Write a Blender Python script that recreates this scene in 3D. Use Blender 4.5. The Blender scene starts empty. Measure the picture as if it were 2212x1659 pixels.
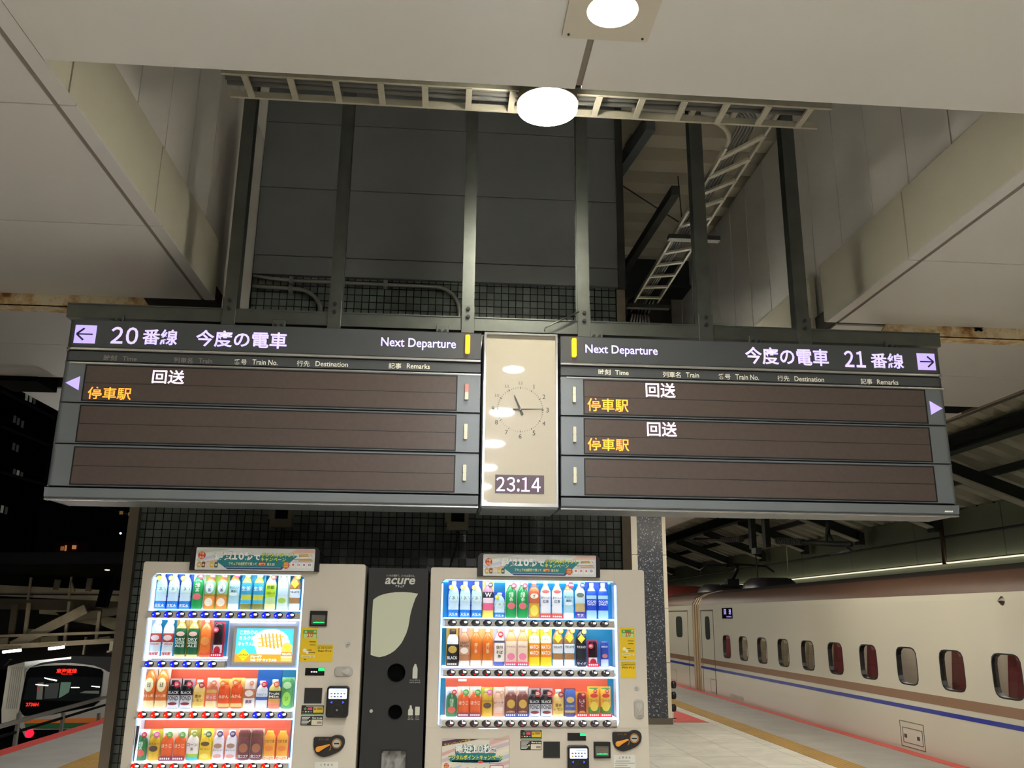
import bpy, math, random
import numpy as np
from mathutils import Vector, Matrix

random.seed(11)
sc = bpy.context.scene
COL = sc.collection
PI = math.pi

# ------------------------------------------------------------------ camera
YAW, PITCH, ROLL, FPX = 0.0762, 0.2618, 0.0098, 1880.0
EYE = np.array([0.0, 0.0, 1.56])
fw = np.array([math.sin(YAW) * math.cos(PITCH), math.cos(YAW) * math.cos(PITCH), math.sin(PITCH)])
r0 = np.array([math.cos(YAW), -math.sin(YAW), 0.0])
u0 = np.cross(r0, fw)
rt = math.cos(ROLL) * r0 + math.sin(ROLL) * u0
up = -math.sin(ROLL) * r0 + math.cos(ROLL) * u0
cd = bpy.data.cameras.new('camera')
cd.sensor_width = 36.0
cd.lens = FPX / 2212.0 * 36.0
cd.clip_end = 400
cd.clip_start = 0.05
cam = bpy.data.objects.new('camera', cd)
COL.objects.link(cam)
m = Matrix.Identity(4)
for i in range(3):
    m[i][0], m[i][1], m[i][2], m[i][3] = rt[i], up[i], -fw[i], EYE[i]
cam.matrix_world = m
sc.camera = cam

# ------------------------------------------------------------------ world (night), exposure
wd = bpy.data.worlds.new('night')
sc.world = wd
wd.use_nodes = True
wd.node_tree.nodes['Background'].inputs[0].default_value = (0.30, 0.36, 0.5, 1)
wd.node_tree.nodes['Background'].inputs[1].default_value = 0.0012
sc.view_settings.view_transform = 'Standard'
sc.view_settings.look = 'None'
sc.view_settings.gamma = 1.0
sc.view_settings.use_curve_mapping = False
sc.view_settings.exposure = 0.0
cy = sc.cycles
cy.max_bounces = 7
cy.use_light_tree = False
cy.diffuse_bounces = 4
cy.glossy_bounces = 3
cy.transmission_bounces = 3
cy.transparent_max_bounces = 8
cy.use_adaptive_sampling = True
cy.adaptive_threshold = 0.03
LAMP_E = 14.0            # radiance of the platform downlight lenses
LAMP_W = 22.0            # light each downlight throws down


def area(name, loc, size, power, rot=(0, 0, 0), color=(1, 1, 1), size_y=None, spread=180, disk=False):
    l = bpy.data.lights.new(name, 'AREA')
    l.spread = math.radians(spread)
    if disk:
        l.shape = 'DISK'
    l.energy = power
    l.color = color
    l.size = size
    if size_y:
        l.shape = 'RECTANGLE'
        l.size_y = size_y
    o = bpy.data.objects.new(name, l)
    o.location = loc
    o.rotation_euler = rot
    COL.objects.link(o)
    return o


# ------------------------------------------------------------------ pixel -> point on a real plane of the station
def ray(x, y):
    return fw + rt * (x - 1106.0) / FPX - up * (y - 829.5) / FPX


def PY(x, y, Y):
    d = ray(x, y)
    p = EYE + d * Y / d[1]
    return float(p[0]), float(p[2])


def PX(x, y, X):
    d = ray(x, y)
    p = EYE + d * X / d[0]
    return float(p[1]), float(p[2])


def PZ(x, y, Z):
    d = ray(x, y)
    p = EYE + d * (Z - 1.56) / d[2]
    return float(p[0]), float(p[1])


def RY(a, b, c, d, Y):
    """photo rectangle -> x0, x1, z0, z1 on the upright plane at depth Y"""
    xm, ym = (a + c) / 2, (b + d) / 2
    return PY(a, ym, Y)[0], PY(c, ym, Y)[0], PY(xm, d, Y)[1], PY(xm, b, Y)[1]


# ------------------------------------------------------------------ materials
def lin(c):
    c = c / 255.0
    return c / 12.92 if c <= 0.04045 else ((c + 0.055) / 1.055) ** 2.4


def rgb(c):
    if isinstance(c, str):
        c = tuple(int(c[i:i + 2], 16) for i in (0, 2, 4))
    return tuple(lin(v) for v in c) + (1.0,)


MATS = {}


def M(name, color, rough=0.5, metal=0.0, emit=0.0, spec=0.5, coat=0.0, noise=0.0, nscale=6.0, bump=0.0, bscale=60.0, ecol=None):
    if name in MATS:
        return MATS[name]
    mt = bpy.data.materials.new(name)
    mt.use_nodes = True
    nt = mt.node_tree
    p = nt.nodes['Principled BSDF']
    c = rgb(color)
    p.inputs['Base Color'].default_value = c
    p.inputs['Roughness'].default_value = rough
    p.inputs['Metallic'].default_value = metal
    p.inputs['Specular IOR Level'].default_value = spec
    p.inputs['Coat Weight'].default_value = coat
    p.inputs['Coat Roughness'].default_value = 0.12 if name == 'ceiling_panel' else 0.03
    if emit:
        p.inputs['Emission Color'].default_value = rgb(ecol) if ecol else c
        p.inputs['Emission Strength'].default_value = emit
        # small signs and LEDs are found by the rays themselves; only real lamps are sampled as lights
        mt.cycles.emission_sampling = 'AUTO' if name in ('lamp_glow', 'bay_lamp_glow', 'machine_light', 'machine_light_bar', 'cyan_led', 'edge_light_glow', 'tube_glow', 'wall_light_strip') else 'NONE'
    if noise or bump:
        tc = nt.nodes.new('ShaderNodeTexCoord')
    if noise:
        n = nt.nodes.new('ShaderNodeTexNoise')
        n.inputs['Scale'].default_value = nscale
        n.inputs['Detail'].default_value = 5
        nt.links.new(tc.outputs['Object'], n.inputs['Vector'])
        mr = nt.nodes.new('ShaderNodeMapRange')
        mr.inputs[1].default_value = 0.3
        mr.inputs[2].default_value = 0.7
        mr.inputs[3].default_value = 1 - noise
        mr.inputs[4].default_value = 1 + noise * 0.5
        nt.links.new(n.outputs['Fac'], mr.inputs[0])
        mx = nt.nodes.new('ShaderNodeMix')
        mx.data_type = 'RGBA'
        mx.blend_type = 'MULTIPLY'
        mx.inputs[0].default_value = 1
        mx.inputs[6].default_value = c
        nt.links.new(mr.outputs[0], mx.inputs[7])
        nt.links.new(mx.outputs[2], p.inputs['Base Color'])
    if bump:
        n2 = nt.nodes.new('ShaderNodeTexNoise')
        n2.inputs['Scale'].default_value = bscale
        nt.links.new(tc.outputs['Object'], n2.inputs['Vector'])
        b = nt.nodes.new('ShaderNodeBump')
        b.inputs['Strength'].default_value = bump
        b.inputs['Distance'].default_value = 0.01
        nt.links.new(n2.outputs['Fac'], b.inputs['Height'])
        nt.links.new(b.outputs[0], p.inputs['Normal'])
    MATS[name] = mt
    return mt


def C(hexcol, rough=0.45, emit=0.0):
    """plain print / plastic colour"""
    return M('print_%s_%g_%g' % (hexcol, rough, emit), hexcol, rough, emit=emit)


def glass_mat(name, tint=(1, 1, 1), refl=0.05):
    if name in MATS:
        return MATS[name]
    mt = bpy.data.materials.new(name)
    mt.use_nodes = True
    nt = mt.node_tree
    nt.nodes.remove(nt.nodes['Principled BSDF'])
    out = nt.nodes['Material Output']
    t = nt.nodes.new('ShaderNodeBsdfTransparent')
    t.inputs[0].default_value = tint + (1,)
    g = nt.nodes.new('ShaderNodeBsdfGlossy')
    g.inputs['Roughness'].default_value = 0.02
    fr = nt.nodes.new('ShaderNodeFresnel')
    fr.inputs[0].default_value = 1.45
    mx = nt.nodes.new('ShaderNodeMixShader')
    nt.links.new(fr.outputs[0], mx.inputs[0])
    nt.links.new(t.outputs[0], mx.inputs[1])
    nt.links.new(g.outputs[0], mx.inputs[2])
    nt.links.new(mx.outputs[0], out.inputs[0])
    MATS[name] = mt
    return mt


def grid_mat(name, tile, mortar, size, gap, rough, axes=(0, 2), var=0.25, bump=0.6, moff=(0.0, 0.0), tilt=0.0, wear=0.0):
    """square tiles: brick texture without offset on two object axes"""
    mt = bpy.data.materials.new(name)
    mt.use_nodes = True
    nt = mt.node_tree
    p = nt.nodes['Principled BSDF']
    tc = nt.nodes.new('ShaderNodeTexCoord')
    sp = nt.nodes.new('ShaderNodeSeparateXYZ')
    cb = nt.nodes.new('ShaderNodeCombineXYZ')
    nt.links.new(tc.outputs['Object'], sp.inputs[0])
    nt.links.new(sp.outputs[axes[0]], cb.inputs[0])
    nt.links.new(sp.outputs[axes[1]], cb.inputs[1])
    br = nt.nodes.new('ShaderNodeTexBrick')
    br.offset = 0.0
    br.squash = 1.0
    br.inputs['Scale'].default_value = 1.0
    br.inputs['Mortar Size'].default_value = gap
    br.inputs['Mortar Smooth'].default_value = 0.2
    br.inputs['Bias'].default_value = 0.0
    br.inputs['Brick Width'].default_value = size[0]
    br.inputs['Row Height'].default_value = size[1]
    c = rgb(tile)
    br.inputs['Color1'].default_value = tuple(v * (1 - var) for v in c[:3]) + (1,)
    br.inputs['Color2'].default_value = tuple(v * (1 + var) for v in c[:3]) + (1,)
    br.inputs['Mortar'].default_value = rgb(mortar)
    mp = nt.nodes.new('ShaderNodeMapping')
    mp.inputs['Location'].default_value = (moff[0], moff[1], 0)
    nt.links.new(cb.outputs[0], mp.inputs[0])
    nt.links.new(mp.outputs[0], br.inputs['Vector'])
    nt.links.new(br.outputs['Color'], p.inputs['Base Color'])
    if wear:
        nz = nt.nodes.new('ShaderNodeTexNoise')
        nz.inputs['Scale'].default_value = 1.6
        nz.inputs['Detail'].default_value = 7
        nz.inputs['Roughness'].default_value = 0.65
        nz.inputs['Distortion'].default_value = 1.2
        nt.links.new(tc.outputs['Object'], nz.inputs['Vector'])
        mr = nt.nodes.new('ShaderNodeMapRange')
        mr.inputs[1].default_value = 0.35
        mr.inputs[2].default_value = 0.65
        mr.inputs[3].default_value = 1 - wear
        mr.inputs[4].default_value = 1 + wear * 0.3
        nt.links.new(nz.outputs['Fac'], mr.inputs[0])
        mxw = nt.nodes.new('ShaderNodeMix')
        mxw.data_type = 'RGBA'
        mxw.blend_type = 'MULTIPLY'
        mxw.inputs[0].default_value = 1
        nt.links.new(br.outputs['Color'], mxw.inputs[6])
        nt.links.new(mr.outputs[0], mxw.inputs[7])
        nt.links.new(mxw.outputs[2], p.inputs['Base Color'])
    p.inputs['Roughness'].default_value = rough
    inv = nt.nodes.new('ShaderNodeMath')
    inv.operation = 'SUBTRACT'
    inv.inputs[0].default_value = 1.0
    nt.links.new(br.outputs['Fac'], inv.inputs[1])
    b = nt.nodes.new('ShaderNodeBump')
    b.inputs['Strength'].default_value = bump
    b.inputs['Distance'].default_value = 0.003
    nt.links.new(inv.outputs[0], b.inputs['Height'])
    if tilt:
        # every tile is laid a hair out of true
        fl = nt.nodes.new('ShaderNodeVectorMath')
        fl.operation = 'DIVIDE'
        fl.inputs[1].default_value = (size[0], size[1], 1)
        nt.links.new(mp.outputs[0], fl.inputs[0])
        f2 = nt.nodes.new('ShaderNodeVectorMath')
        f2.operation = 'FLOOR'
        nt.links.new(fl.outputs[0], f2.inputs[0])
        wn = nt.nodes.new('ShaderNodeTexWhiteNoise')
        wn.noise_dimensions = '3D'
        nt.links.new(f2.outputs[0], wn.inputs['Vector'])
        sb = nt.nodes.new('ShaderNodeVectorMath')
        sb.operation = 'SUBTRACT'
        sb.inputs[1].default_value = (0.5, 0.5, 0.5)
        nt.links.new(wn.outputs['Color'], sb.inputs[0])
        sl = nt.nodes.new('ShaderNodeVectorMath')
        sl.operation = 'SCALE'
        sl.inputs['Scale'].default_value = tilt
        nt.links.new(sb.outputs[0], sl.inputs[0])
        ad = nt.nodes.new('ShaderNodeVectorMath')
        ad.operation = 'ADD'
        nt.links.new(b.outputs[0], ad.inputs[0])
        nt.links.new(sl.outputs[0], ad.inputs[1])
        nm = nt.nodes.new('ShaderNodeVectorMath')
        nm.operation = 'NORMALIZE'
        nt.links.new(ad.outputs[0], nm.inputs[0])
        nt.links.new(nm.outputs[0], p.inputs['Normal'])
    else:
        nt.links.new(b.outputs[0], p.inputs['Normal'])
    return mt


# ------------------------------------------------------------------ text
_TX = {}


def glyphs(s, bold=0.0):
    k = (s, bold)
    if k in _TX:
        return _TX[k]
    if any(ch.isdigit() for ch in s) and (all(ch in '0123456789:' for ch in s) or any(ord(ch) > 0x2fff for ch in s)) and len(s) > 1:
        # upright sign numerals set one by one
        v, f, x = [], [], 0.0
        for ch in s:
            num = ch in '0123456789:'
            gv, gf, a, b, c, d = glyphs(chr(ord(ch) + 0xfee0) if num else ch, bold)
            dx = x + 0.07 - a if num else x
            n = len(v)
            v += [(p + dx, q) for p, q in gv]
            f += [tuple(i + n for i in t) for t in gf]
            x += (b - a) + 0.13 if num else 1.0
        xs, ys = [q[0] for q in v], [q[1] for q in v]
        _TX[k] = (v, f, min(xs), max(xs), min(ys), max(ys))
        return _TX[k]
    cu = bpy.data.curves.new('lettering', 'FONT')
    cu.body = s
    cu.size = 1.0
    cu.resolution_u = 3
    cu.offset = bold
    o = bpy.data.objects.new('lettering', cu)
    COL.objects.link(o)
    dg = bpy.context.evaluated_depsgraph_get()
    me = bpy.data.meshes.new_from_object(o.evaluated_get(dg))
    v = [(q.co.x, q.co.y) for q in me.vertices]
    f = [tuple(p.vertices) for p in me.polygons]
    bpy.data.meshes.remove(me)
    bpy.data.objects.remove(o)
    bpy.data.curves.remove(cu)
    xs = [q[0] for q in v] or [0, 1]
    ys = [q[1] for q in v] or [0, 1]
    _TX[k] = (v, f, min(xs), max(xs), min(ys), max(ys))
    return _TX[k]


# ------------------------------------------------------------------ mesh builder
ORG = {}
HASKIDS = {}


class MB:
    def __init__(s):
        s.v, s.f, s.mi, s.sm, s.mats = [], [], [], [], []

    def slot(s, mt):
        if mt not in s.mats:
            s.mats.append(mt)
        return s.mats.index(mt)

    def add(s, vs, fs, mt, smooth=False):
        b = len(s.v)
        s.v.extend(tuple(float(c) for c in q) for q in vs)
        k = s.slot(mt)
        for f in fs:
            s.f.append(tuple(b + i for i in f))
            s.mi.append(k)
            s.sm.append(smooth)
        return s

    def box(s, x0, x1, y0, y1, z0, z1, mt):
        x0, x1 = min(x0, x1), max(x0, x1)
        y0, y1 = min(y0, y1), max(y0, y1)
        z0, z1 = min(z0, z1), max(z0, z1)
        v = [(x, y, z) for z in (z0, z1) for y in (y0, y1) for x in (x0, x1)]
        return s.add(v, [(0, 2, 3, 1), (4, 5, 7, 6), (0, 1, 5, 4), (2, 6, 7, 3), (0, 4, 6, 2), (1, 3, 7, 5)], mt)

    def prism(s, pts, y0, y1, mt, smooth=False):
        """outline in x,z (counter-clockwise seen from -y) with front at y0, back at y1"""
        a = sum(pts[i][0] * pts[(i + 1) % len(pts)][1] - pts[(i + 1) % len(pts)][0] * pts[i][1] for i in range(len(pts)))
        if a < 0:
            pts = pts[::-1]
        n = len(pts)
        v = [(x, y0, z) for x, z in pts] + [(x, y1, z) for x, z in pts]
        s.add(v, [tuple(range(n)), tuple(range(2 * n - 1, n - 1, -1))], mt)
        k = len(s.v) - 2 * n
        mi = s.slot(mt)
        for i in range(n):
            j = (i + 1) % n
            s.f.append((k + i, k + n + i, k + n + j, k + j))
            s.mi.append(mi)
            s.sm.append(smooth)
        return s

    def prismx(s, pts, x0, x1, mt, smooth=False):
        """outline in y,z swept along x"""
        n = len(pts)
        v = [(x0, y, z) for y, z in pts] + [(x1, y, z) for y, z in pts]
        f = [tuple(range(n)), tuple(range(2 * n - 1, n - 1, -1))] + [(i, (i + 1) % n, n + (i + 1) % n, n + i) for i in range(n)]
        return s.add(v, f, mt, smooth)

    def sweepy(s, pts, y0, y1, mt, smooth=True, caps=True):
        """open profile in x,z swept along y"""
        n = len(pts)
        v = [(x, y0, z) for x, z in pts] + [(x, y1, z) for x, z in pts]
        f = [(i, i + 1, n + i + 1, n + i) for i in range(n - 1)]
        if caps:
            f += [tuple(range(n - 1, -1, -1)), tuple(range(n, 2 * n))]
        return s.add(v, f, mt, smooth)

    def plate(s, x0, x1, z0, z1, y, mt, th=0.002):
        return s.box(x0, x1, y, y + th, z0, z1, mt)

    def rplate(s, x0, x1, z0, z1, r, y0, y1, mt, n=5):
        return s.prism(rrect(x0, x1, z0, z1, r, n), y0, y1, mt)

    def disc(s, x, z, r, y0, y1, mt, n=20, rz=None):
        rz = rz or r
        return s.prism([(x + r * math.cos(2 * PI * i / n), z + rz * math.sin(2 * PI * i / n)) for i in range(n)], y0, y1, mt)

    def ring(s, x, z, ri, ro, y0, y1, mt, n=28):
        o = [(x + ro * math.cos(2 * PI * i / n), z + ro * math.sin(2 * PI * i / n)) for i in range(n)]
        q = [(x + ri * math.cos(2 * PI * i / n), z + ri * math.sin(2 * PI * i / n)) for i in range(n)]
        return s.loops(o, q, y0, y1, mt)

    def loops(s, o, q, y0, y1, mt):
        n = len(o)
        v = [(a, y0, b) for a, b in o] + [(a, y0, b) for a, b in q] + [(a, y1, b) for a, b in o] + [(a, y1, b) for a, b in q]
        f = []
        for i in range(n):
            j = (i + 1) % n
            f += [(i, j, n + j, n + i), (n + i, n + j, 3 * n + j, 3 * n + i), (2 * n + i, 3 * n + i, 3 * n + j, 2 * n + j), (i, 2 * n + i, 2 * n + j, j)]
        return s.add(v, f, mt)

    def frame(s, a, b, y0, y1, mt, ra=0.0, rb=0.0):
        """rectangular ring: a, b = (x0,x1,z0,z1) outer and inner"""
        return s.loops(rrect(*a, max(ra, 1e-4), 4), rrect(*b, max(rb, 1e-4), 4), y0, y1, mt)

    def cyl(s, a, b, r, mt, n=10, r2=None, smooth=True):
        a, b = Vector(a), Vector(b)
        r2 = r if r2 is None else r2
        d = (b - a).normalized()
        t = Vector((0, 0, 1)) if abs(d.z) < 0.9 else Vector((1, 0, 0))
        p = d.cross(t).normalized()
        q = d.cross(p)
        v = []
        for c, rr in ((a, r), (b, r2)):
            for i in range(n):
                w = 2 * PI * i / n
                v.append(c + p * rr * math.cos(w) + q * rr * math.sin(w))
        s.add(v, [(i, n + i, n + (i + 1) % n, (i + 1) % n) for i in range(n)], mt, smooth)
        k = len(s.v) - 2 * n
        mi = s.slot(mt)
        s.f += [tuple(k + i for i in range(n)), tuple(k + 2 * n - 1 - i for i in range(n))]
        s.mi += [mi, mi]
        s.sm += [False, False]
        return s

    def tube(s, path, r, mt, n=8):
        path = [Vector(p) for p in path]
        prev = None
        v = []
        N = len(path)
        for i, c in enumerate(path):
            d = (path[min(i + 1, N - 1)] - path[max(i - 1, 0)]).normalized()
            if prev is None:
                t = Vector((0, 0, 1)) if abs(d.z) < 0.9 else Vector((1, 0, 0))
                p = d.cross(t).normalized()
            else:
                p = (prev - d * prev.dot(d)).normalized()
            prev = p
            q = d.cross(p)
            for k in range(n):
                w = 2 * PI * k / n
                v.append(c + p * r * math.cos(w) + q * r * math.sin(w))
        f = [(i * n + k, (i + 1) * n + k, (i + 1) * n + (k + 1) % n, i * n + (k + 1) % n) for i in range(N - 1) for k in range(n)]
        f += [tuple(range(n)), tuple((N - 1) * n + n - 1 - k for k in range(n))]
        return s.add(v, f, mt, True)

    def beam(s, a, b, w, h, mt):
        """square bar between two points, w sideways and h upright"""
        a, b = Vector(a), Vector(b)
        d = (b - a).normalized()
        t = Vector((0, 0, 1)) if abs(d.z) < 0.95 else Vector((0, 1, 0))
        p = d.cross(t).normalized() * w / 2
        q = p.normalized().cross(d) * h / 2
        v = [c + i * p + j * q for c in (a, b) for i, j in ((-1, -1), (1, -1), (1, 1), (-1, 1))]
        return s.add(v, [(0, 1, 2, 3), (7, 6, 5, 4), (0, 4, 5, 1), (1, 5, 6, 2), (2, 6, 7, 3), (3, 7, 4, 0)], mt)

    def lathe(s, x, y, z0, prof, mt, n=14, flat=1.0, close=True):
        v = []
        for r, z in prof:
            for i in range(n):
                w = 2 * PI * i / n
                v.append((x + r * math.cos(w), y + flat * r * math.sin(w), z0 + z))
        K = len(prof)
        f = [(k * n + i, k * n + (i + 1) % n, (k + 1) * n + (i + 1) % n, (k + 1) * n + i) for k in range(K - 1) for i in range(n)]
        s.add(v, f, mt, True)
        if close:
            b = len(s.v) - K * n
            mi = s.slot(mt)
            s.f += [tuple(b + n - 1 - i for i in range(n)), tuple(b + (K - 1) * n + i for i in range(n))]
            s.mi += [mi, mi]
            s.sm += [False, False]
        return s

    def text(s, t, x0, x1, z0, z1, y, mt, bold=0.0, keep=False, wrap=None, shear=0.0, rot=None):
        """lettering stretched to fill the rectangle, facing -y; keep = keep letter proportions and centre"""
        v, f, a, b, c, d = glyphs(t, bold)
        if not f:
            return s
        sx, sz = (x1 - x0) / (b - a), (z1 - z0) / (d - c)
        ox, oz = x0, z0
        if keep:
            k = min(sx, sz)
            ox = (x0 + x1) / 2 - k * (b - a) / 2
            oz = (z0 + z1) / 2 - k * (d - c) / 2
            sx = sz = k
        pts = []
        for px, pz in v:
            X, Z = ox + (px - a) * sx, oz + (pz - c) * sz
            X += shear * (Z - (z0 + z1) / 2)
            if rot:
                ca, sa, cx, cz = math.cos(rot[0]), math.sin(rot[0]), rot[1], rot[2]
                X, Z = cx + (X - cx) * ca - (Z - cz) * sa, cz + (X - cx) * sa + (Z - cz) * ca
            Y = y
            if wrap:
                xc, yc, r, fl = wrap
                Y = yc - fl * math.sqrt(max(r * r - (X - xc) ** 2, (0.25 * r) ** 2)) - 0.0008
            pts.append((X, Y, Z))
        return s.add(pts, f, mt)

    def build(s, name, parent=None, bevel=0.0, seg=2):
        me = bpy.data.meshes.new(name)
        off = ORG[parent] if parent is not None else (0, 0, 0)
        me.from_pydata([(a - off[0], b - off[1], c - off[2]) for a, b, c in s.v], [], s.f)
        for q in s.mats:
            me.materials.append(q)
        me.polygons.foreach_set('material_index', s.mi)
        me.polygons.foreach_set('use_smooth', s.sm)
        me.update()
        o = bpy.data.objects.new(name, me)
        COL.objects.link(o)
        if parent is not None:
            o.parent = parent
        ORG[o] = off
        if bevel:
            md = o.modifiers.new('edges', 'BEVEL')
            md.width = bevel
            md.segments = seg
            md.limit_method = 'ANGLE'
            md.angle_limit = math.radians(40)
        return o


def rrect(x0, x1, z0, z1, r, n=5):
    p = []
    r = min(r, (x1 - x0) / 2, (z1 - z0) / 2)
    for cx, cz, a in ((x1 - r, z0 + r, -PI / 2), (x1 - r, z1 - r, 0), (x0 + r, z1 - r, PI / 2), (x0 + r, z0 + r, PI)):
        for i in range(n + 1):
            w = a + PI / 2 * i / n
            p.append((cx + r * math.cos(w), cz + r * math.sin(w)))
    return p


def thing(name, label, cat, loc, group=None):
    o = bpy.data.objects.new(name, None)
    o.empty_display_size = 0.05
    o.location = loc
    COL.objects.link(o)
    ORG[o] = tuple(loc)
    return tag(o, label, cat, group)


def tag(o, label, cat, group=None):
    o['label'] = label
    o['category'] = cat
    if group:
        o['group'] = group
    return o


def struct(o):
    o['kind'] = 'structure'
    return o


def part_label(o, t):
    o['label'] = t
    return o

# ------------------------------------------------------------------ shared materials
PANEL = M('ceiling_panel', (209, 209, 209), 0.3, spec=0.5, coat=0.2, noise=0.04, nscale=1.2)
GAPD = M('panel_gap', (38, 34, 32), 0.8)
GROV = M('panel_groove', (122, 114, 108), 0.7)
FASC = M('fascia_metal', (204, 200, 182), 0.42, spec=0.4, noise=0.05, nscale=2)
WPAN = M('white_wall_panel', (238, 235, 231), 0.45, noise=0.05, nscale=1.5)
DARKP = M('dark_wall_panel', (112, 116, 119), 0.55, noise=0.08, nscale=3)
STEEL = M('painted_steel', (104, 108, 104), 0.4, 0.85, noise=0.15, nscale=9)
STEELD = M('dark_steel', (52, 54, 53), 0.5, 0.3, noise=0.15, nscale=8)
STAIN = M('stainless_trim', (150, 140, 130), 0.3, 0.8, noise=0.06)
BLACK = M('black_void', (6, 6, 6), 0.9, spec=0.1)
LADD = M('ladder_cream', (158, 154, 140), 0.45, noise=0.12, nscale=14)
CABLE = M('grey_cable', (92, 92, 90), 0.5)
BLKC = M('black_cable', (22, 22, 23), 0.45)
LAMPG = M('lamp_glow', (255, 246, 214), 0.4, emit=LAMP_E)

# ================================================================== THE SETTING
# ---- platform
tile = grid_mat('platform_tile', (206, 201, 186), (156, 150, 136), (0.60, 0.60), 0.006, 0.34, axes=(0, 1), var=0.06, bump=0.15, wear=0.22)
conc = M('platform_concrete', (150, 146, 138), 0.5, noise=0.14, nscale=2.5, bump=0.1, bscale=80)
redp = M('red_edge_paint', (196, 74, 66), 0.5, noise=0.12, nscale=8)
yelp = grid_mat('tactile_yellow', (196, 152, 62), (150, 116, 50), (0.06, 0.06), 0.02, 0.5, axes=(0, 1), var=0.05, bump=0.8, wear=0.2)
struct(MB().box(-3.5, 4.38, -14, 48, -0.3, 0, tile).build('floor'))
struct(MB().box(4.7, 5.72, -14, 48, -0.3, 0, conc).build('floor'))
struct(MB().box(-4.88, -3.93, -14, 48, -0.3, 0, conc).build('floor'))
struct(MB().box(4.38, 4.7, -14, 48, -0.3, 0.004, yelp).build('trim_1'))
struct(MB().box(-3.93, -3.5, -14, 48, -0.3, 0.004, yelp).build('trim_2'))
struct(MB().box(5.72, 5.88, -14, 48, -0.3, 0.003, redp).build('trim_3'))
struct(MB().box(-5.09, -4.88, -14, 48, -0.3, 0.003, redp).build('trim_4'))
struct(MB().box(-5.0, 5.8, -14, 48, -1.5, -0.3, M('platform_side', (58, 56, 54), 0.8)).build('wall_platform_side'))
# red painted stop mark on the floor
mk = MB().prism([(3.66, 0), (4.22, 0), (4.16, 1.9)], 0, 0.002, redp)
mk.v = [(x, 14.21 + z, 0.003 - y) for x, y, z in mk.v]
struct(mk.build('trim_5'))
wm = MB().box(3.62, 3.84, 14.7, 14.82, 0.0, 0.006, C('DCD8D0', 0.5)).box(3.72, 3.84, 14.7, 15.3, 0.0, 0.006, C('DCD8D0', 0.5))
struct(wm.build('trim_6'))
TRK = M('track_bed', (46, 43, 40), 0.9, noise=0.3, nscale=30)
struct(MB().box(-9.2, -5.0, -6, 60, -1.6, -1.45, TRK).box(5.8, 10.2, -6, 60, -1.6, -1.45, TRK).build('floor_track_bed'))
struct(MB().box(-60, -9.2, -6, 90, -4.5, -4.0, TRK).build('floor_lower_yard'))

# ---- soffit ceiling with the open bay between its two fascias
g = MB()
def panels(x0, x1, ys):
    for a, b in zip(ys[:-1], ys[1:]):
        g.box(x0, x1, a + 0.004, b - 0.004, 3.4, 3.411, PANEL)
YS = [-14.0, -8.0, -5.2, -4.18, -3.15, -2.12, -1.09, -0.06, 0.97, 2.0, 3.01, 4.06, 5.10]
panels(-3.66, -1.505, YS)
panels(-1.485, -1.423, YS)
YR = YS[:-3] + [3.03, 4.09, 5.10]
panels(2.43 + 0.055, 4.70, YR)
panels(2.399, 2.462, YR)
Y2 = [5.14, 6.14, 7.06]
panels(-3.66, -1.9, Y2)
panels(2.485, 4.70, [5.14, 6.22, 7.17])
Y3 = [7.42, 10.5, 13.6, 16.7, 19.8, 22.9, 26, 30]
panels(-3.66, -1.9, Y3)
panels(1.3, 4.70, Y3)
struct(g.build('ceiling'))
g = MB()
g.box(-1.42, 0.425, -14, 2.728, 3.4, 3.417, PANEL).box(0.447, 2.395, -14, 2.728, 3.4, 3.417, PANEL)
struct(g.build('ceiling'))
g = MB()
g.box(-3.64, -1.43, -14, 7.05, 3.412, 3.5, GAPD).box(2.42, 4.68, -14, 7.16, 3.412, 3.5, GAPD)
g.box(-1.40, 2.38, -14, 2.71, 3.418, 3.5, GAPD)
g.box(-3.64, -1.92, 7.42, 30, 3.412, 3.5, GAPD).box(1.32, 4.68, 7.42, 30, 3.412, 3.5, GAPD)
g.box(-3.66, -3.3, 7.05, 7.42, 3.36, 3.5, BLACK).box(4.0, 4.66, 7.17, 7.42, 3.40, 3.5, BLACK)
g.box(-1.506, -1.484, -8, 5.10, 3.405, 3.413, GROV).box(2.461, 2.486, -8, 5.10, 3.405, 3.413, GROV).box(0.424, 0.448, -8, 2.71, 3.404, 3.419, GROV)
struct(g.build('ceiling_backing'))
# upper fascia of the bay, in lengths
for nm, xa, xb, zt, ys in (('trim_7', -1.462, -1.424, 3.775, [2.0, 2.94, 3.937, 5.10]), ('trim_8', 2.40, 2.438, 3.795, [2.0, 3.05, 4.078, 5.13])):
    g = MB()
    for a, b in zip(ys[:-1], ys[1:]):
        g.box(xa, xb, a + 0.006, b - 0.006, 3.4115, zt, FASC)
    g.box(xa + 0.008, xb - 0.008, 2.0, ys[-1] - 0.01, 3.44, zt - 0.01, GAPD)
    struct(g.build(nm))
struct(MB().box(2.40, 2.438, 5.30, 9.2, 3.4115, 3.795, FASC).build('trim_9'))
# white wall panels standing back above the fascias
for nm, xa, xb, y_end, first in (('wall_bay_west', -1.53, -1.466, 5.33, 2.05), ('wall_bay_east', 2.46, 2.52, 9.0, 2.06)):
    g = MB()
    y = first
    while y < y_end:
        g.box(xa, xb, y + 0.005, min(y + 0.4065, y_end) - 0.005, 3.44, 5.12, WPAN)
        y += 0.4065
    g.box(xa + 0.01, xb - 0.01, first, y_end, 3.44, 5.1, GAPD)
    struct(g.build(nm))
struct(MB().box(-1.36, -1.27, 5.02, 5.36, 3.0, 4.62, WPAN).box(-1.47, -1.27, 5.31, 5.36, 3.0, 5.12, WPAN).build('wall_bay_return'))
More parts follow.
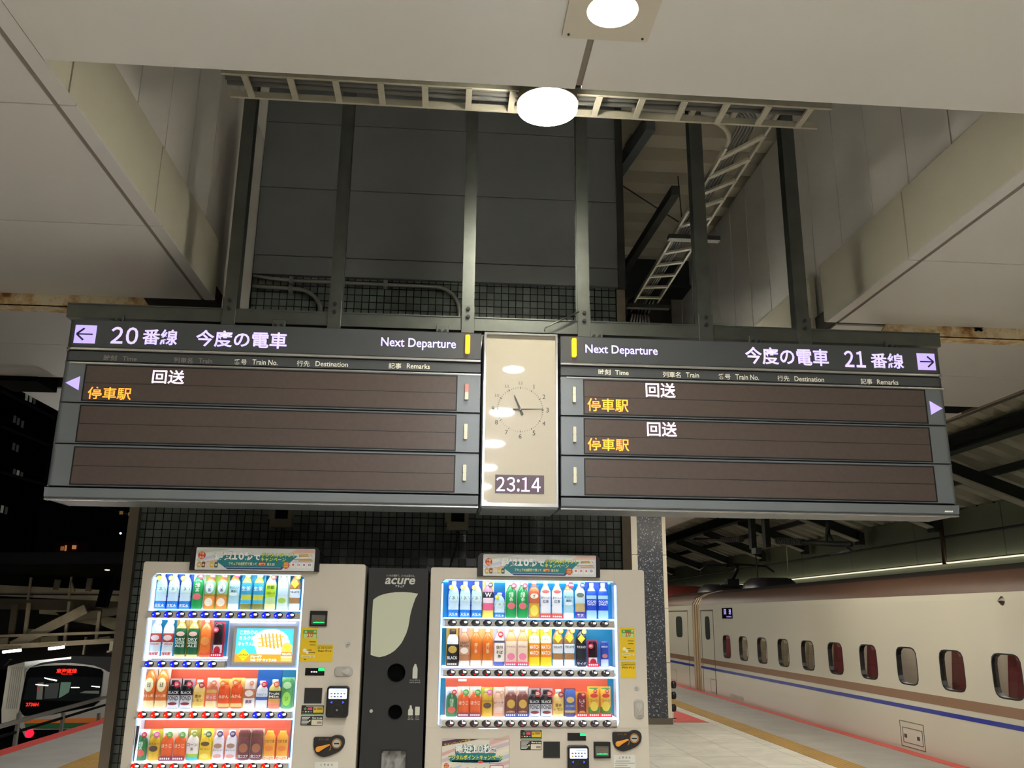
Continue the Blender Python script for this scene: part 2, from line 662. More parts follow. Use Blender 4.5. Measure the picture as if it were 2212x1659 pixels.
# roof over the bay and the slab edges above
struct(MB().box(-1.6, 1.2, 2.0, 5.6, 5.12, 5.25, M('bay_roof', (196, 194, 190), 0.7)).box(1.2, 2.6, 2.0, 5.55, 5.12, 5.25, M('bay_roof', (196, 194, 190), 0.7)).build('ceiling_bay'))  # unseen roof, coloured pale to bounce light onto the bay walls

# ---- back wall: dark mosaic tile with dark panels over it
mosaic = grid_mat('dark_mosaic', (98, 106, 103), (22, 24, 24), (0.0475, 0.0475), 0.003, 0.16, var=0.22, bump=0.7, tilt=0.05)
g = MB()
g.box(-1.79, 1.095, 5.35, 9.4, 0, 3.672, mosaic)
struct(g.build('wall_back'))
g = MB()
zz = [3.672, 3.805, 4.288, 4.772, 5.12]
for a, b in zip(zz[:-1], zz[1:]):
    g.box(-1.27, 1.105, 5.325, 5.37, a + 0.003, b - 0.003, DARKP)
g.box(-1.27, 1.10, 5.34, 9.4, 3.68, 5.12, BLACK)
g.box(1.105, 1.15, 5.30, 5.36, 3.66, 5.12, STEELD)
struct(g.build('wall_back_upper'))
struct(MB().box(-1.845, -1.79, 5.30, 5.42, 0, 3.4, STAIN).build('trim_11'))
struct(MB().box(1.095, 1.15, 5.33, 5.40, 0, 3.66, M('stone_trim', (120, 108, 94), 0.5, noise=0.15, nscale=20)).build('trim_12'))

# ---- folded roof deck beyond the bay and its cross beam
deck = M('roof_deck', (206, 198, 182), 0.5, noise=0.06, nscale=2)
g = MB()
pts = []
y = 5.5
while y < 13:
    pts += [(y, 5.16), (y + 0.18, 5.16), (y + 0.21, 5.36), (y + 0.36, 5.36)]
    y += 0.38
v = [(1.15, a, b) for a, b in pts] + [(2.6, a, b) for a, b in pts]
n = len(pts)
g.add(v, [(i, i + 1, n + i + 1, n + i) for i in range(n - 1)], deck)
struct(g.build('ceiling_deck'))
struct(MB().box(1.1, 2.46, 8.25, 8.5, 4.86, 5.3, M('green_beam', (36, 46, 46), 0.5)).box(1.1, 2.46, 8.2, 8.55, 4.84, 4.87, M('green_beam', (36, 46, 46), 0.5)).build('trim_13'))
struct(MB().box(1.9, 2.6, 9.2, 9.4, 2.8, 5.1, M('brown_wall', (74, 66, 60), 0.7)).box(1.1, 1.9, 12.9, 13.1, 2.8, 5.1, M('brown_wall', (74, 66, 60), 0.7)).build('wall_far_bay'))

# ================================================================== things of the bay
# hanging frame: six posts bolted to one rail
fr = thing('board_support', 'dark steel frame of six posts and a long rail carrying the departure boards', 'steel frame', (0.38, 4.31, 2.985))
xr = [-1.12, -0.59, 0.094, 0.703, 1.354, 1.89]
ends = [-1.915] + xr + [2.645]
g = MB()
for a, b in zip(ends[:-1], ends[1:]):
    g.box(a + (0.03 if a in xr else 0), b - (0.03 if b in xr else 0), 4.285, 4.345, 2.992, 3.062, STEEL)
    g.box(a + (0.03 if a in xr else 0), b - (0.03 if b in xr else 0), 4.28, 4.35, 3.060, 3.066, STEEL)
g.build('rail', fr)
for x in xr:
    w = 0.032 if x < 1.2 else 0.036
    g = MB()
    g.box(x - w, x + w, 4.29, 4.296, 3.0, 5.12, STEEL).box(x - w, x + w, 4.354, 4.36, 3.0, 5.12, STEEL)
    g.box(x - 0.004, x + 0.004, 4.296, 4.354, 3.0, 5.12, STEEL)
    p = g.build('post', fr)
    MB().box(x - w - 0.002, x + w + 0.002, 4.276, 4.284, 2.965, 3.125, STEEL).build('gusset_plate', p, 0.002)
    g = MB()
    for z in (3.105, 3.062):
        g.cyl((x, 4.264, z), (x, 4.277, z), 0.011, STEELD, 6, smooth=False)
        g.cyl((x, 4.260, z), (x, 4.266, z), 0.006, STEELD, 8)
    g.build('bolt', p)
br = [PY(254, 688, 4.27)[0], PY(603, 693, 4.27)[0], PY(956, 705, 4.27)[0], PY(1288, 716, 4.27)[0], PY(1630, 728, 4.27)[0], PY(1925, 742, 4.27)[0]]
for x in br:
    p = MB().box(x - 0.033, x + 0.033, 4.262, 4.284, 2.9515, 3.008, STEEL).build('hanger_bracket', fr, 0.003)
    g = MB()
    for dx in (-0.015, 0.015):
        g.cyl((x + dx, 4.25, 2.974), (x + dx, 4.263, 2.974), 0.009, STEELD, 6, smooth=False)
    g.build('bolt', p)
a, b, c = PY(1176, 716, 4.25), PY(1177, 708, 4.25), PY(1251, 673, 4.25)
g = MB().tube([(a[0], 4.25, a[1]), (b[0], 4.25, b[1]), (c[0], 4.25, c[1])], 0.004, STEEL)
tag(g.build('stay_rod'), 'thin bent metal rod slanting from the clock top to a post', 'rod')

# downlights
pl = thing('ceiling_downlight', 'round ceiling downlight set in a square white plate at the picture top', 'light', (0.478, 2.29, 3.4))
lp = M('lamp_plate', (196, 190, 178), 0.4)
xa, xb, ya, yb = 0.337, 0.62, 2.148, 2.432
g = MB().loops(rrect(xa, xb, ya, yb, 0.004, 7), [(0.478 + 0.08 * math.cos(-PI / 2 + 2 * PI * (i - 3.5) / 32 + PI / 4), 2.29 + 0.08 * math.sin(-PI / 2 + 2 * PI * (i - 3.5) / 32 + PI / 4)) for i in range(32)], 0.0, 0.012, lp)
g.v = [(x, z, 3.388 + y) for x, y, z in g.v]
g.build('mounting_plate', pl)
g = MB().cyl((0.478, 2.29, 3.392), (0.478, 2.29, 3.399), 0.079, LAMPG, 32)
g.build('lens', pl)
area('downlight_beam', (0.478, 2.29, 3.384), 0.15, LAMP_W * 1.4, (0, 0, 0), (1.0, 0.98, 0.945), None, 150, True)
g = MB()
for x in (xa + 0.02, xb - 0.02):
    for yq in (ya + 0.02, yb - 0.02):
        g.cyl((x, yq, 3.384), (x, yq, 3.389), 0.004, STEELD, 8)
g.build('screw', pl)

def downlight(x, y, z, r, label, group=None, power=1.0, spread=125):
    t = thing('platform_downlight', label, 'light', (x, y, z), group)
    g = MB()
    g.lathe(x, y, z, [(r * 1.03, -0.003), (r * 1.04, 0.012), (r * 0.95, 0.07), (r * 0.5, 0.09), (r * 0.2, 0.10)], M('lamp_housing', (120, 116, 104), 0.4, 0.4), 36)
    g.build('housing', t)
    d = 0.006 if power else 0.028
    MB().cyl((x, y, z - d), (x, y, z - 0.001), r, LAMPG if power else M('bay_lamp_glow', (255, 248, 226), 0.4, emit=175.0), 36).build('lens', t)
    if not power:
        return t
    area('downlight_beam', (x, y, z - 0.012), r * 2, LAMP_W * power, (0, 0, 0), (1.0, 0.98, 0.945), None, spread, True)
    return t

t = downlight(0.412, 3.452, 3.80, 0.134, 'bright round downlight hanging in the open ceiling bay under the cable ladder', None, 0.0, 172)
MB().cyl((0.412, 3.452, 3.82), (0.412, 3.452, 5.12), 0.012, STEELD, 8).build('stem', t)
downlight(1.95, 6.5, 3.42, 0.134, 'round downlight hidden behind the right board by the pale wall panels', None, 0.0)
for k, y in enumerate((1.1, -0.1, -1.3, -2.5, -3.7, -4.9)):
    downlight(0.475, y, 3.392, 0.10, 'ceiling downlight of the row over the platform in front of the boards', 'ceiling downlights out of the frame', 1.5, 180)
for x in (-2.6, 0.475, 3.6):
    for y in (-6.4, -7.8, -9.2, -10.6):
        downlight(x, y, 3.392, 0.10, 'ceiling downlight of the rows far along the platform behind the viewer', 'ceiling downlights out of the frame', 0.8)
for x in (-2.6, 3.6):
    for y in (2.2, 1.0, -0.2, -1.4, -2.6, -3.8, -5.0):
        downlight(x, y, 3.392, 0.10, 'ceiling downlight of the side rows over the platform edge', 'ceiling downlights out of the frame', 0.6)
for x, ys in ((3.3, (9.2, 11.8, 14.6, 17.4, 21.0, 25)), (-2.7, (9.2, 12.2, 15.4, 19))):
    for y in ys:
        downlight(x, y, 3.392, 0.10, 'ceiling downlight of the far row behind the departure boards', 'ceiling downlights behind the boards', 1.7 if x > 0 else 1.6, 180)

# cable ladders
def ladder(name, label, a, b, c, d, rungs, z, rail=0.014):
    """side rails a-b and c-d in plan at height z"""
    t = thing(name, label, 'cable ladder', (a[0], a[1], z))
    for p, q in ((a, b), (c, d)):
        MB().beam((p[0], p[1], z), (q[0], q[1], z), rail, 0.032, LADD).build('side_rail', t)
    for i in range(rungs):
        u = (i + 0.5) / rungs
        MB().beam((a[0] + (b[0] - a[0]) * u, a[1] + (b[1] - a[1]) * u, z - 0.012), (c[0] + (d[0] - c[0]) * u, c[1] + (d[1] - c[1]) * u, z - 0.012), 0.028, 0.014, LADD).build('rung', t)
    return t
t = ladder('cable_ladder', 'long cream cable ladder crossing the bay behind the round lamp', (-1.05, 3.485), (1.77, 3.505), (-1.05, 3.665), (1.77, 3.675), 14, 3.905)
for k, y in enumerate((3.53, 3.56, 3.60)):
    MB().tube([(-1.05, y, 3.925), (0.2, y + 0.01, 3.92), (1.7, y, 3.925)], 0.013, CABLE).build('cable', t)
t = ladder('cable_ladder', 'pale cable ladder running back through the bay toward the folded roof deck', (1.445, 4.06), (1.46, 6.42), (1.60, 3.80), (1.645, 6.42), 11, 4.0)
q = []
for k in range(9):
    w = PI / 2 * k / 8
    q.append((1.20 + 0.245 * math.sin(w), 3.80 + 0.26 * (1 - math.cos(w)), 4.0))
MB().tube([(0.3, 3.80, 4.0)] + q, 0.014, LADD).build('side_rail', t)
MB().tube([(0.3, 3.64, 4.0), (1.55, 3.64, 4.0), (1.6, 3.70, 4.0), (1.60, 3.82, 4.0)], 0.014, LADD).build('side_rail', t)
for x in (0.55, 0.88, 1.17, 1.38):
    MB().beam((x, 3.64, 3.99), (x, 3.80, 3.99), 0.028, 0.014, LADD).build('rung', t)
for k in range(6):
    o = 0.017 * k
    q = [(0.3, 3.67 + o, 4.012)]
    for i in range(7):
        w = PI / 2 * i / 6
        q.append((1.30 + (0.24 - o) * math.sin(w), 3.67 + o + (0.24 - o) * (1 - math.cos(w)), 4.012))
    q += [(1.545 - o, 5.0, 4.012), (1.56 - o, 6.7, 4.012)]
    MB().tube(q, 0.0075, CABLE, 6).build('cable', t)
for y, w in ((5.1, 0.24), (6.4, 0.24)):
    MB().box(1.40, 1.40 + w + 0.1, y, y + 0.05, 3.94, 3.97, STEELD).build('cross_bearer', t)
g = MB()
for k in range(7):
    w = 0.012 * k
    g.tube([(1.47 + 0.024 * k, 6.40, 4.02), (1.45 + 0.03 * k, 6.50 + w, 4.03), (1.44 + 0.03 * k, 6.62 + w, 3.98), (1.44 + 0.03 * k, 6.66, 3.90), (1.45 + 0.026 * k, 6.58, 3.86), (1.46 + 0.02 * k, 6.50, 3.92)], 0.015, BLKC, 6)
tag(g.build('cable_bundle'), 'black coil of cables hanging at the far end of the cable ladder', 'cables')
# raking struts and rod under the roof deck
g = MB().beam((1.24, 5.45, 4.62), (1.26, 5.9, 5.0), 0.06, 0.08, STEEL)
a, b = PY(1345, 605, 6.2), PY(1500, 300, 6.2)
tag(MB().beam((1.62, 8.0, 4.75), (1.60, 5.6, 4.55), 0.06, 0.07, STEELD).build('steel_strut'), 'dark steel strut running back under the striped roof deck', 'strut')
tag(MB().beam((1.17, 7.4, 5.06), (1.42, 5.55, 5.06), 0.07, 0.12, M('grey_beam', (92, 98, 104), 0.45)).build('roof_beam'), 'grey sloped beam beside the dark wall under the striped roof deck', 'beam')
tag(MB().cyl((1.2, 6.2, 4.98), (1.9, 6.5, 4.72), 0.006, STEELD, 6).cyl((1.9, 6.5, 4.72), (1.88, 6.5, 5.16), 0.005, STEELD, 6).build('tie_rod'), 'thin tie rod slanting across the striped roof deck', 'rod')

# conduits on the tiled wall
COND = M('conduit', (150, 152, 148), 0.3, 0.8)
def bend(x, z, r, n=6):
    return [(x + r * math.sin(PI / 2 * i / n), 5.315, z - r * (1 - math.cos(PI / 2 * i / n))) for i in range(n + 1)]
c1 = [(-1.262, 5.315, 3.655), (-1.15, 5.315, 3.640), (-1.0, 5.315, 3.632)] + bend(-0.10, 3.625, 0.16) + [(0.06, 5.315, 3.2)]
c2 = [(-1.262, 5.315, 3.585), (-1.15, 5.315, 3.580)] + bend(-0.98, 3.575, 0.16) + [(-0.82, 5.315, 3.2)]
t = thing('conduit_pipe', 'long thin metal conduit crossing the tiled wall above the boards', 'pipe', (-1.262, 5.315, 3.2))
MB().tube(c1, 0.013, COND).build('tube', t)
for x in (-1.02, -0.42):
    MB().box(x - 0.012, x + 0.012, 5.30, 5.335, 3.605, 3.655, COND).build('pipe_clip', t)
t = thing('conduit_pipe', 'short lower metal conduit bending down the tiled wall', 'pipe', (-1.262, 5.315, 3.2))
MB().tube(c2, 0.013, COND).build('tube', t)
MB().box(-1.032, -1.008, 5.30, 5.335, 3.55, 3.60, COND).build('pipe_clip', t)

# rusty steel channels under the soffit ends
def rust_mat():
    mt = bpy.data.materials.new('rusty_white_paint')
    mt.use_nodes = True
    nt = mt.node_tree
    p = nt.nodes['Principled BSDF']
    tc = nt.nodes.new('ShaderNodeTexCoord')
    n1 = nt.nodes.new('ShaderNodeTexNoise')
    n1.inputs['Scale'].default_value = 7
    n1.inputs['Detail'].default_value = 8
    n1.inputs['Roughness'].default_value = 0.7
    nt.links.new(tc.outputs['Object'], n1.inputs['Vector'])
    cr = nt.nodes.new('ShaderNodeValToRGB')
    cr.color_ramp.elements[0].position = 0.44
    cr.color_ramp.elements[0].color = rgb((222, 208, 178))
    cr.color_ramp.elements[1].position = 0.66
    cr.color_ramp.elements[1].color = rgb((120, 78, 40))
    e = cr.color_ramp.elements.new(0.56)
    e.color = rgb((190, 156, 104))
    nt.links.new(n1.outputs['Fac'], cr.inputs[0])
    nt.links.new(cr.outputs[0], p.inputs['Base Color'])
    p.inputs['Roughness'].default_value = 0.6
    return mt
RUST = rust_mat()
for x0, x1, lab, s in ((-4.4, -1.79, 'rusty white steel channel under the ceiling above the board for track 20', 1), (2.74, 4.7, 'rusty white steel channel with a black cross above the board for track 21', -1)):
    t = thing('steel_channel', lab, 'steel channel', ((x0 + x1) / 2, 5.12, 3.32))
    g = MB()
    e0, e1 = (x0, x1 - 0.08) if s > 0 else (x0 + 0.08, x1)
    g.prism([(x0, 3.325), (x1, 3.325), (e1, 3.43), (e0, 3.43)], 5.10, 5.125, RUST)
    g.box(x0, x1, 5.10, 5.20, 3.322, 3.332, RUST)
    g.build('channel', t)
    if s < 0:
        a = PY(2115, 710, 5.09)
        g = MB()
        for k in (-0.7, 0.7):
            ca, sa = math.cos(k), math.sin(k)
            g.prism([(a[0] + u * ca - v_ * sa, a[1] + 0.6 * (u * sa + v_ * ca)) for u, v_ in ((-0.032, -0.011), (0.032, -0.011), (0.032, 0.011), (-0.032, 0.011))], 5.092, 5.10, BLACK)
        g.build('cross_clip', t)

# wall boxes under the boards
for k, (x0, x1, x2, x3, lab) in enumerate(((585, 632, 594, 621, 'grey framed wall box with dark window above the screen vending machine'), (966, 1012, 974, 1004, 'grey framed wall box with dark window above the recycling bin'))):
    zb = PY((x0 + x1) / 2, 1140 + 6 * k, 5.3)[1]
    X0, X1 = PY(x0, 1120, 5.3)[0], PY(x1, 1120, 5.3)[0]
    t = thing('wall_box', lab, 'wall box', ((X0 + X1) / 2, 5.35, zb))
    g = MB().frame((X0, X1, zb, zb + 0.42), (X0 + 0.024, X1 - 0.024, zb + 0.05, zb + 0.38), 5.27, 5.35, M('box_grey', (118, 112, 98), 0.5), 0.006, 0.003)
    g.build('case', t)
    MB().box(X0 + 0.022, X1 - 0.022, 5.30, 5.345, zb + 0.045, zb + 0.385, M('dark_window', (20, 23, 30), 0.15)).build('window_glass', t)
    MB().box(X0 - 0.012, X0, 5.29, 5.34, zb + 0.05, zb + 0.13, M('box_grey', (118, 112, 98), 0.5)).build('hinge', t)
    if k:
        MB().box(X1 - 0.02, X1 - 0.013, 5.268, 5.271, zb + 0.107, zb + 0.114, M('red_led', (255, 30, 20), emit=3)).build('indicator', t)
    g = MB().tube([((X0 + X1) / 2, 5.335, zb), ((X0 + X1) / 2 - 0.005, 5.335, zb - 0.1), ((X0 + X1) / 2 - 0.05 * k, 5.335, zb - 0.25), ((X0 + X1) / 2 - 0.08 * k, 5.335, zb - 0.5)], 0.006, BLKC, 6)
    g.build('cable', t)

# ================================================================== departure boards
BG = M('board_grey', (122, 129, 137), 0.42, 0.25, noise=0.05, nscale=5)
BGD = M('board_gap', (16, 17, 19), 0.5)
HEADP = M('header_panel', (76, 80, 85), 0.36, 0.1)
LIP = M('board_lip', (190, 190, 190), 0.25, 0.7)
LED = M('led_panel', (90, 80, 77), 0.32, spec=0.35, noise=0.08, nscale=40)
VIO = M('sign_violet', (190, 172, 255), emit=0.9)
VIOT = M('sign_violet_text', (206, 192, 255), emit=1.0)
LEDW = M('led_white', (255, 226, 255), emit=1.9)
LEDO = M('led_orange', (255, 150, 40), emit=2.0, ecol=(255, 138, 48))
PALE = M('print_pale', (232, 230, 214), 0.5, emit=0.25)
FADE = M('print_faded', (150, 146, 142), 0.5)
AMB = M('amber_lens', (255, 190, 40), 0.25, emit=1.5, ecol=(255, 176, 30))
IVO = M('ivory_lens', (222, 220, 196), 0.3)
PINKL = M('pink_lens', (236, 120, 110), 0.3, emit=0.35)
YB = 4.2

def T(mb, s, px, mt, Y, bold=0.0, **k):
    x0, x1, z0, z1 = RY(*px, Y)
    return mb.text(s, x0, x1, z0, z1, Y, mt, bold, **k)

def board(xa, xb, side, label):
    """side = -1: arrows at the west end; +1: arrows at the east end"""
    t = thing('departure_board', label, 'departure board', ((xa + xb) / 2, YB, 2.07))
    g = MB()
    g.box(xa + 0.004, xb - 0.004, YB + 0.03, YB + 0.30, 2.08, 2.94, BGD)
    g.box(xa + 0.01, xb - 0.01, YB + 0.29, YB + 0.32, 2.08, 2.94, BG)
    g.build('cabinet', t)
    def face(z0, z1, nm, mt, y=0.0, th=0.06):
        # outer end rounded, inner end square
        r = 0.028
        pts = []
        for i in range(7):
            w = PI / 2 * i / 6
            pts.append((r - r * math.sin(w), r - r * math.cos(w)))
        a, b = (xa, xb)
        if side < 0:
            prof = [(b, YB + th), (b, YB + y)] + [(a + px, YB + y + py) for px, py in pts[::-1]][::-1]
            prof = [(b, YB + th), (b, YB + y), (a + r, YB + y)] + [(a + r - r * math.sin(PI / 2 * i / 6), YB + y + r - r * math.cos(PI / 2 * i / 6)) for i in range(1, 7)] + [(a, YB + 0.28), (a + 0.02, YB + 0.28), (a + 0.02, YB + th)]
        else:
            prof = [(a, YB + th), (a, YB + y), (b - r, YB + y)] + [(b - r + r * math.sin(PI / 2 * i / 6), YB + y + r - r * math.cos(PI / 2 * i / 6)) for i in range(1, 7)] + [(b, YB + 0.28), (b - 0.02, YB + 0.28), (b - 0.02, YB + th)]
        n = len(prof)
        gg = MB()
        v = [(px, py, z0) for px, py in prof] + [(px, py, z1) for px, py in prof]
        f = [(i, (i + 1) % n, n + (i + 1) % n, n + i) for i in range(n)] + [tuple(range(n)), tuple(range(2 * n - 1, n - 1, -1))]
        gg.add(v, f, mt)
        return gg.build(nm, t, 0.0025)
    hp = face(2.812, 2.95, 'header_panel', HEADP)
    face(2.796, 2.808, 'silver_lip', LIP, -0.006)
    sp = face(2.742, 2.79, 'heading_strip', HEADP, 0.002)
    dxa, dxb = (-1.744, 0.042) if side < 0 else (0.686, 2.468)
    rows = ((2.537, 2.736, 2.548, 2.718), (2.337, 2.530, 2.347, 2.517), (2.134, 2.330, 2.144, 2.315))
    for k, (z0, z1, d0, d1) in enumerate(rows):
        rp = face(z0, z1, 'row_panel', BG)
        if k == 0:
            MB().box(xa + 0.03, xb, YB - 0.004, YB + 0.01, 2.7275, 2.735, LIP).build('row_lip', rp)
        q = MB()
        q.frame((dxa - 0.006, dxb + 0.006, d0 - 0.006, d1 + 0.006), (dxa, dxb, d0, d1), YB - 0.0025, YB - 0.0003, BGD)
        zm = (d0 + d1) / 2
        q.box(dxa, dxb, YB - 0.0012, YB - 0.0002, d0, zm - 0.0015, LED).box(dxa, dxb, YB - 0.0012, YB - 0.0002, zm + 0.0015, d1, LED)
        q.box(dxa, dxb, YB - 0.0006, YB - 0.0001, d0, d1, BGD)
        s = q.build('led_screen', rp)
    bt = MB()
    bt.prismx([(YB + 0.0, 2.125), (YB + 0.004, 2.085), (YB + 0.02, 2.074), (YB + 0.30, 2.074), (YB + 0.30, 2.125)], xa - 0.0, xb + 0.0, BG)
    bt.build('bottom_trim', t, 0.002)
    MB().box(xa, xb, YB + 0.006, YB + 0.03, 2.068, 2.0745, LIP).build('bottom_lip', t)
    return t

bl = board(-1.858, 0.163, -1, 'long departure board for track 20 with arrows pointing to its outer end')
brd = board(0.566, 2.582, 1, 'long departure board for track 21 showing two lit service rows')
def on_board(t, header, heads, faded, rows, tri, bars, bigbar, mark=None):
    y = YB - 0.0015
    for s, px, b in header:
        T(MB(), s, px, VIOT, y, b).build('header_lettering', t)
    for i, (s, px) in enumerate(heads):
        T(MB(), s, px, FADE if i in faded else PALE, YB - 0.001, 0.012).build('heading_lettering', t)
    for s, px, mt in rows:
        T(MB(), s, px, mt, YB - 0.003, 0.01).build('led_lettering', t)
    g = MB()
    pts = [PY(a, b, YB) for a, b in tri]
    g.prism(pts, YB - 0.004, YB + 0.001, VIO)
    g.build('triangle_marker', t)
    for px, mt, mt2 in bars:
        x0, x1, z0, z1 = RY(*px, YB)
        g = MB()
        zm = (z0 + z1) / 2
        g.rplate(x0, x1, zm, z1, 0.004, YB - 0.016, YB + 0.001, mt).rplate(x0, x1, z0, zm, 0.004, YB - 0.016, YB + 0.001, mt2)
        g.build('status_lens', t)
    x0, x1, z0, z1 = RY(*bigbar, YB)
    MB().rplate(x0, x1, z0, z1, 0.006, YB - 0.02, YB + 0.001, AMB).build('amber_lens', t)

def arrow_box(t, px, sgn):
    x0, x1, z0, z1 = RY(*px, YB)
    g = MB().box(x0, x1, YB - 0.003, YB + 0.001, z0, z1, VIO)
    g.build('arrow_sign', t)
    cx, cz, w = (x0 + x1) / 2, (z0 + z1) / 2, (x1 - x0)
    D = M('arrow_dark', (60, 54, 84), 0.5)
    g = MB()
    y0, y1 = YB - 0.0042, YB - 0.003
    g.box(cx - 0.36 * w, cx + 0.36 * w, y0, y1, cz - 0.035 * w, cz + 0.035 * w, D)
    for k in (1, -1):
        tip = (cx + sgn * 0.40 * w, cz)
        e = (cx + sgn * 0.06 * w, cz + k * 0.30 * w)
        dx, dz = e[0] - tip[0], e[1] - tip[1]
        L = math.hypot(dx, dz)
        nx, nz = -dz / L * 0.045 * w, dx / L * 0.045 * w
        g.prism([(tip[0] + nx, tip[1] + nz), (e[0] + nx, e[1] + nz), (e[0] - nx, e[1] - nz), (tip[0] - nx, tip[1] - nz)], y0 - 0.0001 * k, y1, D)
    g.build('arrow', t)

on_board(bl,
    [('20', (239.5, 706.5, 298.6, 743.4), 0.02), ('番線', (307.4, 711, 384, 745), 0.02), ('今度の電車', (422.7, 715, 620, 751), 0.02), ('Next Departure', (823, 731, 985, 756), 0.012)],
    [('時刻', (224, 767, 252, 780)), ('Time', (264.6, 770, 295.6, 780)), ('列車名', (375.4, 772.3, 416, 784.7)), ('Train', (429, 774.4, 458.7, 784.7)),
     ('番号', (505.4, 776, 533, 788)), ('Train No.', (545, 777, 600, 788.3)), ('行先', (641, 779, 669, 792)), ('Destination', (681.5, 781, 752, 792)),
     ('記事', (839.5, 784, 867, 796.6)), ('Remarks', (878.8, 785.6, 928.7, 796.6))], (0, 1, 2, 3),
    [('回送', (329, 799.5, 398.4, 829), LEDW), ('停車駅', (189.3, 836.4, 283.8, 863), LEDO)],
    [(142, 827), (173, 813.4), (169.5, 843)],
    [((1004, 831, 1011.7, 864.5), PINKL, IVO), ((1002, 916.8, 1009.4, 950), IVO, IVO), ((999.6, 1004.8, 1007, 1039.4), IVO, IVO)],
    (1005, 725.7, 1015, 764.7))
arrow_box(bl, (161.5, 702.8, 207.5, 741.6), -1)
on_board(brd,
    [('Next Departure', (1264.6, 746.5, 1420.6, 770), 0.012), ('今度の電車', (1609.7, 751.4, 1789.5, 788.5), 0.02), ('21', (1823.6, 758, 1869, 793.4), 0.02), ('番線', (1880.8, 763, 1952, 795.7), 0.02)],
    [('時刻', (1292.6, 797.5, 1319, 809.7)), ('Time', (1329, 800, 1358, 810)), ('列車名', (1431.8, 803, 1470.3, 815.6)), ('Train', (1481.7, 804.8, 1510, 815.6)),
     ('番号', (1551.7, 807.5, 1578, 819.7)), ('Train No.', (1588.8, 809, 1639.3, 820.5)), ('行先', (1679.4, 811.4, 1705, 823.3)), ('Destination', (1716.2, 813.6, 1779.9, 824.4)),
     ('記事', (1859.3, 817.8, 1884.2, 830.2)), ('Remarks', (1894.7, 820.3, 1940.3, 830.8))], (),
    [('回送', (1394.9, 827.3, 1458.9, 858.5), LEDW), ('停車駅', (1269, 861, 1357.7, 889.4), LEDO), ('回送', (1397.9, 911.4, 1462, 943), LEDW), ('停車駅', (1269.5, 947, 1359, 974), LEDO)],
    [(2007.6, 866.8), (2035, 882.6), (2011.5, 895.8)],
    [((1236.4, 836.8, 1243.2, 870), IVO, IVO), ((1237, 923, 1243.9, 956), IVO, IVO), ((1237.8, 1010, 1244.6, 1044), IVO, IVO)],
    (1234.8, 733, 1244.3, 772))
arrow_box(brd, (1981.5, 764, 2019.5, 799.5), 1)
a = RY(2040, 1101.5, 2058, 1106.5, YB)
g = MB()
for k in range(5):
    x = a[0] + (a[1] - a[0]) * k / 5
    g.prism([(x, a[2]), (x + 0.007, a[2]), (x + 0.0095, a[2] + 0.009 - 0.001 * (k % 2)), (x + 0.003, a[2] + 0.007)], YB - 0.003, YB, PALE)
g.build('maker_mark', brd)

# clock panel between the boards
cl = thing('platform_clock', 'cream clock panel with round dial and a digital time readout between the boards', 'clock', (0.363, YB, 2.07))
CREAM = M('clock_cream', (184, 178, 162), 0.35, spec=0.4, coat=1.0)
MB().box(0.172, 0.556, YB + 0.02, YB + 0.30, 2.075, 2.945, BG).build('cabinet', cl, 0.003)
MB().frame((0.178, 0.55, 2.075, 2.953), (0.188, 0.540, 2.092, 2.944), YB - 0.014, YB + 0.05, LIP, 0.002, 0.002).build('frame', cl)
cf = MB().prismx([(YB + 0.003, 2.945), (YB - 0.012, 2.09), (YB + 0.03, 2.09), (YB + 0.03, 2.945)], 0.187, 0.541, CREAM).build('face', cl)
g = MB().prismx([(YB - 0.012, 2.092), (YB + 0.006, 2.066), (YB + 0.30, 2.066), (YB + 0.30, 2.092)], 0.18, 0.548, BG)
g.build('bottom_trim', cl)
cx, cz = PY(1123.7, 885.2, YB)
INK = M('dial_ink', (70, 68, 62), 0.5)
g = MB()
for k in range(60):
    w = PI / 2 - 2 * PI * k / 60
    big = k % 5 == 0
    r1, r2, h = (0.1075, 0.1165, 0.0014) if big else (0.110, 0.1145, 0.0006)
    ca, sa = math.cos(w), math.sin(w)
    g.prism([(cx + r1 * ca - h * sa, cz + r1 * sa + h * ca), (cx + r1 * ca + h * sa, cz + r1 * sa - h * ca), (cx + r2 * ca + h * sa, cz + r2 * sa - h * ca), (cx + r2 * ca - h * sa, cz + r2 * sa + h * ca)], YB - 0.0078, YB - 0.002, INK)
g.build('dial_marking', cl)
g = MB()
for k in range(1, 13):
    w = PI / 2 - 2 * PI * k / 12
    x, z = cx + 0.136 * math.cos(w), cz + 0.136 * math.sin(w)
    wd_ = 0.022 if k > 9 else 0.014
    g.text(str(k), x - wd_ / 2, x + wd_ / 2, z - 0.012, z + 0.012, YB - 0.0080, INK, keep=True)
g.build('numeral_lettering', cl)
for nm, w, L, tl, wid, yy in (('hour_hand', PI / 2 - 2 * PI * (11 + 14 / 60) / 12, 0.077, 0.030, 0.0040, 0.009), ('minute_hand', PI / 2 - 2 * PI * (14.6) / 60, 0.114, 0.036, 0.0030, 0.011)):
    ca, sa = math.cos(w), math.sin(w)
    g = MB()
    g.prism([(cx - tl * ca - 1.4 * wid * sa, cz - tl * sa + 1.4 * wid * ca), (cx - tl * ca + 1.4 * wid * sa, cz - tl * sa - 1.4 * wid * ca), (cx + L * ca + 0.5 * wid * sa, cz + L * sa - 0.5 * wid * ca), (cx + L * ca - 0.5 * wid * sa, cz + L * sa + 0.5 * wid * ca)], YB - yy - 0.001, YB - yy, INK)
    g.build(nm, cl)
MB().disc(cx, cz, 0.003, YB - 0.013, YB - 0.004, LIP, 12).build('hand_pin', cl)
x0, x1, z0, z1 = RY(1069.3, 1027, 1174.8, 1066.9, YB)
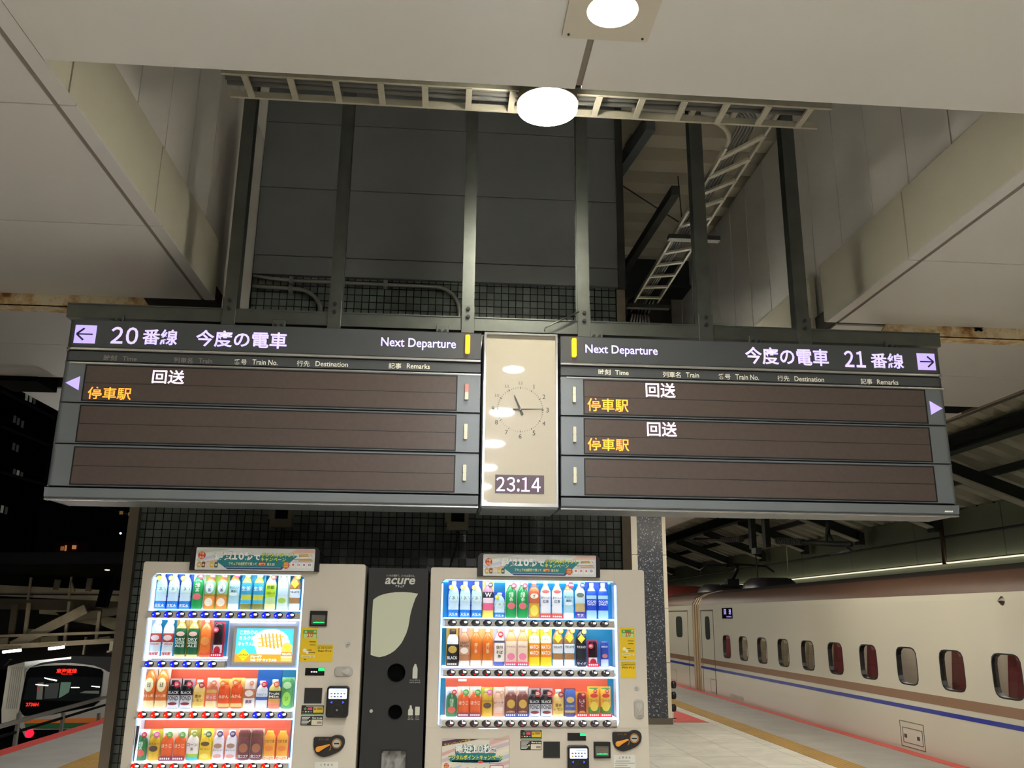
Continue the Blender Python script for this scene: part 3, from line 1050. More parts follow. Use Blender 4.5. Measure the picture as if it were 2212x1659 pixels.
dsp = MB().box(x0, x1, YB - 0.0125, YB - 0.008, z0, z1, M('readout_panel', (92, 76, 92), 0.4)).build('time_readout', cl)
g = MB()
T(g, '23:14', (1072.3, 1031, 1167.4, 1062), LEDW, YB - 0.0132, 0.004)
g.build('digit_lettering', dsp)

# ================================================================== vending machines
VMW = M('machine_enamel', (206, 199, 186), 0.34, spec=0.5, coat=0.25, noise=0.02, nscale=2)
VMS = M('machine_side', (188, 180, 166), 0.45)
VGREY = M('strip_grey', (178, 172, 162), 0.4)
VBLK = M('black_plastic', (20, 20, 22), 0.32)
VBLKM = M('black_plate', (30, 29, 30), 0.4)
CHROME = M('chrome', (206, 206, 204), 0.3, 0.6)
TUBE = M('machine_light', (196, 226, 255), emit=1.5)
TUBE2 = M('machine_light_bar', (232, 243, 255), emit=1.7)
CYL = M('cyan_led', (110, 225, 255), emit=4.0)
CASE = M('case_white', (222, 230, 244), 0.35)
TEAL = M('back_teal', (0, 132, 172), 0.5)
CYAN = M('back_cyan', (0, 146, 200), 0.45)
BLUE = M('back_blue', (0, 98, 178), 0.5)
ORNG = M('back_orange', (222, 92, 58), 0.5, noise=0.05, nscale=5)
PANE = glass_mat('clear_pane')
YV = 4.55
YPR = 4.612
BTN_D = M('button_dark', (50, 48, 54), 0.2, coat=0.5)
BTN_K = M('button_black', (22, 20, 30), 0.2, coat=0.5)
B_BLUE = M('button_blue_glow', (24, 24, 235), 0.25, emit=1.0, ecol=(14, 10, 240))
B_BLUEC = M('button_blue_core', (120, 190, 255), emit=1.6, ecol=(90, 160, 255))
B_RED = M('button_red_glow', (226, 20, 10), 0.25, emit=0.9, ecol=(230, 14, 8))
B_REDC = M('button_red_core', (255, 150, 60), emit=1.6, ecol=(255, 120, 40))
TAG = M('price_tag_glow', (255, 252, 250), emit=1.0)
GRN = M('green_led', (30, 255, 120), emit=1.4, ecol=(10, 240, 110))
SCRW = M('reader_screen', (222, 234, 255), emit=1.05)
YEL = C('E8C41C', 0.4)


def oval(mb, x, z, rx, rz, y, mt, n=18, dome=0.006):
    v = [(x, y - dome, z)]
    for k, (s, d) in enumerate(((0.55, 0.8), (0.88, 0.4), (1.0, 0.0))):
        for i in range(n):
            w = 2 * PI * i / n
            v.append((x + rx * s * math.cos(w), y - dome * d, z + rz * s * math.sin(w)))
    f = [(0, 1 + i, 1 + (i + 1) % n) for i in range(n)]
    for k in range(2):
        f += [(1 + k * n + i, 1 + (k + 1) * n + i, 1 + (k + 1) * n + (i + 1) % n, 1 + k * n + (i + 1) % n) for i in range(n)]
    mb.add(v, f, mt, True)


def button(par, x, z, kind):
    g = MB()
    rx, rz, y = 0.0225, 0.0165, YV - 0.012
    oval(g, x, z, rx, rz, y, BTN_D if kind in ('dark', 'dark_hot') else BTN_K)
    if kind in ('blue', 'red'):
        oval(g, x - 0.0075, z - 0.0005, 0.0135, 0.0145, y - 0.0022, B_BLUE if kind == 'blue' else B_RED, 12, 0.0052)
        g.disc(x - 0.0125, z - 0.002, 0.0034, y - 0.0085, y - 0.006, B_BLUEC if kind == 'blue' else B_REDC, 10)
    g.rplate(x + 0.001, x + 0.0165, z - 0.001, z + 0.0085, 0.004, y - 0.0085, y - 0.001, TAG)
    if kind in ('dark_hot', 'red'):
        g.disc(x + 0.0005, z - 0.0075, 0.005, y - 0.0075, y - 0.002, B_RED, 8, 0.0026)
    return g.build('button', par)


def coin_plate(t, px, lett):
    """black teardrop plate with coin return lever and coin slot"""
    x0, x1, z0, z1 = RY(*px, YV)
    w, h = x1 - x0, z1 - z0
    pts = []
    for u, v in ((0.0, 0.86), (0.03, 0.91), (0.55, 0.91), (0.60, 0.94), (0.68, 0.99), (0.76, 1.0), (0.86, 0.985), (0.94, 0.92), (0.985, 0.82), (1.0, 0.7), (0.99, 0.56), (0.95, 0.42), (0.88, 0.30), (0.78, 0.20), (0.62, 0.10), (0.48, 0.03), (0.36, 0.0), (0.26, 0.02), (0.16, 0.08), (0.08, 0.18), (0.03, 0.32), (0.0, 0.5)):
        pts.append((x0 + u * w, z0 + v * h))
    p = MB().prism(pts, YV - 0.012, YV, VBLKM).build('coin_plate', t, 0.002)
    cx, cz = x0 + 0.74 * w, z0 + 0.62 * h
    g = MB().ring(cx, cz, 0.115 * w, 0.155 * w, YV - 0.016, YV - 0.010, M('bronze_ring', (176, 132, 82), 0.35, 0.5))
    g.build('slot_ring', p)
    g = MB().disc(cx, cz, 0.118 * w, YV - 0.0135, YV - 0.011, CHROME, 24)
    g.box(cx - 0.085 * w, cx + 0.085 * w, YV - 0.0145, YV - 0.0135, cz - 0.004, cz + 0.002, VBLK)
    g.build('coin_slot', p)
    a, b = (x0 + 0.17 * w, z0 + 0.36 * h), (x0 + 0.53 * w, z0 + 0.57 * h)
    dx, dz = b[0] - a[0], b[1] - a[1]
    L = math.hypot(dx, dz)
    nx, nz = -dz / L, dx / L
    pts = [(a[0] + 0.085 * w * math.cos(PI / 2 + PI * i / 10 + math.atan2(dz, dx)), a[1] + 0.085 * w * math.sin(PI / 2 + PI * i / 10 + math.atan2(dz, dx))) for i in range(11)]
    pts += [(a[0] + 0.4 * dx - nx * 0.05 * w, a[1] + 0.4 * dz - nz * 0.05 * w), (b[0] - nx * 0.018 * w, b[1] - nz * 0.018 * w), (b[0] + nx * 0.018 * w, b[1] + nz * 0.018 * w), (a[0] + 0.4 * dx + nx * 0.055 * w, a[1] + 0.4 * dz + nz * 0.055 * w)]
    MB().prism(pts, YV - 0.024, YV - 0.012, M('orange_lever', (236, 158, 52), 0.4)).build('return_lever', p, 0.002)
    g = MB().prism([(x0 + 0.50 * w, z0 + 0.28 * h), (x0 + 0.56 * w, z0 + 0.34 * h), (x0 + 0.575 * w, z0 + 0.48 * h), (x0 + 0.54 * w, z0 + 0.56 * h), (x0 + 0.55 * w, z0 + 0.42 * h)], YV - 0.0128, YV - 0.012, M('bronze_ring', (176, 132, 82), 0.35, 0.5))
    g.text('おつり・返却', x0 + 0.17 * w, x0 + 0.48 * w, z0 + 0.76 * h, z0 + 0.85 * h, YV - 0.0126, M('bronze_ring', (176, 132, 82), 0.35, 0.5))
    g.build('plate_lettering', p)


def reader(t, px, full=True):
    x0, x1, z0, z1 = RY(*px, YV)
    w = x1 - x0
    h = w * 1.36
    z0 = z1 - h
    p = MB().rplate(x0, x1, z0, z1, 0.014, YV - 0.038, YV, VBLK).build('card_reader', t, 0.005, 3)
    y = YV - 0.0395
    MB().rplate(x0 + 0.09 * w, x1 - 0.09 * w, z1 - 0.40 * h, z1 - 0.08 * h, 0.004, y, YV - 0.038, SCRW).build('reader_screen', p)
    g = MB()
    cols = ('D05A6A', '3A6AC8', '6A8A9A', '4A78C8', '8AA0B0', 'D0A03A', '5A6AA0', '6A8A9A', '4A5AA0')
    for i in range(9):
        a, b = i % 5, i // 5
        cx, cz = x0 + (0.22 + 0.145 * a) * w, z1 - (0.235 + 0.095 * b) * h
        if i % 2:
            g.disc(cx, cz, 0.0042, y - 0.0006, y, C(cols[i]), 8)
        else:
            g.box(cx - 0.005, cx + 0.005, y - 0.0006, y, cz - 0.003, cz + 0.003, C(cols[i]))
    g.box(x0 + 0.36 * w, x1 - 0.14 * w, y - 0.0006, y, z1 - 0.155 * h, z1 - 0.14 * h, C('B8C8E0'))
    g.build('screen_icons', p)
    g = MB()
    for s, u in (('<', 0.24), ('>', 0.76)):
        g.text(s, x0 + (u - 0.04) * w, x0 + (u + 0.04) * w, z1 - 0.55 * h, z1 - 0.475 * h, y - 0.0006, M('blue_arrow', (70, 110, 255), emit=2.5, ecol=(30, 60, 255)), 0.04)
    g.build('arrow_lettering', p)
    g = MB().ring((x0 + x1) / 2, z1 - 0.76 * h, 0.26 * w * 0.97, 0.26 * w, y, YV - 0.037, C('3C3C40'))
    g.disc((x0 + x1) / 2, z1 - 0.76 * h, 0.045 * w, y, YV - 0.037, C('9A9A9C'), 12)
    g.build('touch_mark', p)


def bill_slot(t, px):
    x0, x1, z0, z1 = RY(*px, YV)
    w, h = x1 - x0, z1 - z0
    p = MB().frame((x0, x1, z0, z1), (x0 + 0.1 * w, x1 - 0.1 * w, z0 + 0.12 * h, z1 - 0.24 * h), YV - 0.012, YV, VBLK, 0.003, 0.003).build('bill_slot', t)
    MB().box(x0 + 0.1 * w, x1 - 0.1 * w, YV - 0.004, YV - 0.001, z0 + 0.12 * h, z1 - 0.24 * h, M('slot_metal', (120, 118, 110), 0.3, 0.5)).build('slot_plate', p)
    g = MB()
    for u in (0.40, 0.68):
        g.disc(x0 + u * w, z0 + 0.26 * h, 0.045 * w, YV - 0.006, YV - 0.004, GRN, 10, 0.035 * w)
    g.box(x0 + 0.2 * w, x1 - 0.16 * w, YV - 0.0055, YV - 0.004, z0 + 0.225 * h, z0 + 0.275 * h, GRN)
    g.build('guide_light', p)
    MB().disc(x0 + 0.5 * w, z0 + 0.48 * h, 0.05 * w, YV - 0.0045, YV - 0.004, C('A8542E'), 10).build('insert_mark', p)


def lcd(t, px, white):
    x0, x1, z0, z1 = RY(*px, YV)
    w, h = x1 - x0, z1 - z0
    p = MB().box(x0, x1, YV - 0.003, YV + 0.001, z0, z1, M('lcd_black', (12, 13, 17), 0.2)).build('amount_display', t)
    g = MB().rplate(x0 + 0.68 * w, x1 - 0.01 * w, z0 + 0.62 * h, z1 - 0.02 * h, 0.002, YV - 0.0045, YV - 0.003, GRN)
    if white:
        for k in range(3):
            g.rplate(x0 + (0.30 + 0.12 * k) * w, x0 + (0.38 + 0.12 * k) * w, z0 + 0.42 * h, z0 + 0.56 * h, 0.001, YV - 0.0042, YV - 0.003, TAG)
    g.build('display_segment', p)


def yellow_sticker(t, px, kind):
    x0, x1, z0, z1 = RY(*px, YV)
    w, h = x1 - x0, z1 - z0
    p = MB().rplate(x0, x1, z0, z1, 0.003, YV - 0.0012, YV, YEL).build('yellow_sticker', t)
    g = MB()
    y = YV - 0.0022
    DK = C('3C3410')
    if kind == 'ten':
        g.prism([(x0 + 0.14 * w, z0 + 0.70 * h), (x1 - 0.05 * w, z0 + 0.68 * h), (x1 - 0.08 * w, z0 + 0.93 * h), (x0 + 0.12 * w, z0 + 0.92 * h)], y, YV - 0.001, C('4E9A3A'))
        g.prism([(x0 + 0.16 * w, z0 + 0.69 * h), (x1 - 0.07 * w, z0 + 0.67 * h), (x1 - 0.08 * w, z0 + 0.80 * h), (x0 + 0.15 * w, z0 + 0.82 * h)], y - 0.0003, y, C('B8D88C'))
        g.text('10', x0 + 0.37 * w, x0 + 0.72 * w, z0 + 0.71 * h, z0 + 0.88 * h, y - 0.0008, C('D2401E'), 0.03)
        g.text('大', x0 + 0.2 * w, x0 + 0.36 * w, z0 + 0.84 * h, z0 + 0.91 * h, y - 0.0008, C('F4F4DC'), 0.03)
        g.text('満', x0 + 0.74 * w, x0 + 0.9 * w, z0 + 0.84 * h, z0 + 0.91 * h, y - 0.0008, C('F4F4DC'), 0.03)
        for k, (a, b, v) in enumerate(((0.52, 0.92, 0.57), (0.56, 0.9, 0.48), (0.46, 0.7, 0.33), (0.5, 0.92, 0.26))):
            g.box(x0 + a * w, x0 + b * w, y, YV - 0.001, z0 + v * h, z0 + (v + 0.018) * h, DK)
        g.disc(x0 + 0.28 * w, z0 + 0.33 * h, 0.11 * w, y, YV - 0.001, C('F0EEDC'), 14)
        g.disc(x0 + 0.46 * w, z0 + 0.27 * h, 0.10 * w, y, YV - 0.001, C('F0EEDC'), 14)
        g.rplate(x0 + 0.10 * w, x0 + 0.94 * w, z0 + 0.13 * h, z0 + 0.19 * h, 0.004, y, YV - 0.001, C('F2E6A8'))
        g.text('10', x0 + 0.68 * w, x0 + 0.82 * w, z0 + 0.135 * h, z0 + 0.185 * h, y - 0.0008, C('C8401E'), 0.03)
        g.box(x0 + 0.18 * w, x0 + 0.62 * w, y - 0.0004, y, z0 + 0.152 * h, z0 + 0.166 * h, C('8A7A40'))
        g.box(x0 + 0.26 * w, x0 + 0.4 * w, y, YV - 0.001, z0 + 0.06 * h, z0 + 0.08 * h, DK)
    else:
        g.ring(x0 + 0.13 * w, z0 + 0.80 * h, 0.035 * w, 0.07 * w, y, YV - 0.001, C('4A9A3A'), 14)
        g.text('JRE POINT', x0 + 0.24 * w, x0 + 0.96 * w, z0 + 0.76 * h, z0 + 0.84 * h, y, DK, 0.03)
        g.text('貯まる! 使える!', x0 + 0.10 * w, x0 + 0.92 * w, z0 + 0.58 * h, z0 + 0.70 * h, y, DK, 0.02)
        g.box(x0 + 0.05 * w, x0 + 0.95 * w, y, YV - 0.001, z0 + 0.91 * h, z0 + 0.925 * h, DK)
    g.build('sticker_lettering', p)


def black_stickers(t, pxa, pxb):
    x0, x1, z0, z1 = RY(*pxa, YV)
    w, h = x1 - x0, z1 - z0
    p = MB().rplate(x0, x1, z0, z1, 0.004, YV - 0.0012, YV, C('1C1C1C')).build('payment_sticker', t)
    y = YV - 0.0022
    g = MB()
    g.disc(x0 + 0.17 * w, z0 + 0.64 * h, 0.06 * w, y, YV - 0.001, C('5A8A5A'), 12)
    g.rplate(x0 + 0.28 * w, x0 + 0.48 * w, z0 + 0.52 * h, z0 + 0.78 * h, 0.002, y, YV - 0.001, C('D84A6A'))
    g.rplate(x0 + 0.53 * w, x0 + 0.97 * w, z0 + 0.24 * h, z0 + 0.82 * h, 0.002, y, YV - 0.001, C('D8B83A'))
    g.ring(x0 + 0.61 * w, z0 + 0.62 * h, 0.022 * w, 0.045 * w, y - 0.0006, y, C('3C3410'), 12)
    for k in range(2):
        g.box(x0 + 0.69 * w, x0 + 0.93 * w, y - 0.0005, y, z0 + (0.56 + 0.12 * k) * h, z0 + (0.63 + 0.12 * k) * h, C('6A5820'))
    for k, c in enumerate(('C8503C', 'E8E8E8', 'D8D8D8', '5A9AC8')):
        g.box(x0 + (0.05 + 0.12 * k) * w, x0 + (0.12 + 0.12 * k) * w, y, YV - 0.001, z0 + 0.28 * h, z0 + 0.38 * h, C(c))
    g.box(x0 + 0.03 * w, x1 - 0.03 * w, y, YV - 0.001, z0 + 0.04 * h, z0 + 0.13 * h, C('8AB88A'))
    g.box(x0 + 0.2 * w, x1 - 0.06 * w, y, YV - 0.001, z0 + 0.89 * h, z0 + 0.94 * h, C('C8C8C8'))
    g.build('sticker_print', p)
    x0, x1, z0, z1 = RY(*pxb, YV)
    w, h = x1 - x0, z1 - z0
    p = MB().rplate(x0, x1, z0, z1, 0.004, YV - 0.0012, YV, C('1C1C1C')).build('instruction_sticker', t)
    g = MB()
    for k in range(6):
        g.box(x0 + 0.04 * w, x0 + (0.30 + 0.06 * ((k * 7) % 3)) * w, y, YV - 0.001, z0 + (0.12 + 0.14 * k) * h, z0 + (0.19 + 0.14 * k) * h, C('D8D8D4'))
    g.disc(x0 + 0.41 * w, z0 + 0.5 * h, 0.035 * w, y, YV - 0.001, C('E8E070'), 10)
    g.rplate(x0 + 0.49 * w, x0 + 0.98 * w, z0 + 0.06 * h, z0 + 0.62 * h, 0.002, y, YV - 0.001, C('D8D0BC'))
    g.text('How to use', x0 + 0.52 * w, x0 + 0.96 * w, z0 + 0.70 * h, z0 + 0.90 * h, y, C('F0F0EC'), 0.03)
    g.box(x0 + 0.74 * w, x0 + 0.95 * w, y - 0.0004, y, z0 + 0.2 * h, z0 + 0.42 * h, C('8A8478'))
    g.build('sticker_print', p)


def notice(t, px, extra=False):
    x0, x1, z0, z1 = RY(*px, YV)
    z0 = z1 - (x1 - x0) * 0.95
    w, h = x1 - x0, z1 - z0
    p = MB().box(x0, x1, YV - 0.0012, YV, z0, z1, C('DCDCD4')).build('notice_label', t)
    g = MB()
    y = YV - 0.002
    IK = C('4A4A48')
    for k, s in enumerate('ご案内先'):
        u = 0.24 + 0.155 * k
        g.text(s, x0 + u * w, x0 + (u + 0.07) * w, z1 - 0.17 * h, z1 - 0.07 * h, y, IK, 0.02)
    for k, (a, b) in enumerate(((0.09, 0.74), (0.04, 0.96), (0.06, 0.62), (0.04, 0.76), (0.05, 0.5))):
        g.box(x0 + a * w, x0 + b * w, y, YV - 0.001, z1 - (0.29 + 0.095 * k) * h, z1 - (0.265 + 0.095 * k) * h, C('7A7A76'))
    if extra:
        g.text('0120-424-480', x0 + 0.2 * w, x0 + 0.82 * w, z1 - 0.83 * h, z1 - 0.75 * h, y, IK)
    g.build('notice_lettering', p)


def campaign(mb, x0, x1, z0, z1, y):
    """point campaign print: returns nothing, fills the mesh"""
    w, h = x1 - x0, z1 - z0
    U = lambda u: x0 + u * w
    V = lambda v: z1 - v * h
    def q(pts, col, d):
        mb.prism([(U(a), V(b)) for a, b in pts], y - 0.0004 * d, y - 0.0004 * d + 0.0003, C(col))
    q([(0, 0), (1, 0), (1, 1), (0, 1)], 'DCE0E0', 0)
    q([(0, .28), (.16, .12), (.3, .0), (.12, 0), (0, .1)], 'C8D0C4', 1)
    q([(0, .5), (.3, .1), (.3, .25), (0, .65)], 'C4C8DC', 1)
    q([(0, .72), (.2, .5), (.2, .6), (0, .85)], 'E0B8B0', 1)
    q([(.84, .0), (1, 0), (1, .16), (.78, .2)], 'E4BEB4', 1)
    q([(.84, .5), (1, .4), (1, .62), (.8, .7)], 'CFCBD8', 1)
    q([(.17, .62), (.23, .3), (.86, .3), (.8, .62), (.725, 1), (.27, 1), (.2, .74)], '1C7A84', 2)
    q([(.23, .86), (.75, .86), (.725, 1), (.27, 1)], '2A4A80', 3)
    for s, a, b, c, d, big in (('最短10秒', .15, .48, .14, .56, .02), ('で', .482, .545, .28, .54, .02)):
        mb.text(s, U(a), U(b), V(d), V(c), y - 0.0018, C('1C6A78'), 0.055)
        mb.text(s, U(a + .002), U(b - .002), V(d), V(c), y - 0.0026, C('F2F4F0'), big + .035)
    for s, a, b, c, d in (('デジタルポイント', .548, .845, .16, .38), ('キャンペーン', .545, .76, .40, .60)):
        mb.text(s, U(a), U(b), V(d), V(c), y - 0.0018, C('1C6A78'), 0.055)
        mb.text(s, U(a), U(b), V(d), V(c), y - 0.0026, C('E4EC4C'), 0.02)
    mb.text('アキュアの自販機で買って', U(.275), U(.515), V(.80), V(.65), y - 0.002, C('F0E8A0'), 0.02)
    mb.disc(U(.56), V(.73), .034 * w, y - 0.0018, y - 0.001, C('D84A34'), 16, .09 * h)
    mb.text('抽選で', U(.533), U(.587), V(.79), V(.67), y - 0.0026, C('F4E86A'), 0.02)
    mb.text('当たる!', U(.602), U(.668), V(.80), V(.66), y - 0.002, C('F4F0B0'), 0.02)
    mb.box(U(.25), U(.72), y - 0.0018, y - 0.001, V(.915), V(.885), C('A8C0B8'))
    mb.disc(U(.042), V(.34), .032 * w, y - 0.0018, y - 0.0005, C('CC3440'), 18)
    for k, s in enumerate(('対象', '商品')):
        mb.text(s, U(.022), U(.062), V(.32 + .17 * k), V(.19 + .17 * k), y - 0.0026, C('F0D880'), 0.02)
    for k, c in enumerate(('C8A850', '7A4A38', 'D8D0C8', 'D8B83A', '3A5A44')):
        mb.rplate(U(.012 + .036 * k), U(.040 + .036 * k), V(.92), V(.66), 0.002, y - 0.0022, y - 0.001, C(c))
        mb.box(U(.020 + .036 * k), U(.032 + .036 * k), y - 0.0022, y - 0.001, V(.66), V(.60), C('C8B8A0'))
        mb.disc(U(.026 + .036 * k), V(.80), .009 * w, y - 0.0026, y - 0.0021, C('E8DCC0'), 8)
    mb.disc(U(.765), V(.77), .03 * w, y - 0.0018, y - 0.0005, C('C44A34'), 16)
    for k in range(3):
        mb.box(U(.746), U(.784), y - 0.0026, y - 0.0018, V(.87 - .09 * k), V(.82 - .09 * k), C('E8C060'))
    for k, c in enumerate(('D04A5A', 'D04A4A', 'D05A5A', '4A4A4A')):
        mb.rplate(U(.805 + .047 * k), U(.845 + .047 * k), V(.90), V(.64), 0.002, y - 0.0018, y - 0.0005, C('ECECEC'))
        (mb.ring if k % 2 else mb.disc)(*((U(.825 + .047 * k), V(.74), .006 * w, .011 * w) if k % 2 else (U(.825 + .047 * k), V(.74), .009 * w)), y - 0.0024, y - 0.0018, C(c), 10)
    for k, (a, b, v) in enumerate(((.88, .95, .24), (.87, .96, .31), (.83, .98, .46), (.87, .99, .53))):
        mb.prism([(U(a), V(v)), (U(b), V(v - .02)), (U(b), V(v + .025)), (U(a), V(v + .045))], y - 0.0018, y - 0.001, C('C8A03A'))
    for a, b in ((.868, .878), (.965, .985)):
        mb.prism([(U(a), V(.22)), (U(a + .004), V(.22)), (U(b + .004), V(.36)), (U(b), V(.36))], y - 0.0018, y - 0.001, C('C83A4A'))


def topper(t, hp, sp, w0):
    """black sign housing on top of a machine"""
    X0, X1, Z0, Z1 = RY(*hp, YV - 0.03)
    p = MB().prism([(X0, Z0), (X1, Z0), (X1, Z1 - 0.02), (X1 - 0.012, Z1 - 0.005), (X1 - 0.03, Z1), (X0 + 0.03, Z1), (X0 + 0.012, Z1 - 0.005), (X0, Z1 - 0.02)], YV - 0.03, YV + 0.14, VBLK).build('sign_housing', t)
    x0, x1, z0, z1 = RY(*sp, YV - 0.035)
    MB().frame((x0 - 0.004, x1 + 0.004, z0 - 0.004, z1 + 0.004), (x0, x1, z0, z1), YV - 0.038, YV - 0.03, C('DCDCDC', 0.3), 0.005, 0.004).build('sign_border', p)
    g = MB()
    campaign(g, x0, x1, z0, z1, YV - 0.0335)
    g.build('sign_print', p)


def machine(label, X0, X1, win, side):
    t = thing('vending_machine', label, 'vending machine', ((X0 + X1) / 2, YV, 0))
    g = MB()
    zt = 1.812 if side < 0 else 1.803
    wx0, wx1, wz0, wz1 = win
    g.frame((X0, X1, 0.06, zt), win, YV, YV + 0.16, VMW, 0.012, 0.03)
    g.box(X0 + 0.003, X1 - 0.003, YV + 0.16, YV + 0.74, 0.06, zt - 0.004, VMS)
    g.build('cabinet', t, 0.004)
    MB().box(X0 + 0.03, X1 - 0.03, YV + 0.03, YV + 0.70, 0.0, 0.06, VBLK).build('plinth', t)
    # delivery flap low on the front
    d = MB().rplate((X0 + X1) / 2 - 0.30, (X0 + X1) / 2 + 0.30, 0.22, 0.46, 0.02, YV - 0.012, YV + 0.002, VBLKM).build('delivery_flap', t)
    MB().rplate((X0 + X1) / 2 - 0.26, (X0 + X1) / 2 + 0.26, 0.25, 0.43, 0.012, YV - 0.016, YV - 0.012, VBLK).build('flap_window', d)
    return t


MACH = {}


def shelf_rows(t, win, rows, side):
    wx0, wx1, wz0, wz1 = win
    yb = YV + 0.135
    tops = [wz1] + [PY((r['s'][0] + r['s'][2]) / 2, r['s'][3], YV)[1] for r in rows]
    g = MB()
    g.box(wx0, wx1, yb + 0.012, yb + 0.02, wz0, wz1, CASE).box(wx0, wx0 + 0.002, YV + 0.01, yb + 0.01, wz0, wz1, CASE).box(wx1 - 0.002, wx1, YV + 0.01, yb + 0.01, wz0, wz1, CASE)
    g.box(wx0, wx1, YV + 0.02, yb + 0.01, wz1 - 0.002, wz1, CASE)
    g.build('display_case', t)
    out = []
    for k, r in enumerate(rows):
        sx0, sx1, sz0, sz1 = RY(*r['s'], YV)
        zb = PY((r['s'][0] + r['s'][2]) / 2, r['base'], YPR)[1]
        top = tops[k]
        g = MB()
        for a, b, mt in r['back']:
            xa = max(PY(a, r['base'] - 40, yb)[0], wx0 + 0.004)
            xb = min(PY(b, r['base'] - 40, yb)[0], wx1 - 0.004)
            g.box(xa, xb, yb + (0.004 if mt in (TEAL, CYAN) else 0.0), yb + 0.01, zb - 0.012, top - (0.012 if k else 0.005), mt)
        g.build('backing_sheet', t)
        st = MB()
        xs0, xs1 = sx0, sx1
        st.prismx([(YV - 0.012, sz0 + 0.004), (YV - 0.008, sz0), (YV + 0.06, sz0), (YV + 0.06, sz1 - 0.006), (YV + 0.0, sz1 - 0.001), (YV - 0.008, sz1 - 0.006)], xs0, xs1, VGREY)
        sp = st.build('button_strip', t, 0.002)
        n, bx, bp, by = r['n'], r['bx'], r['bp'], r['by']
        for i in range(n):
            x, _ = PY(bx + bp * i, by, YV - 0.01)
            zc = PY(bx + bp * (n - 1) / 2, by, YV - 0.01)[1]
            button(sp, x, zc, r['bk'][i] if isinstance(r['bk'], (list, tuple)) else r['bk'])
        # glowing ledge that the samples stand on, and the tube over the row below
        lx1 = r.get('lx', wx1)
        lb = MB().box(sx0 - 0.006, min(sx1 + 0.004, wx1), YV + 0.012, yb + 0.004, zb - 0.006, zb, TUBE2)
        lb.box(wx0 + 0.003, sx0 - 0.006, YV + 0.03, yb + 0.004, zb - 0.03, zb, CASE).box(sx1, min(lx1, wx1 - 0.003), YV + 0.03, yb + 0.004, zb - 0.03, zb, CASE)
        lb.build('light_ledge', t)
        g = MB().box(wx0 + 0.003, wx1 - 0.003, YV + 0.009, YV + 0.022, top - (0.004 if k == 0 else 0.010), top - 0.001, TUBE)
        g.build('light_bar', t)
        area('shelf_light', ((wx0 + wx1) / 2, YV + 0.022, top - 0.014), wx1 - wx0 - 0.06, 0.5, (math.radians(48), 0, 0), (0.92, 0.97, 1.0), 0.012)
        if side > 0 and k == 0:
            MB().box(wx0 + 0.01, wx1 - 0.014, yb - 0.012, yb - 0.002, top - 0.009, top - 0.002, CYL).build('led_bar', t)
        out.append((zb, top))
    g = MB().box(wx0 + 0.003, wx0 + 0.011, YV + 0.03, YV + 0.046, wz0, wz1 - 0.02, TUBE).box(wx1 - 0.010, wx1 - 0.003, YV + 0.012, YV + 0.028, wz0, wz1 - 0.02, TUBE)
    g.build('side_light', t)
    MB().box(wx0 + 0.001, wx1 - 0.001, YV + 0.004, YV + 0.007, wz0, wz1, PANE).build('window_pane', t)
    return out


# ---- machine with the advertising screen
LX0, LX1 = -1.484, -0.387
lw = (PY(324, 1280, YV)[0], PY(655.5, 1280, YV)[0], 0.80, PY(490, 1239.5, YV)[1])
VL = machine('white drinks vending machine with a lit advertising screen between its shelves', LX0, LX1, lw, -1)
rowsL = [
    dict(s=(317, 1321, 648, 1335.5), base=1316.5, n=12, bx=337.5, bp=26.4, by=1328.3, bk='blue', back=[(300, 700, CYAN)]),
    dict(s=(306, 1427.5, 486, 1441.5), base=1419, n=6, bx=322.5, bp=27.3, by=1434.5, bk='blue', back=[(300, 491, TEAL)], lx=-1.02),
    dict(s=(291.5, 1537, 630, 1551), base=1530.5, n=12, bx=308, bp=27.5, by=1544.3, bk=['red'] * 9 + ['blue'] * 3, back=[(280, 700, TEAL), (306, 555, ORNG), (555, 607, BLUE)]),
    dict(s=(277.5, 1649, 622, 1664), base=1642.5, n=12, bx=292.6, bp=28.1, by=1656, bk='red', back=[(260, 700, TEAL), (301, 626, ORNG)]),
]
zl = shelf_rows(VL, lw, rowsL, -1)
MACH['L'] = (VL, zl)
# screen
x0, x1, z0, z1 = RY(503, 1352, 640, 1438, YV - 0.01)
sx0, sx1, sz0, sz1 = RY(508.5, 1357.5, 633, 1430.5, YV - 0.012)
MB().box(PY(492, 1390, YV)[0], lw[1] - 0.013, YV + 0.02, YV + 0.13, zl[1][0] - 0.045, zl[1][1] - 0.014, M('screen_surround', (196, 204, 226), 0.4)).build('screen_surround', VL)
sb = MB().frame((x0, x1, z0, z1), (sx0, sx1, sz0, sz1), YV - 0.014, YV + 0.03, M('bezel_grey', (182, 180, 176), 0.4), 0.006, 0.002).build('screen_bezel', VL)
E1 = 1.0
S_C, S_O, S_Y, S_W = C('4CC8F0', .5, E1), C('F59A2A', .5, E1), C('F5E02A', .5, E1), C('FFFFFF', .5, 1.05)
g = MB().box(sx0, sx1, YV - 0.004, YV + 0.01, sz0, sz1, S_C)
w, h = sx1 - sx0, sz1 - sz0
U = lambda u: sx0 + u * w
V = lambda v: sz1 - v * h
y = YV - 0.004
g.box(sx0, sx1, y - 0.0005, y, sz0, V(.77), S_O)
g.disc(U(.60), V(.36), .31 * w, y - 0.001, y, S_W, 30, .34 * h)
g.prism([(U(.30), V(.40)), (U(.90), V(.40)), (U(.80), V(.76)), (U(.38), V(.76))], y - 0.0009, y, C('F4F0EA', .5, 1))
g.disc(U(.61), V(.36), .26 * w, y - 0.0014, y, C('FFF3DC', .5, 1.02), 30, .27 * h)
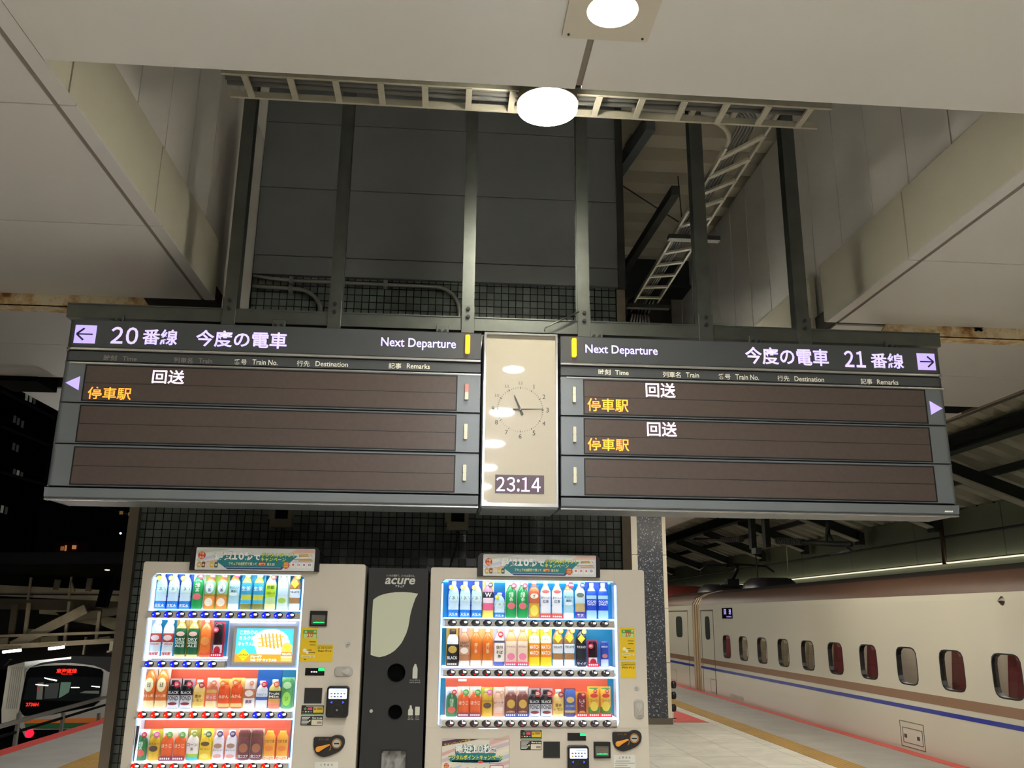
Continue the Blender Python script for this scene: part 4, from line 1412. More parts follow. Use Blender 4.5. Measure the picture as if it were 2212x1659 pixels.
for k in range(6):
    u = .42 + .065 * k
    g.prism([(U(u), V(.14 + .012 * abs(k - 2.5))), (U(u + .022), V(.14 + .012 * abs(k - 2.5))), (U(u + .075), V(.60 - .02 * abs(k - 3))), (U(u + .04), V(.60 - .02 * abs(k - 3)))], y - 0.002, y - 0.0014, C('F0A030', .5, 1))
for k in range(3):
    v = .22 + .12 * k
    g.prism([(U(.38), V(v + .07)), (U(.83 - .03 * k), V(v)), (U(.83 - .03 * k), V(v + .03)), (U(.38), V(v + .10))], y - 0.0022, y - 0.0014, C('F4B050', .5, 1))
for s, a, b, c, d in (('こだわりの', .06, .36, .06, .19), ('ミルク感', .05, .33, .23, .36), ('キャラメル', .04, .34, .40, .53)):
    g.text(s, U(a), U(b), V(d), V(c), y - 0.003, S_W, 0.03)
g.prism([(U(.045), V(.79)), (U(.145), V(.60)), (U(.245), V(.79)), (U(.145), V(.97))], y - 0.0025, y - 0.0005, S_Y)
g.text('GEORGIA', U(.06), U(.23), V(.815), V(.755), y - 0.0032, C('4A4420', .5, .3), 0.02)
g.text('Coffee', U(.10), U(.19), V(.885), V(.835), y - 0.0032, C('4A4420', .5, .3))
g.text('ジョージア', U(.27), U(.47), V(.875), V(.80), y - 0.002, S_W, 0.04)
g.text('THE ラテ キャラメル', U(.27), U(.73), V(.98), V(.895), y - 0.002, S_W, 0.04)
g.prism([(U(.80), V(.97)), (U(.985), V(.97)), (U(.985), V(.52)), (U(.93), V(.42)), (U(.86), V(.42)), (U(.80), V(.52))], y - 0.0026, y - 0.0005, C('F4C070', .5, 1))
g.prism([(U(.82), V(.55)), (U(.893), V(.47)), (U(.965), V(.55)), (U(.893), V(.66))], y - 0.0032, y - 0.0026, S_Y)
g.box(U(.80), U(.985), y - 0.0032, y - 0.0026, V(.82), V(.70), C('F08A28', .5, 1))
g.text('THE LATTE', U(.815), U(.97), V(.79), V(.73), y - 0.0038, S_W, 0.03)
g.box(U(.80), U(.985), y - 0.0032, y - 0.0026, V(.86), V(.83), S_W)
g.box(U(.86), U(.93), y - 0.0034, y - 0.0005, V(.42), V(.36), S_W)
g.build('advert_screen', sb)
topper(VL, (411, 1180, 690, 1233), (424.5, 1186, 678, 1230.5), 0)
bill_slot(VL, (670, 1319.5, 707, 1353))
yellow_sticker(VL, (649, 1355.5, 685, 1429.5), 'ten')
yellow_sticker(VL, (683.5, 1392.5, 719, 1430.5), 'point')
lcd(VL, (659.5, 1443, 701, 1459), True)
def key_lock(t, px, py, r=0.0115):
    x, z = PY(px, py, YV)
    p = MB().cyl((x, YV - 0.006, z), (x, YV, z), r, CHROME, 20).build('key_lock', t)
    MB().box(x - 0.005, x + 0.005, YV - 0.0068, YV - 0.006, z - 0.0012, z + 0.0012, VBLK).build('keyhole', p)
def handle(t, px, tall):
    x0, x1, z0, z1 = RY(*px, YV)
    p = MB().rplate(x0, x1, z0, z1, 0.018, YV - 0.008, YV + 0.001, M('handle_grey', (176, 174, 168), 0.4, 0.3)).build('door_handle', t, 0.003)
    w, h = x1 - x0, z1 - z0
    g = MB()
    if tall:
        g.rplate(x0 + .18 * w, x1 - .18 * w, z0 + .18 * h, z1 - .2 * h, 0.014, YV - 0.011, YV - 0.006, VGREY)
        c, d = (x0 + x1) / 2, z0 + .70 * h
        pts = [(c + .30 * w * math.cos(-.5 + (PI + 1.0) * i / 12), d + .30 * w * math.sin(-.5 + (PI + 1.0) * i / 12)) for i in range(13)] + [(c, d - .75 * w)]
    else:
        g.rplate(x0 + .16 * w, x1 - .2 * w, z0 + .18 * h, z1 - .2 * h, 0.014, YV - 0.011, YV - 0.006, VGREY)
        c, d = x0 + .68 * w, (z0 + z1) / 2
        r = .16 * w
        pts = [(c + r * math.cos(-PI / 2 - .5 + (PI + 1.0) * i / 12), d + r * math.sin(-PI / 2 - .5 + (PI + 1.0) * i / 12)) for i in range(13)] + [(c - 2.0 * r, d)]
    g.build('handle_recess', p)
    MB().prism(pts, YV - 0.015, YV - 0.010, CHROME).build('lock_cylinder', p, 0.001)
key_lock(VL, 751.5, 1392)
handle(VL, (722.5, 1440, 762.5, 1461), False)
x0, x1, z0, z1 = RY(657.5, 1486, 695.5, 1519.5, YV)
MB().box(x0, x1, YV - 0.003, YV, z0, z1, M('touch_pad', (24, 24, 25), 0.55)).build('touch_pad', VL)
reader(VL, (707, 1481, 754.5, 1544))
black_stickers(VL, (651, 1523.5, 699.5, 1544.5), (649.5, 1546.5, 697.5, 1567))
coin_plate(VL, (677.5, 1587, 745, 1634.5), 0)
notice(VL, (679, 1646, 729, 1692))

# ---- machine by the granite column
RX0, RX1 = -0.058, 1.045
rw = (PY(949, 1400, YV)[0], PY(1335.5, 1400, YV)[0], PY(1140, 1572.5, YV)[1], PY(1140, 1253.5, YV)[1])
VR = machine('white drinks vending machine with three shelves beside the granite column', RX0, RX1, rw, 1)
hot2 = ['dark_hot'] * 7 + ['dark'] * 7
rowsR = [
    dict(s=(961, 1340, 1326, 1353.8), base=1335.5, n=14, bx=977, bp=25.25, by=1346.8, bk='dark', back=[(930, 1400, CYAN)]),
    dict(s=(957.5, 1447, 1326, 1461), base=1439.5, n=14, bx=974.4, bp=25.66, by=1453.8, bk=hot2, back=[(930, 1400, TEAL), (966, 1162, ORNG)]),
    dict(s=(954.5, 1555.5, 1332, 1570), base=1548.5, n=14, bx=971.9, bp=26.07, by=1563, bk='dark_hot', back=[(930, 1400, TEAL), (961, 1313, ORNG)]),
]
zr = shelf_rows(VR, rw, rowsR, 1)
MACH['R'] = (VR, zr)
g = MB()
for px in ((990, 1467, 1008, 1472), (1138, 1461.5, 1156, 1466), (970, 1357, 990, 1362)):
    x0, x1, z0, z1 = RY(*px, YV + 0.12)
    g.box(x0, x1, YV + 0.128, YV + 0.131, z0, z1, C('ECECF4', .4))
g.build('adhesive_tape', VR)
MB().box(RX0 + 0.002, RX1 - 0.002, YV - 0.0008, YV + 0.002, rw[2] - 0.0012, rw[2] + 0.0008, VMS).build('panel_seam', VR)
for px in (1326, 958):
    x = PY(px, 1230, YV)[0]
    MB().box(x, x + 0.0015, YV - 0.0006, YV + 0.002, rw[3], 1.80, VMS).build('panel_seam', VR)
topper(VR, (1032, 1196, 1296, 1246), (1045.5, 1200.5, 1285.5, 1243.5), 0)
yellow_sticker(VR, (1339, 1355, 1371.5, 1425), 'ten')
yellow_sticker(VR, (1340.5, 1429, 1374, 1465), 'point')
key_lock(VR, 1374.7, 1486, 0.010)
handle(VR, (1369.5, 1511, 1390, 1552.5), True)
lcd(VR, (1225.7, 1583, 1265.5, 1599.5), False)
reader(VR, (1224.5, 1609, 1270, 1672))
bill_slot(VR, (1282, 1602, 1318, 1637.5))
x0, x1, z0, z1 = RY(1173.5, 1602, 1209.5, 1637, YV)
MB().box(x0, x1, YV - 0.003, YV, z0, z1, M('touch_pad', (24, 24, 25), 0.55)).build('touch_pad', VR)
black_stickers(VR, (1124, 1577, 1170, 1597.5), (1124, 1599.5, 1170, 1620))
coin_plate(VR, (1322.5, 1576.5, 1385.5, 1622.5), 0)
notice(VR, (1326, 1630.5, 1372.5, 1675), True)
# poster in the lower front
x0, x1, z0, z1 = RY(952.5, 1594.5, 1101, 1690, YV)
pp = MB().frame((x0, x1, z0, z1), (x0 + 0.004, x1 - 0.004, z0 + 0.004, z1 - 0.004), YV - 0.004, YV + 0.001, VMS, 0.008, 0.006).build('poster_frame', VR)
g = MB()
w, h = x1 - x0, z1 - z0
U = lambda u: x0 + u * w
V = lambda v: z1 - v * w
y = YV - 0.0012
g.box(x0 + 0.002, x1 - 0.002, y, YV, z0 + 0.002, z1 - 0.002, C('D8D4C8'))
def q(pts, col, d=1):
    g.prism([(U(a), V(b)) for a, b in pts], y - 0.0003 * d, y, C(col))
for k, c in enumerate(('D4A8A4', 'C8B4C0', 'E0DCC8', 'B4C0CC', 'D0A8B4', 'C0C8A8', 'B8B4D0')):
    a = .10 + .085 * k
    q([(.01, a + .10), (.30, a - .0), (.30, a + .03), (.01, a + .15)], c)
    q([(.70, a - .06), (.99, a - .14), (.99, a - .09), (.70, a)], c)
q([(.01, .04), (.01, .11), (.62, .0), (.32, .0)], '4A2A4A', 2)
g.text('キャンペーン実施中', U(.04), U(.42), V(.078), V(.038), y - 0.0012, C('D8B83A'), 0.02, rot=(0.16, U(.23), V(.055)))
q([(.16, .30), (.84, .30), (.84, .325), (.16, .325)], '1C7A84', 3)
q([(.20, .20), (.80, .20), (.78, .26), (.90, .28), (.86, .32), (.5, .335), (.14, .32), (.11, .28), (.22, .25)], '1C7A84', 3)
for s, a, b, c, d in (('最短10秒', .20, .73, .08, .205), ('で', .735, .81, .13, .205)):
    g.text(s, U(a), U(b), V(d), V(c), y - 0.002, C('1C6A78'), 0.09)
    g.text(s, U(a), U(b), V(d), V(c), y - 0.0028, C('F2F4F0'), 0.02)
g.text('デジタルポイントキャンペーン', U(.10), U(.90), V(.295), V(.225), y - 0.002, C('1C6A78'), 0.08)
g.text('デジタルポイントキャンペーン', U(.10), U(.90), V(.295), V(.225), y - 0.0028, C('E4EC4C'), 0.02)
g.text('アキュアの自販機で買って', U(.24), U(.52), V(.335), V(.31), y - 0.0022, C('3A4A60'), 0.02)
g.disc(U(.575), V(.322), .04 * w, y - 0.002, y, C('D84A34'), 14, .018 * w)
g.text('当たる!', U(.63), U(.72), V(.335), V(.31), y - 0.0022, C('3A4A60'), 0.02)
g.disc(U(.08), V(.375), .037 * w, y - 0.001, y, C('CC3440'), 16)
g.text('対象', U(.055), U(.105), V(.37), V(.35), y - 0.0018, C('F0D880'), 0.02)
g.text('商品', U(.055), U(.105), V(.397), V(.377), y - 0.0018, C('F0D880'), 0.02)
for k, c in enumerate(('C8A850', 'D8D4D0', 'C88A4A', 'D8C84A', 'B88A4A')):
    g.lathe(U(.15 + .12 * k), y, V(.62), [(.032 * w, 0), (.036 * w, .01 * w), (.036 * w, .14 * w), (.014 * w, .19 * w), (.014 * w, .225 * w)], C(c), 10, 0.06)
q([(.70, .335), (.88, .335), (.88, .345), (.70, .345)], '8A78B0', 2)
g.frame((U(.71), U(.91), V(.58), V(.365)), (U(.72), U(.90), V(.57), V(.375)), y - 0.001, y, C('C84A5A'), 0.004, 0.004)
g.box(U(.72), U(.90), y - 0.0008, y, V(.57), V(.375), C('ECECE8'))
g.build('poster_print', pp)

# ================================================================== recycling bin between the machines
YB2 = 4.58
BINM = M('bin_charcoal', (34, 34, 36), 0.6, noise=0.04)
PRT = C('C9CBBF', 0.45)
LEAF = C('C6CBB4', 0.45)
t = thing('recycling_bin', 'tall charcoal recycling bin with a pale leaf emblem and two round holes', 'recycling bin', (-0.222, YB2, 0))
bx0, bx1 = -0.372, -0.070
g = MB()
bh = [PY(856.3, 1453.3, YB2), PY(853.6, 1538.3, YB2)]
g.box(bx0, bx1, YB2 + 0.04, YB2 + 0.60, 0.03, 1.795, BINM)
def holed(mb, rect, cx, cz, r, y0, y1, mt):
    n = 40
    angs = sorted([2 * PI * i / n for i in range(n)] + [math.atan2(c - cz, a - cx) % (2 * PI) for a in rect[:2] for c in rect[2:]])
    o, qn = [], []
    for w_ in angs:
        ca, sa = math.cos(w_), math.sin(w_)
        tt = min(((rect[1] if ca > 0 else rect[0]) - cx) / ca if abs(ca) > 1e-9 else 9, ((rect[3] if sa > 0 else rect[2]) - cz) / sa if abs(sa) > 1e-9 else 9)
        o.append((cx + ca * tt, cz + sa * tt))
        qn.append((cx + ca * r, cz + sa * r))
    mb.loops(o, qn, y0, y1, mt)
zm = (bh[0][1] + bh[1][1]) / 2
za, zc2 = bh[1][1] - 0.16, bh[0][1] + 0.12
holed(g, (bx0, bx1, zm, zc2), bh[0][0], bh[0][1], 0.047, YB2, YB2 + 0.04, BINM)
holed(g, (bx0, bx1, za, zm), bh[1][0], bh[1][1], 0.037, YB2, YB2 + 0.04, BINM)
g.box(bx0, bx1, YB2, YB2 + 0.04, zc2, 1.797, BINM)
wx0, wx1, _, wz1 = RY(823, 1621, 877.6, 1660, YB2)
wz0 = wz1 - 0.2
g.box(bx0, wx0, YB2, YB2 + 0.04, 0.03, za, BINM).box(wx1, bx1, YB2, YB2 + 0.04, 0.03, za, BINM).box(wx0, wx1, YB2, YB2 + 0.04, wz1, za, BINM).box(wx0, wx1, YB2, YB2 + 0.04, 0.03, wz0, BINM)
g.build('cabinet', t)
for (x, z), r in zip(bh, (0.047, 0.037)):
    g = MB().ring(x, z, r - 0.003, r + 0.001, YB2 - 0.002, YB2 + 0.04, VBLK)
    g.disc(x, z, r, YB2 + 0.034, YB2 + 0.039, BLACK, 30)
    g.build('drop_hole', t)
sx, sz = lambda x: 760 + x / 3.6125, lambda v: 1200 + v / 3.6125
g = MB()
leaf = [(147, 775), (150, 650), (157, 500), (163, 400), (167, 345), (190, 328), (215, 314), (250, 302), (290, 293), (345, 286), (400, 285), (460, 289), (517, 298), (496, 335), (480, 380), (466, 425), (455, 470), (448, 515), (440, 560), (425, 608), (405, 650), (388, 682), (365, 710), (335, 742), (300, 765), (258, 784), (215, 793), (180, 787)]
g.prism([PY(sx(a), sz(b), YB2) for a, b in leaf], YB2 - 0.0012, YB2, LEAF)
g.build('leaf_emblem', t)
g = MB()
T(g, 'いつもの場所で、いつもは変わる。', (834.7, 1241, 896, 1246), PRT, YB2 - 0.001)
x0, x1, z0, z1 = RY(832.5, 1248.4, 897, 1262.3, YB2)
g.text('acure', x0, x1, z0, z1, YB2 - 0.001, PRT, 0.022, shear=0.22)
T(g, 'アキュア', (854, 1264, 873.5, 1268.9), PRT, YB2 - 0.001, 0.02)
T(g, 'ペットボトル', (884.6, 1467.5, 907.5, 1471.5), PRT, YB2 - 0.001)
T(g, 'PLASTIC BOTTLES', (884.4, 1473, 907.7, 1475.4), PRT, YB2 - 0.001)
T(g, 'ビン', (882.6, 1546.8, 891, 1551), PRT, YB2 - 0.001)
T(g, 'カン', (897.6, 1546.8, 904.8, 1551), PRT, YB2 - 0.001)
T(g, 'BOTTLES', (881, 1552.5, 893, 1554.8), PRT, YB2 - 0.001)
T(g, 'CANS', (897, 1552.5, 905, 1554.8), PRT, YB2 - 0.001)
g.build('bin_lettering', t)
def bottle_icon(mb, px, shoulder):
    x0, x1, z0, z1 = RY(*px, YB2)
    c, w_, h_ = (x0 + x1) / 2, (x1 - x0) / 2, z1 - z0
    half = [(w_ * .9, 0), (w_, .02), (w_, shoulder - .12), (w_ * .85, shoulder), (w_ * .42, shoulder + .16), (w_ * .42, .95), (w_ * .36, 1.0)]
    mb.prism([(c + a, z0 + b * h_) for a, b in half] + [(c - a, z0 + b * h_) for a, b in half[::-1]], YB2 - 0.001, YB2, PRT)
g = MB()
bottle_icon(g, (891.5, 1434.5, 902, 1465.7), .76)
bottle_icon(g, (881.8, 1523.9, 892, 1545.2), .6)
x0, x1, z0, z1 = RY(896.7, 1526.6, 906.4, 1545.2, YB2)
g.rplate(x0, x1, z0, z1, 0.003, YB2 - 0.001, YB2, PRT)
g.build('icon_print', t)
x, z = PY(802, 1535.8, YB2)
MB().cyl((x, YB2 - 0.008, z), (x, YB2, z), 0.008, CHROME, 14).build('key_lock', t)
g = MB()
rnd = random.Random(4)
bagm = M('clear_bag', (150, 150, 148), 0.12, spec=0.8)
nx_, nz_ = 9, 9
v = [(wx0 + (wx1 - wx0) * i / nx_, YB2 + 0.020 + 0.016 * rnd.random(), wz0 + (wz1 - wz0) * j / nz_) for j in range(nz_ + 1) for i in range(nx_ + 1)]
g.add(v, [(j * (nx_ + 1) + i, j * (nx_ + 1) + i + 1, (j + 1) * (nx_ + 1) + i + 1, (j + 1) * (nx_ + 1) + i) for j in range(nz_) for i in range(nx_)], bagm)
g.build('plastic_bag', t)
MB().frame((wx0 - 0.004, wx1 + 0.004, wz0 - 0.004, wz1 + 0.004), (wx0 + 0.002, wx1 - 0.002, wz0 + 0.002, wz1 - 0.002), YB2 - 0.002, YB2 + 0.02, VBLK, 0.012, 0.010).build('window_frame', t)

# ================================================================== drinks on the shelves
PROF = {
    'pet': ([(0, .80), (.015, .93), (.05, 1), (.30, 1), (.33, .94), (.36, 1), (.66, 1), (.72, .93), (.80, .68), (.86, .43), (.885, .40)], (.885, .985, .45)),
    'hot': ([(0, .86), (.03, 1), (.62, 1), (.71, .92), (.79, .60), (.83, .48)], (.83, .975, .52)),
    'alu': ([(0, .86), (.03, 1), (.70, 1), (.78, .82), (.84, .58)], (.84, .99, .56)),
    'can': ([(0, .84), (.04, 1), (.90, 1), (.965, .86), (.99, .84), (1.0, .78)], None),
    'box': ([(0, 1), (.78, 1), (.90, .62), (.96, .60)], None),
}


def rad(prof, z):
    for (a, ra), (b, rb) in zip(prof[:-1], prof[1:]):
        if a <= z <= b:
            return ra + (rb - ra) * (z - a) / max(b - a, 1e-6)
    return prof[-1][1]


KINDNAME = {'pet': ('drink_bottle', 'bottle'), 'hot': ('drink_bottle', 'bottle'), 'alu': ('bottle_can', 'bottle can'), 'can': ('drink_can', 'can'), 'box': ('drink_carton', 'carton')}


def drink(spec, x, zb, pxm, group, where):
    kind, hpx, ws, card, body, cap, bands, badge, strip, txt, desc = spec
    h = hpx * pxm
    nm, cat = KINDNAME[kind]
    root = thing(nm, desc + ' on ' + where, cat, (x, YPR, zb), group)
    hw = 0.0265 * ws
    yc = YPR + 0.004
    fl = 0.5
    hb = h
    if card:
        cw = 0.0300 * max(ws, 0.92)
        g = MB().box(x - cw, x + cw, yc + 0.016, yc + 0.018, zb, zb + h, C(card))
        g.build('backing_card', root)
        hb = h * 0.97
    prof, cp = PROF[kind]
    g = MB().lathe(x, yc, zb, [(r * hw, z * hb) for z, r in prof], C(body, 0.18), 16, fl)
    bo = g.build('body', root)
    if cp:
        MB().lathe(x, yc, zb, [(cp[2] * hw, cp[0] * hb), (cp[2] * hw, (cp[1] - .01) * hb), (cp[2] * hw * .9, cp[1] * hb)], C(cap, 0.4), 12, fl).build('cap', root)
    lab = None
    if bands:
        g = MB()
        for k, (a, b, col) in enumerate(bands):
            if col[0] == 'o':       # oval emblem
                n = 18
                cz = zb + (a + b) / 2 * hb
                rz = (b - a) / 2 * hb
                g.prism([(x + .74 * hw * math.cos(2 * PI * i / n), cz + rz * math.sin(2 * PI * i / n)) for i in range(n)], yc - fl * hw * 1.05 - 0.0008, yc - fl * hw * 0.9, C(col[1:]))
            elif col[0] == 'd':     # diamond emblem
                cz = zb + (a + b) / 2 * hb
                rz = (b - a) / 2 * hb
                g.prism([(x - .72 * hw, cz), (x, cz - rz), (x + .72 * hw, cz), (x, cz + rz)], yc - fl * hw * 1.05 - 0.0008, yc - fl * hw * 0.9, C(col[1:]))
            else:
                zs = [a] + [z for z, r in prof if a < z < b] + [b]
                e = 1.012 + 0.008 * k
                g.lathe(x, yc, zb, [(rad(prof, z) * hw * e + 0.0001, z * hb) for z in zs], C(col), 16, fl, close=False)
        lab = g.build('label', root)
    if txt:
        g = MB()
        for s, zc, hr, col in txt:
            wd_ = hw * 1.72
            g.text(s, x - wd_ / 2, x + wd_ / 2, zb + (zc - hr / 2) * hb, zb + (zc + hr / 2) * hb, 0, C(col), 0.015, keep=len(s) < 3, wrap=(x, yc, hw * 1.09, fl))
        g.build('lettering', lab or bo)
    if badge:
        u, v_, r, col, s = badge
        bxx, bz, br_ = x + u * 0.058, zb + v_ * h, r * 0.058
        bd = MB().disc(bxx, bz, br_, yc - fl * hw - 0.0035, yc - fl * hw - 0.0025, C(col), 20).build('badge', root)
        g = MB()
        L = C('F8F2DC')
        if s:
            g.text(s, bxx - br_ * .78, bxx + br_ * .78, bz - br_ * .36, bz + br_ * .36, yc - fl * hw - 0.0045, L, 0.03, keep=True)
        else:
            for k in (0.3, 0.0, -0.3):
                g.box(bxx - br_ * .6, bxx + br_ * (.6 - abs(k)), yc - fl * hw - 0.0042, yc - fl * hw - 0.0035, bz + (k - .07) * br_, bz + (k + .07) * br_, L)
        g.build('badge_lettering', bd)
    if strip:
        g = MB().box(x - 0.030, x + 0.030, yc - fl * hw - 0.006, yc - fl * hw - 0.004, zb, zb + 0.020, C(strip))
        bd = g.build('shelf_strip', root)
        g = MB()
        for k in range(5):
            g.box(x - 0.024 + 0.0098 * k, x - 0.018 + 0.0098 * k, yc - fl * hw - 0.0068, yc - fl * hw - 0.006, zb + 0.006, zb + 0.014, C('F4F0F0'))
        g.build('strip_lettering', bd)
    return root


AQ = lambda d, hp=75: ('pet', hp, 1, '1A56CC', 'BFE2F6', 'F4F8FF', [(.0, .21, '1A84DC'), (.21, .41, 'D2E6F4'), (.42, .63, 'CDEAF2'), (.44, .60, 'oDCF0E8')], (-.24, .79, .21, 'D6E23A', ''), None, [('天然水', .09, .09, 'FFFFFF'), ('AQUA', .53, .085, '2C62A0')], d)
GT = lambda d, hp=76: ('pet', hp, 1, 'EEF4F0', '2CA05A', 'F4F4F0', [(.02, .72, '159A4C'), (.24, .42, 'oE4707A')], (.22, .84, .24, 'E0355A', ''), None, [('緑', .63, .13, 'E4F6E0'), ('茶', .50, .11, 'E4F6E0')], d)
JU = lambda d: ('pet', 75, 1, 'A4CC5A', 'C08A3C', 'C8D88C', [(.0, .34, 'EE9440'), (.08, .30, 'oF6ECD8'), (.40, .74, '7CB88C'), (.42, .72, 'oD8ECF0')], (.2, .86, .24, 'B8343C', '600'), None, [('十六', .62, .09, '22406A'), ('茶', .51, .09, '22406A')], d)
TE = lambda d: ('pet', 76, 1, None, 'CC8A44', 'F0F4F4', [(.0, .15, 'F2F2F2'), (.15, .74, 'ACD6E4'), (.34, .44, 'oE8F4F6')], (.22, .88, .25, '963060', '600'), None, [('おいしい', .56, .06, '2A5064'), ('無糖', .46, .07, '2A5064')], d)
NA = lambda d: ('pet', 75, 1, '189ED2', 'CFCB52', 'F4F4F0', [(.0, .15, '86823E'), (.16, .25, '3CB4E4'), (.40, .72, '2C9CCA')], (.2, .88, .17, '8C9478', ''), None, [('生茶', .56, .13, 'E8FBFF')], d)
LA = lambda d, hp=75: ('pet', hp, 1, None, 'AE8054', 'F0F0F0', [(.0, .17, 'ECF0F4'), (.32, .54, 'E6ECF2'), (.56, .80, 'dF4D43A')], (.25, .86, .21, 'ECB22C', ''), None, [('THE LATTE', .47, .055, '2A3A5A')], d)
WI = lambda d: ('pet', 76, 1, None, 'DCE6EE', 'F2F4F6', [(.0, .14, 'F4F0F0'), (.28, .60, 'F0F0F0'), (.36, .58, 'C8443C'), (.40, .54, 'oECD8D4')], (.24, .86, .22, 'DCDC98', 'No.1'), None, [('TANSAN', .315, .05, 'B83030'), ('強炭酸', .075, .08, 'D03434')], d)
GI = lambda d: ('pet', 77, 1, 'B89440', 'CCA858', 'F4F0EA', [(.0, .06, 'E4CC7C'), (.06, .72, '14603A'), (.52, .64, 'oE8BCB4')], None, None, [('DRY', .44, .07, 'F0F4EA'), ('GINGER', .36, .07, 'F0F4EA'), ('ALE', .28, .07, 'F0F4EA')], d)
HT = lambda d: ('pet', 83, 1.05, 'F2C8B0', 'DE8032', 'EC9440', [(.0, .18, 'F6DCA4'), (.18, .66, 'DE702C'), (.38, .70, 'oF6E8B8')], (.24, .93, .22, 'E8D83C', ''), None, [('ほうじ茶', .29, .06, 'FFE8C8'), ('綾鷹', .54, .14, '5A5038')], d)
FO = lambda d, hp=54: ('alu', hp, 1.08, 'B4A4A8', '1E1E22', '1E1E22', [(.02, .46, 'D6D6DC'), (.46, .66, '1A1A1E'), (.12, .22, 'o8A3038')], (.26, .83, .27, 'BE1E40', ''), None, [('BLACK', .56, .10, 'ECECF0'), ('FOND', .36, .15, '2E2E34')], d)
HL = lambda d, hp=54: ('hot', hp, 1.05, None, 'F6D890', 'F4F4F0', [(.10, .58, 'EEC868')], (.22, .80, .24, 'B03038', ''), None, [('黄金', .42, .12, '8A5A18'), ('レモン', .28, .10, '8A5A18')], d)
MI = lambda d, hp=54: ('alu', hp, 1.02, 'F2D478', 'E85C28', 'F2A040', [(.05, .68, 'E85420'), (.06, .18, 'F6C880')], (-.12, .86, .24, 'EC8040', ''), None, [('みかん', .42, .13, 'FFF0D0')], d)
SG = lambda d: ('hot', 55, 1.0, 'ECEEF0', '2E7A44', 'F0F0F0', [(.02, .66, '2A7844'), (.14, .36, 'oE0604A')], (.22, .84, .21, 'E03048', ''), None, [('緑', .56, .15, 'CDE8C8'), ('茶', .42, .13, 'CDE8C8')], d)
HY = lambda d: ('hot', 55, 1.02, 'C8C040', 'DCB42C', 'E8E0B0', [(.02, .62, 'DCAE20'), (.30, .50, 'o5A4030')], (.2, .84, .25, 'E074AC', ''), None, [('はちみつ', .56, .07, '6A4A1C')], d)
HO = lambda d: ('hot', 56, 1.02, 'F4E2CC', 'F26A24', 'F0E8DC', [(.08, .66, 'F0601C')], (.2, .82, .25, '56A848', ''), '8A3450', [('ほうじ', .48, .13, 'FFE8D0')], d)
MT = lambda d: ('alu', 56, .98, 'EC9880', 'EEE8F2', 'F4F0F4', [(.04, .66, 'F0EAF4'), (.40, .56, 'oB08A70'), (.08, .20, 'oE8A098')], (.12, .85, .24, '42347C', ''), None, [('おいしい', .34, .06, '5A4A5A')], d)
CO = lambda d: ('can', 56, 1.05, 'CFB098', '7A3A44', None, [(.06, .66, '6E323C'), (.26, .56, 'oA86444'), (.78, .90, '5E3824')], None, None, [('純ココア', .14, .11, 'F6F2F2')], d)
TU = lambda d: ('box', 57, 1.0, 'E2543E', 'F6AC30', None, [(.0, .14, 'F8DCB0'), (.14, .78, 'F6A62A'), (.30, .48, 'oF08428')], None, None, [('つかうま', .62, .10, '5A2A10'), ('た〜ぷり', .07, .10, 'D83020')], d)
PC = lambda d: ('pet', 75, 1.02, '1E56D0', 'AAD4F4', 'F4F8FF', [(.23, .54, '1448CC'), (.64, .76, '2058D4')], None, None, [('POCARI', .47, .065, 'FFFFFF'), ('SWEAT', .395, .065, 'FFFFFF')], d)
RW = lambda d: ('pet', 76, 1, None, 'F0C88C', 'F6F6F6', [(.14, .74, 'EEF0F4'), (.66, .74, 'oD86A64')], None, 'E23A4A', [('おいしい', .54, .06, '4A6080'), ('紅茶', .44, .08, '4A6080')], d)
HJ = lambda d: ('pet', 76, 1, 'F2BC70', 'DC7A30', 'F4E8DC', [(.0, .15, 'F6E8DC'), (.30, .58, 'DC6A24')], None, None, [('焙', .56, .09, 'F8E0A0'), ('じ', .47, .08, 'F8E0A0'), ('茶', .38, .09, 'F8E0A0')], d)
PE = lambda d: ('pet', 78, 1, 'F8DCD6', 'DCAE70', 'D8B068', [(.10, .64, 'F0DAC4'), (.16, .34, 'oEC86A4')], None, 'E83C78', [('ジャスミン', .50, .05, '8A5A4A')], d)
MA = lambda d: ('pet', 77, 1.04, 'F4E434', 'F2A834', 'CCE0EC', [(.0, .24, 'F8D42A'), (.24, .60, 'F0941E'), (.60, .80, 'F0EAD8')], None, None, [('MATCH', .50, .10, 'FFF6EC'), ('MATCH', .35, .10, 'FFF6EC'), ('ビタミン', .71, .06, '5AA03C')], d)
CC = lambda d: ('alu', 56, 1.02, 'F0D4C8', '7E4038', 'F2E6E0', [(.03, .70, '7A3C36'), (.30, .60, 'oD8B04A'), (.08, .22, 'oE0905C')], None, '42509E', [('COCOA', .15, .09, 'F4D8A8')], d)
SP = lambda d: ('can', 57, .98, 'F2B63E', '3E8A3C', None, [(.04, .34, '4E9A38'), (.34, .95, 'F0B43A'), (.20, .52, 'oF0D04A'), (.66, .80, 'oD8402C')], (.12, .86, .16, 'D82C30', ''), 'E02C30', [('コーン', .56, .08, '5A6A20')], d)

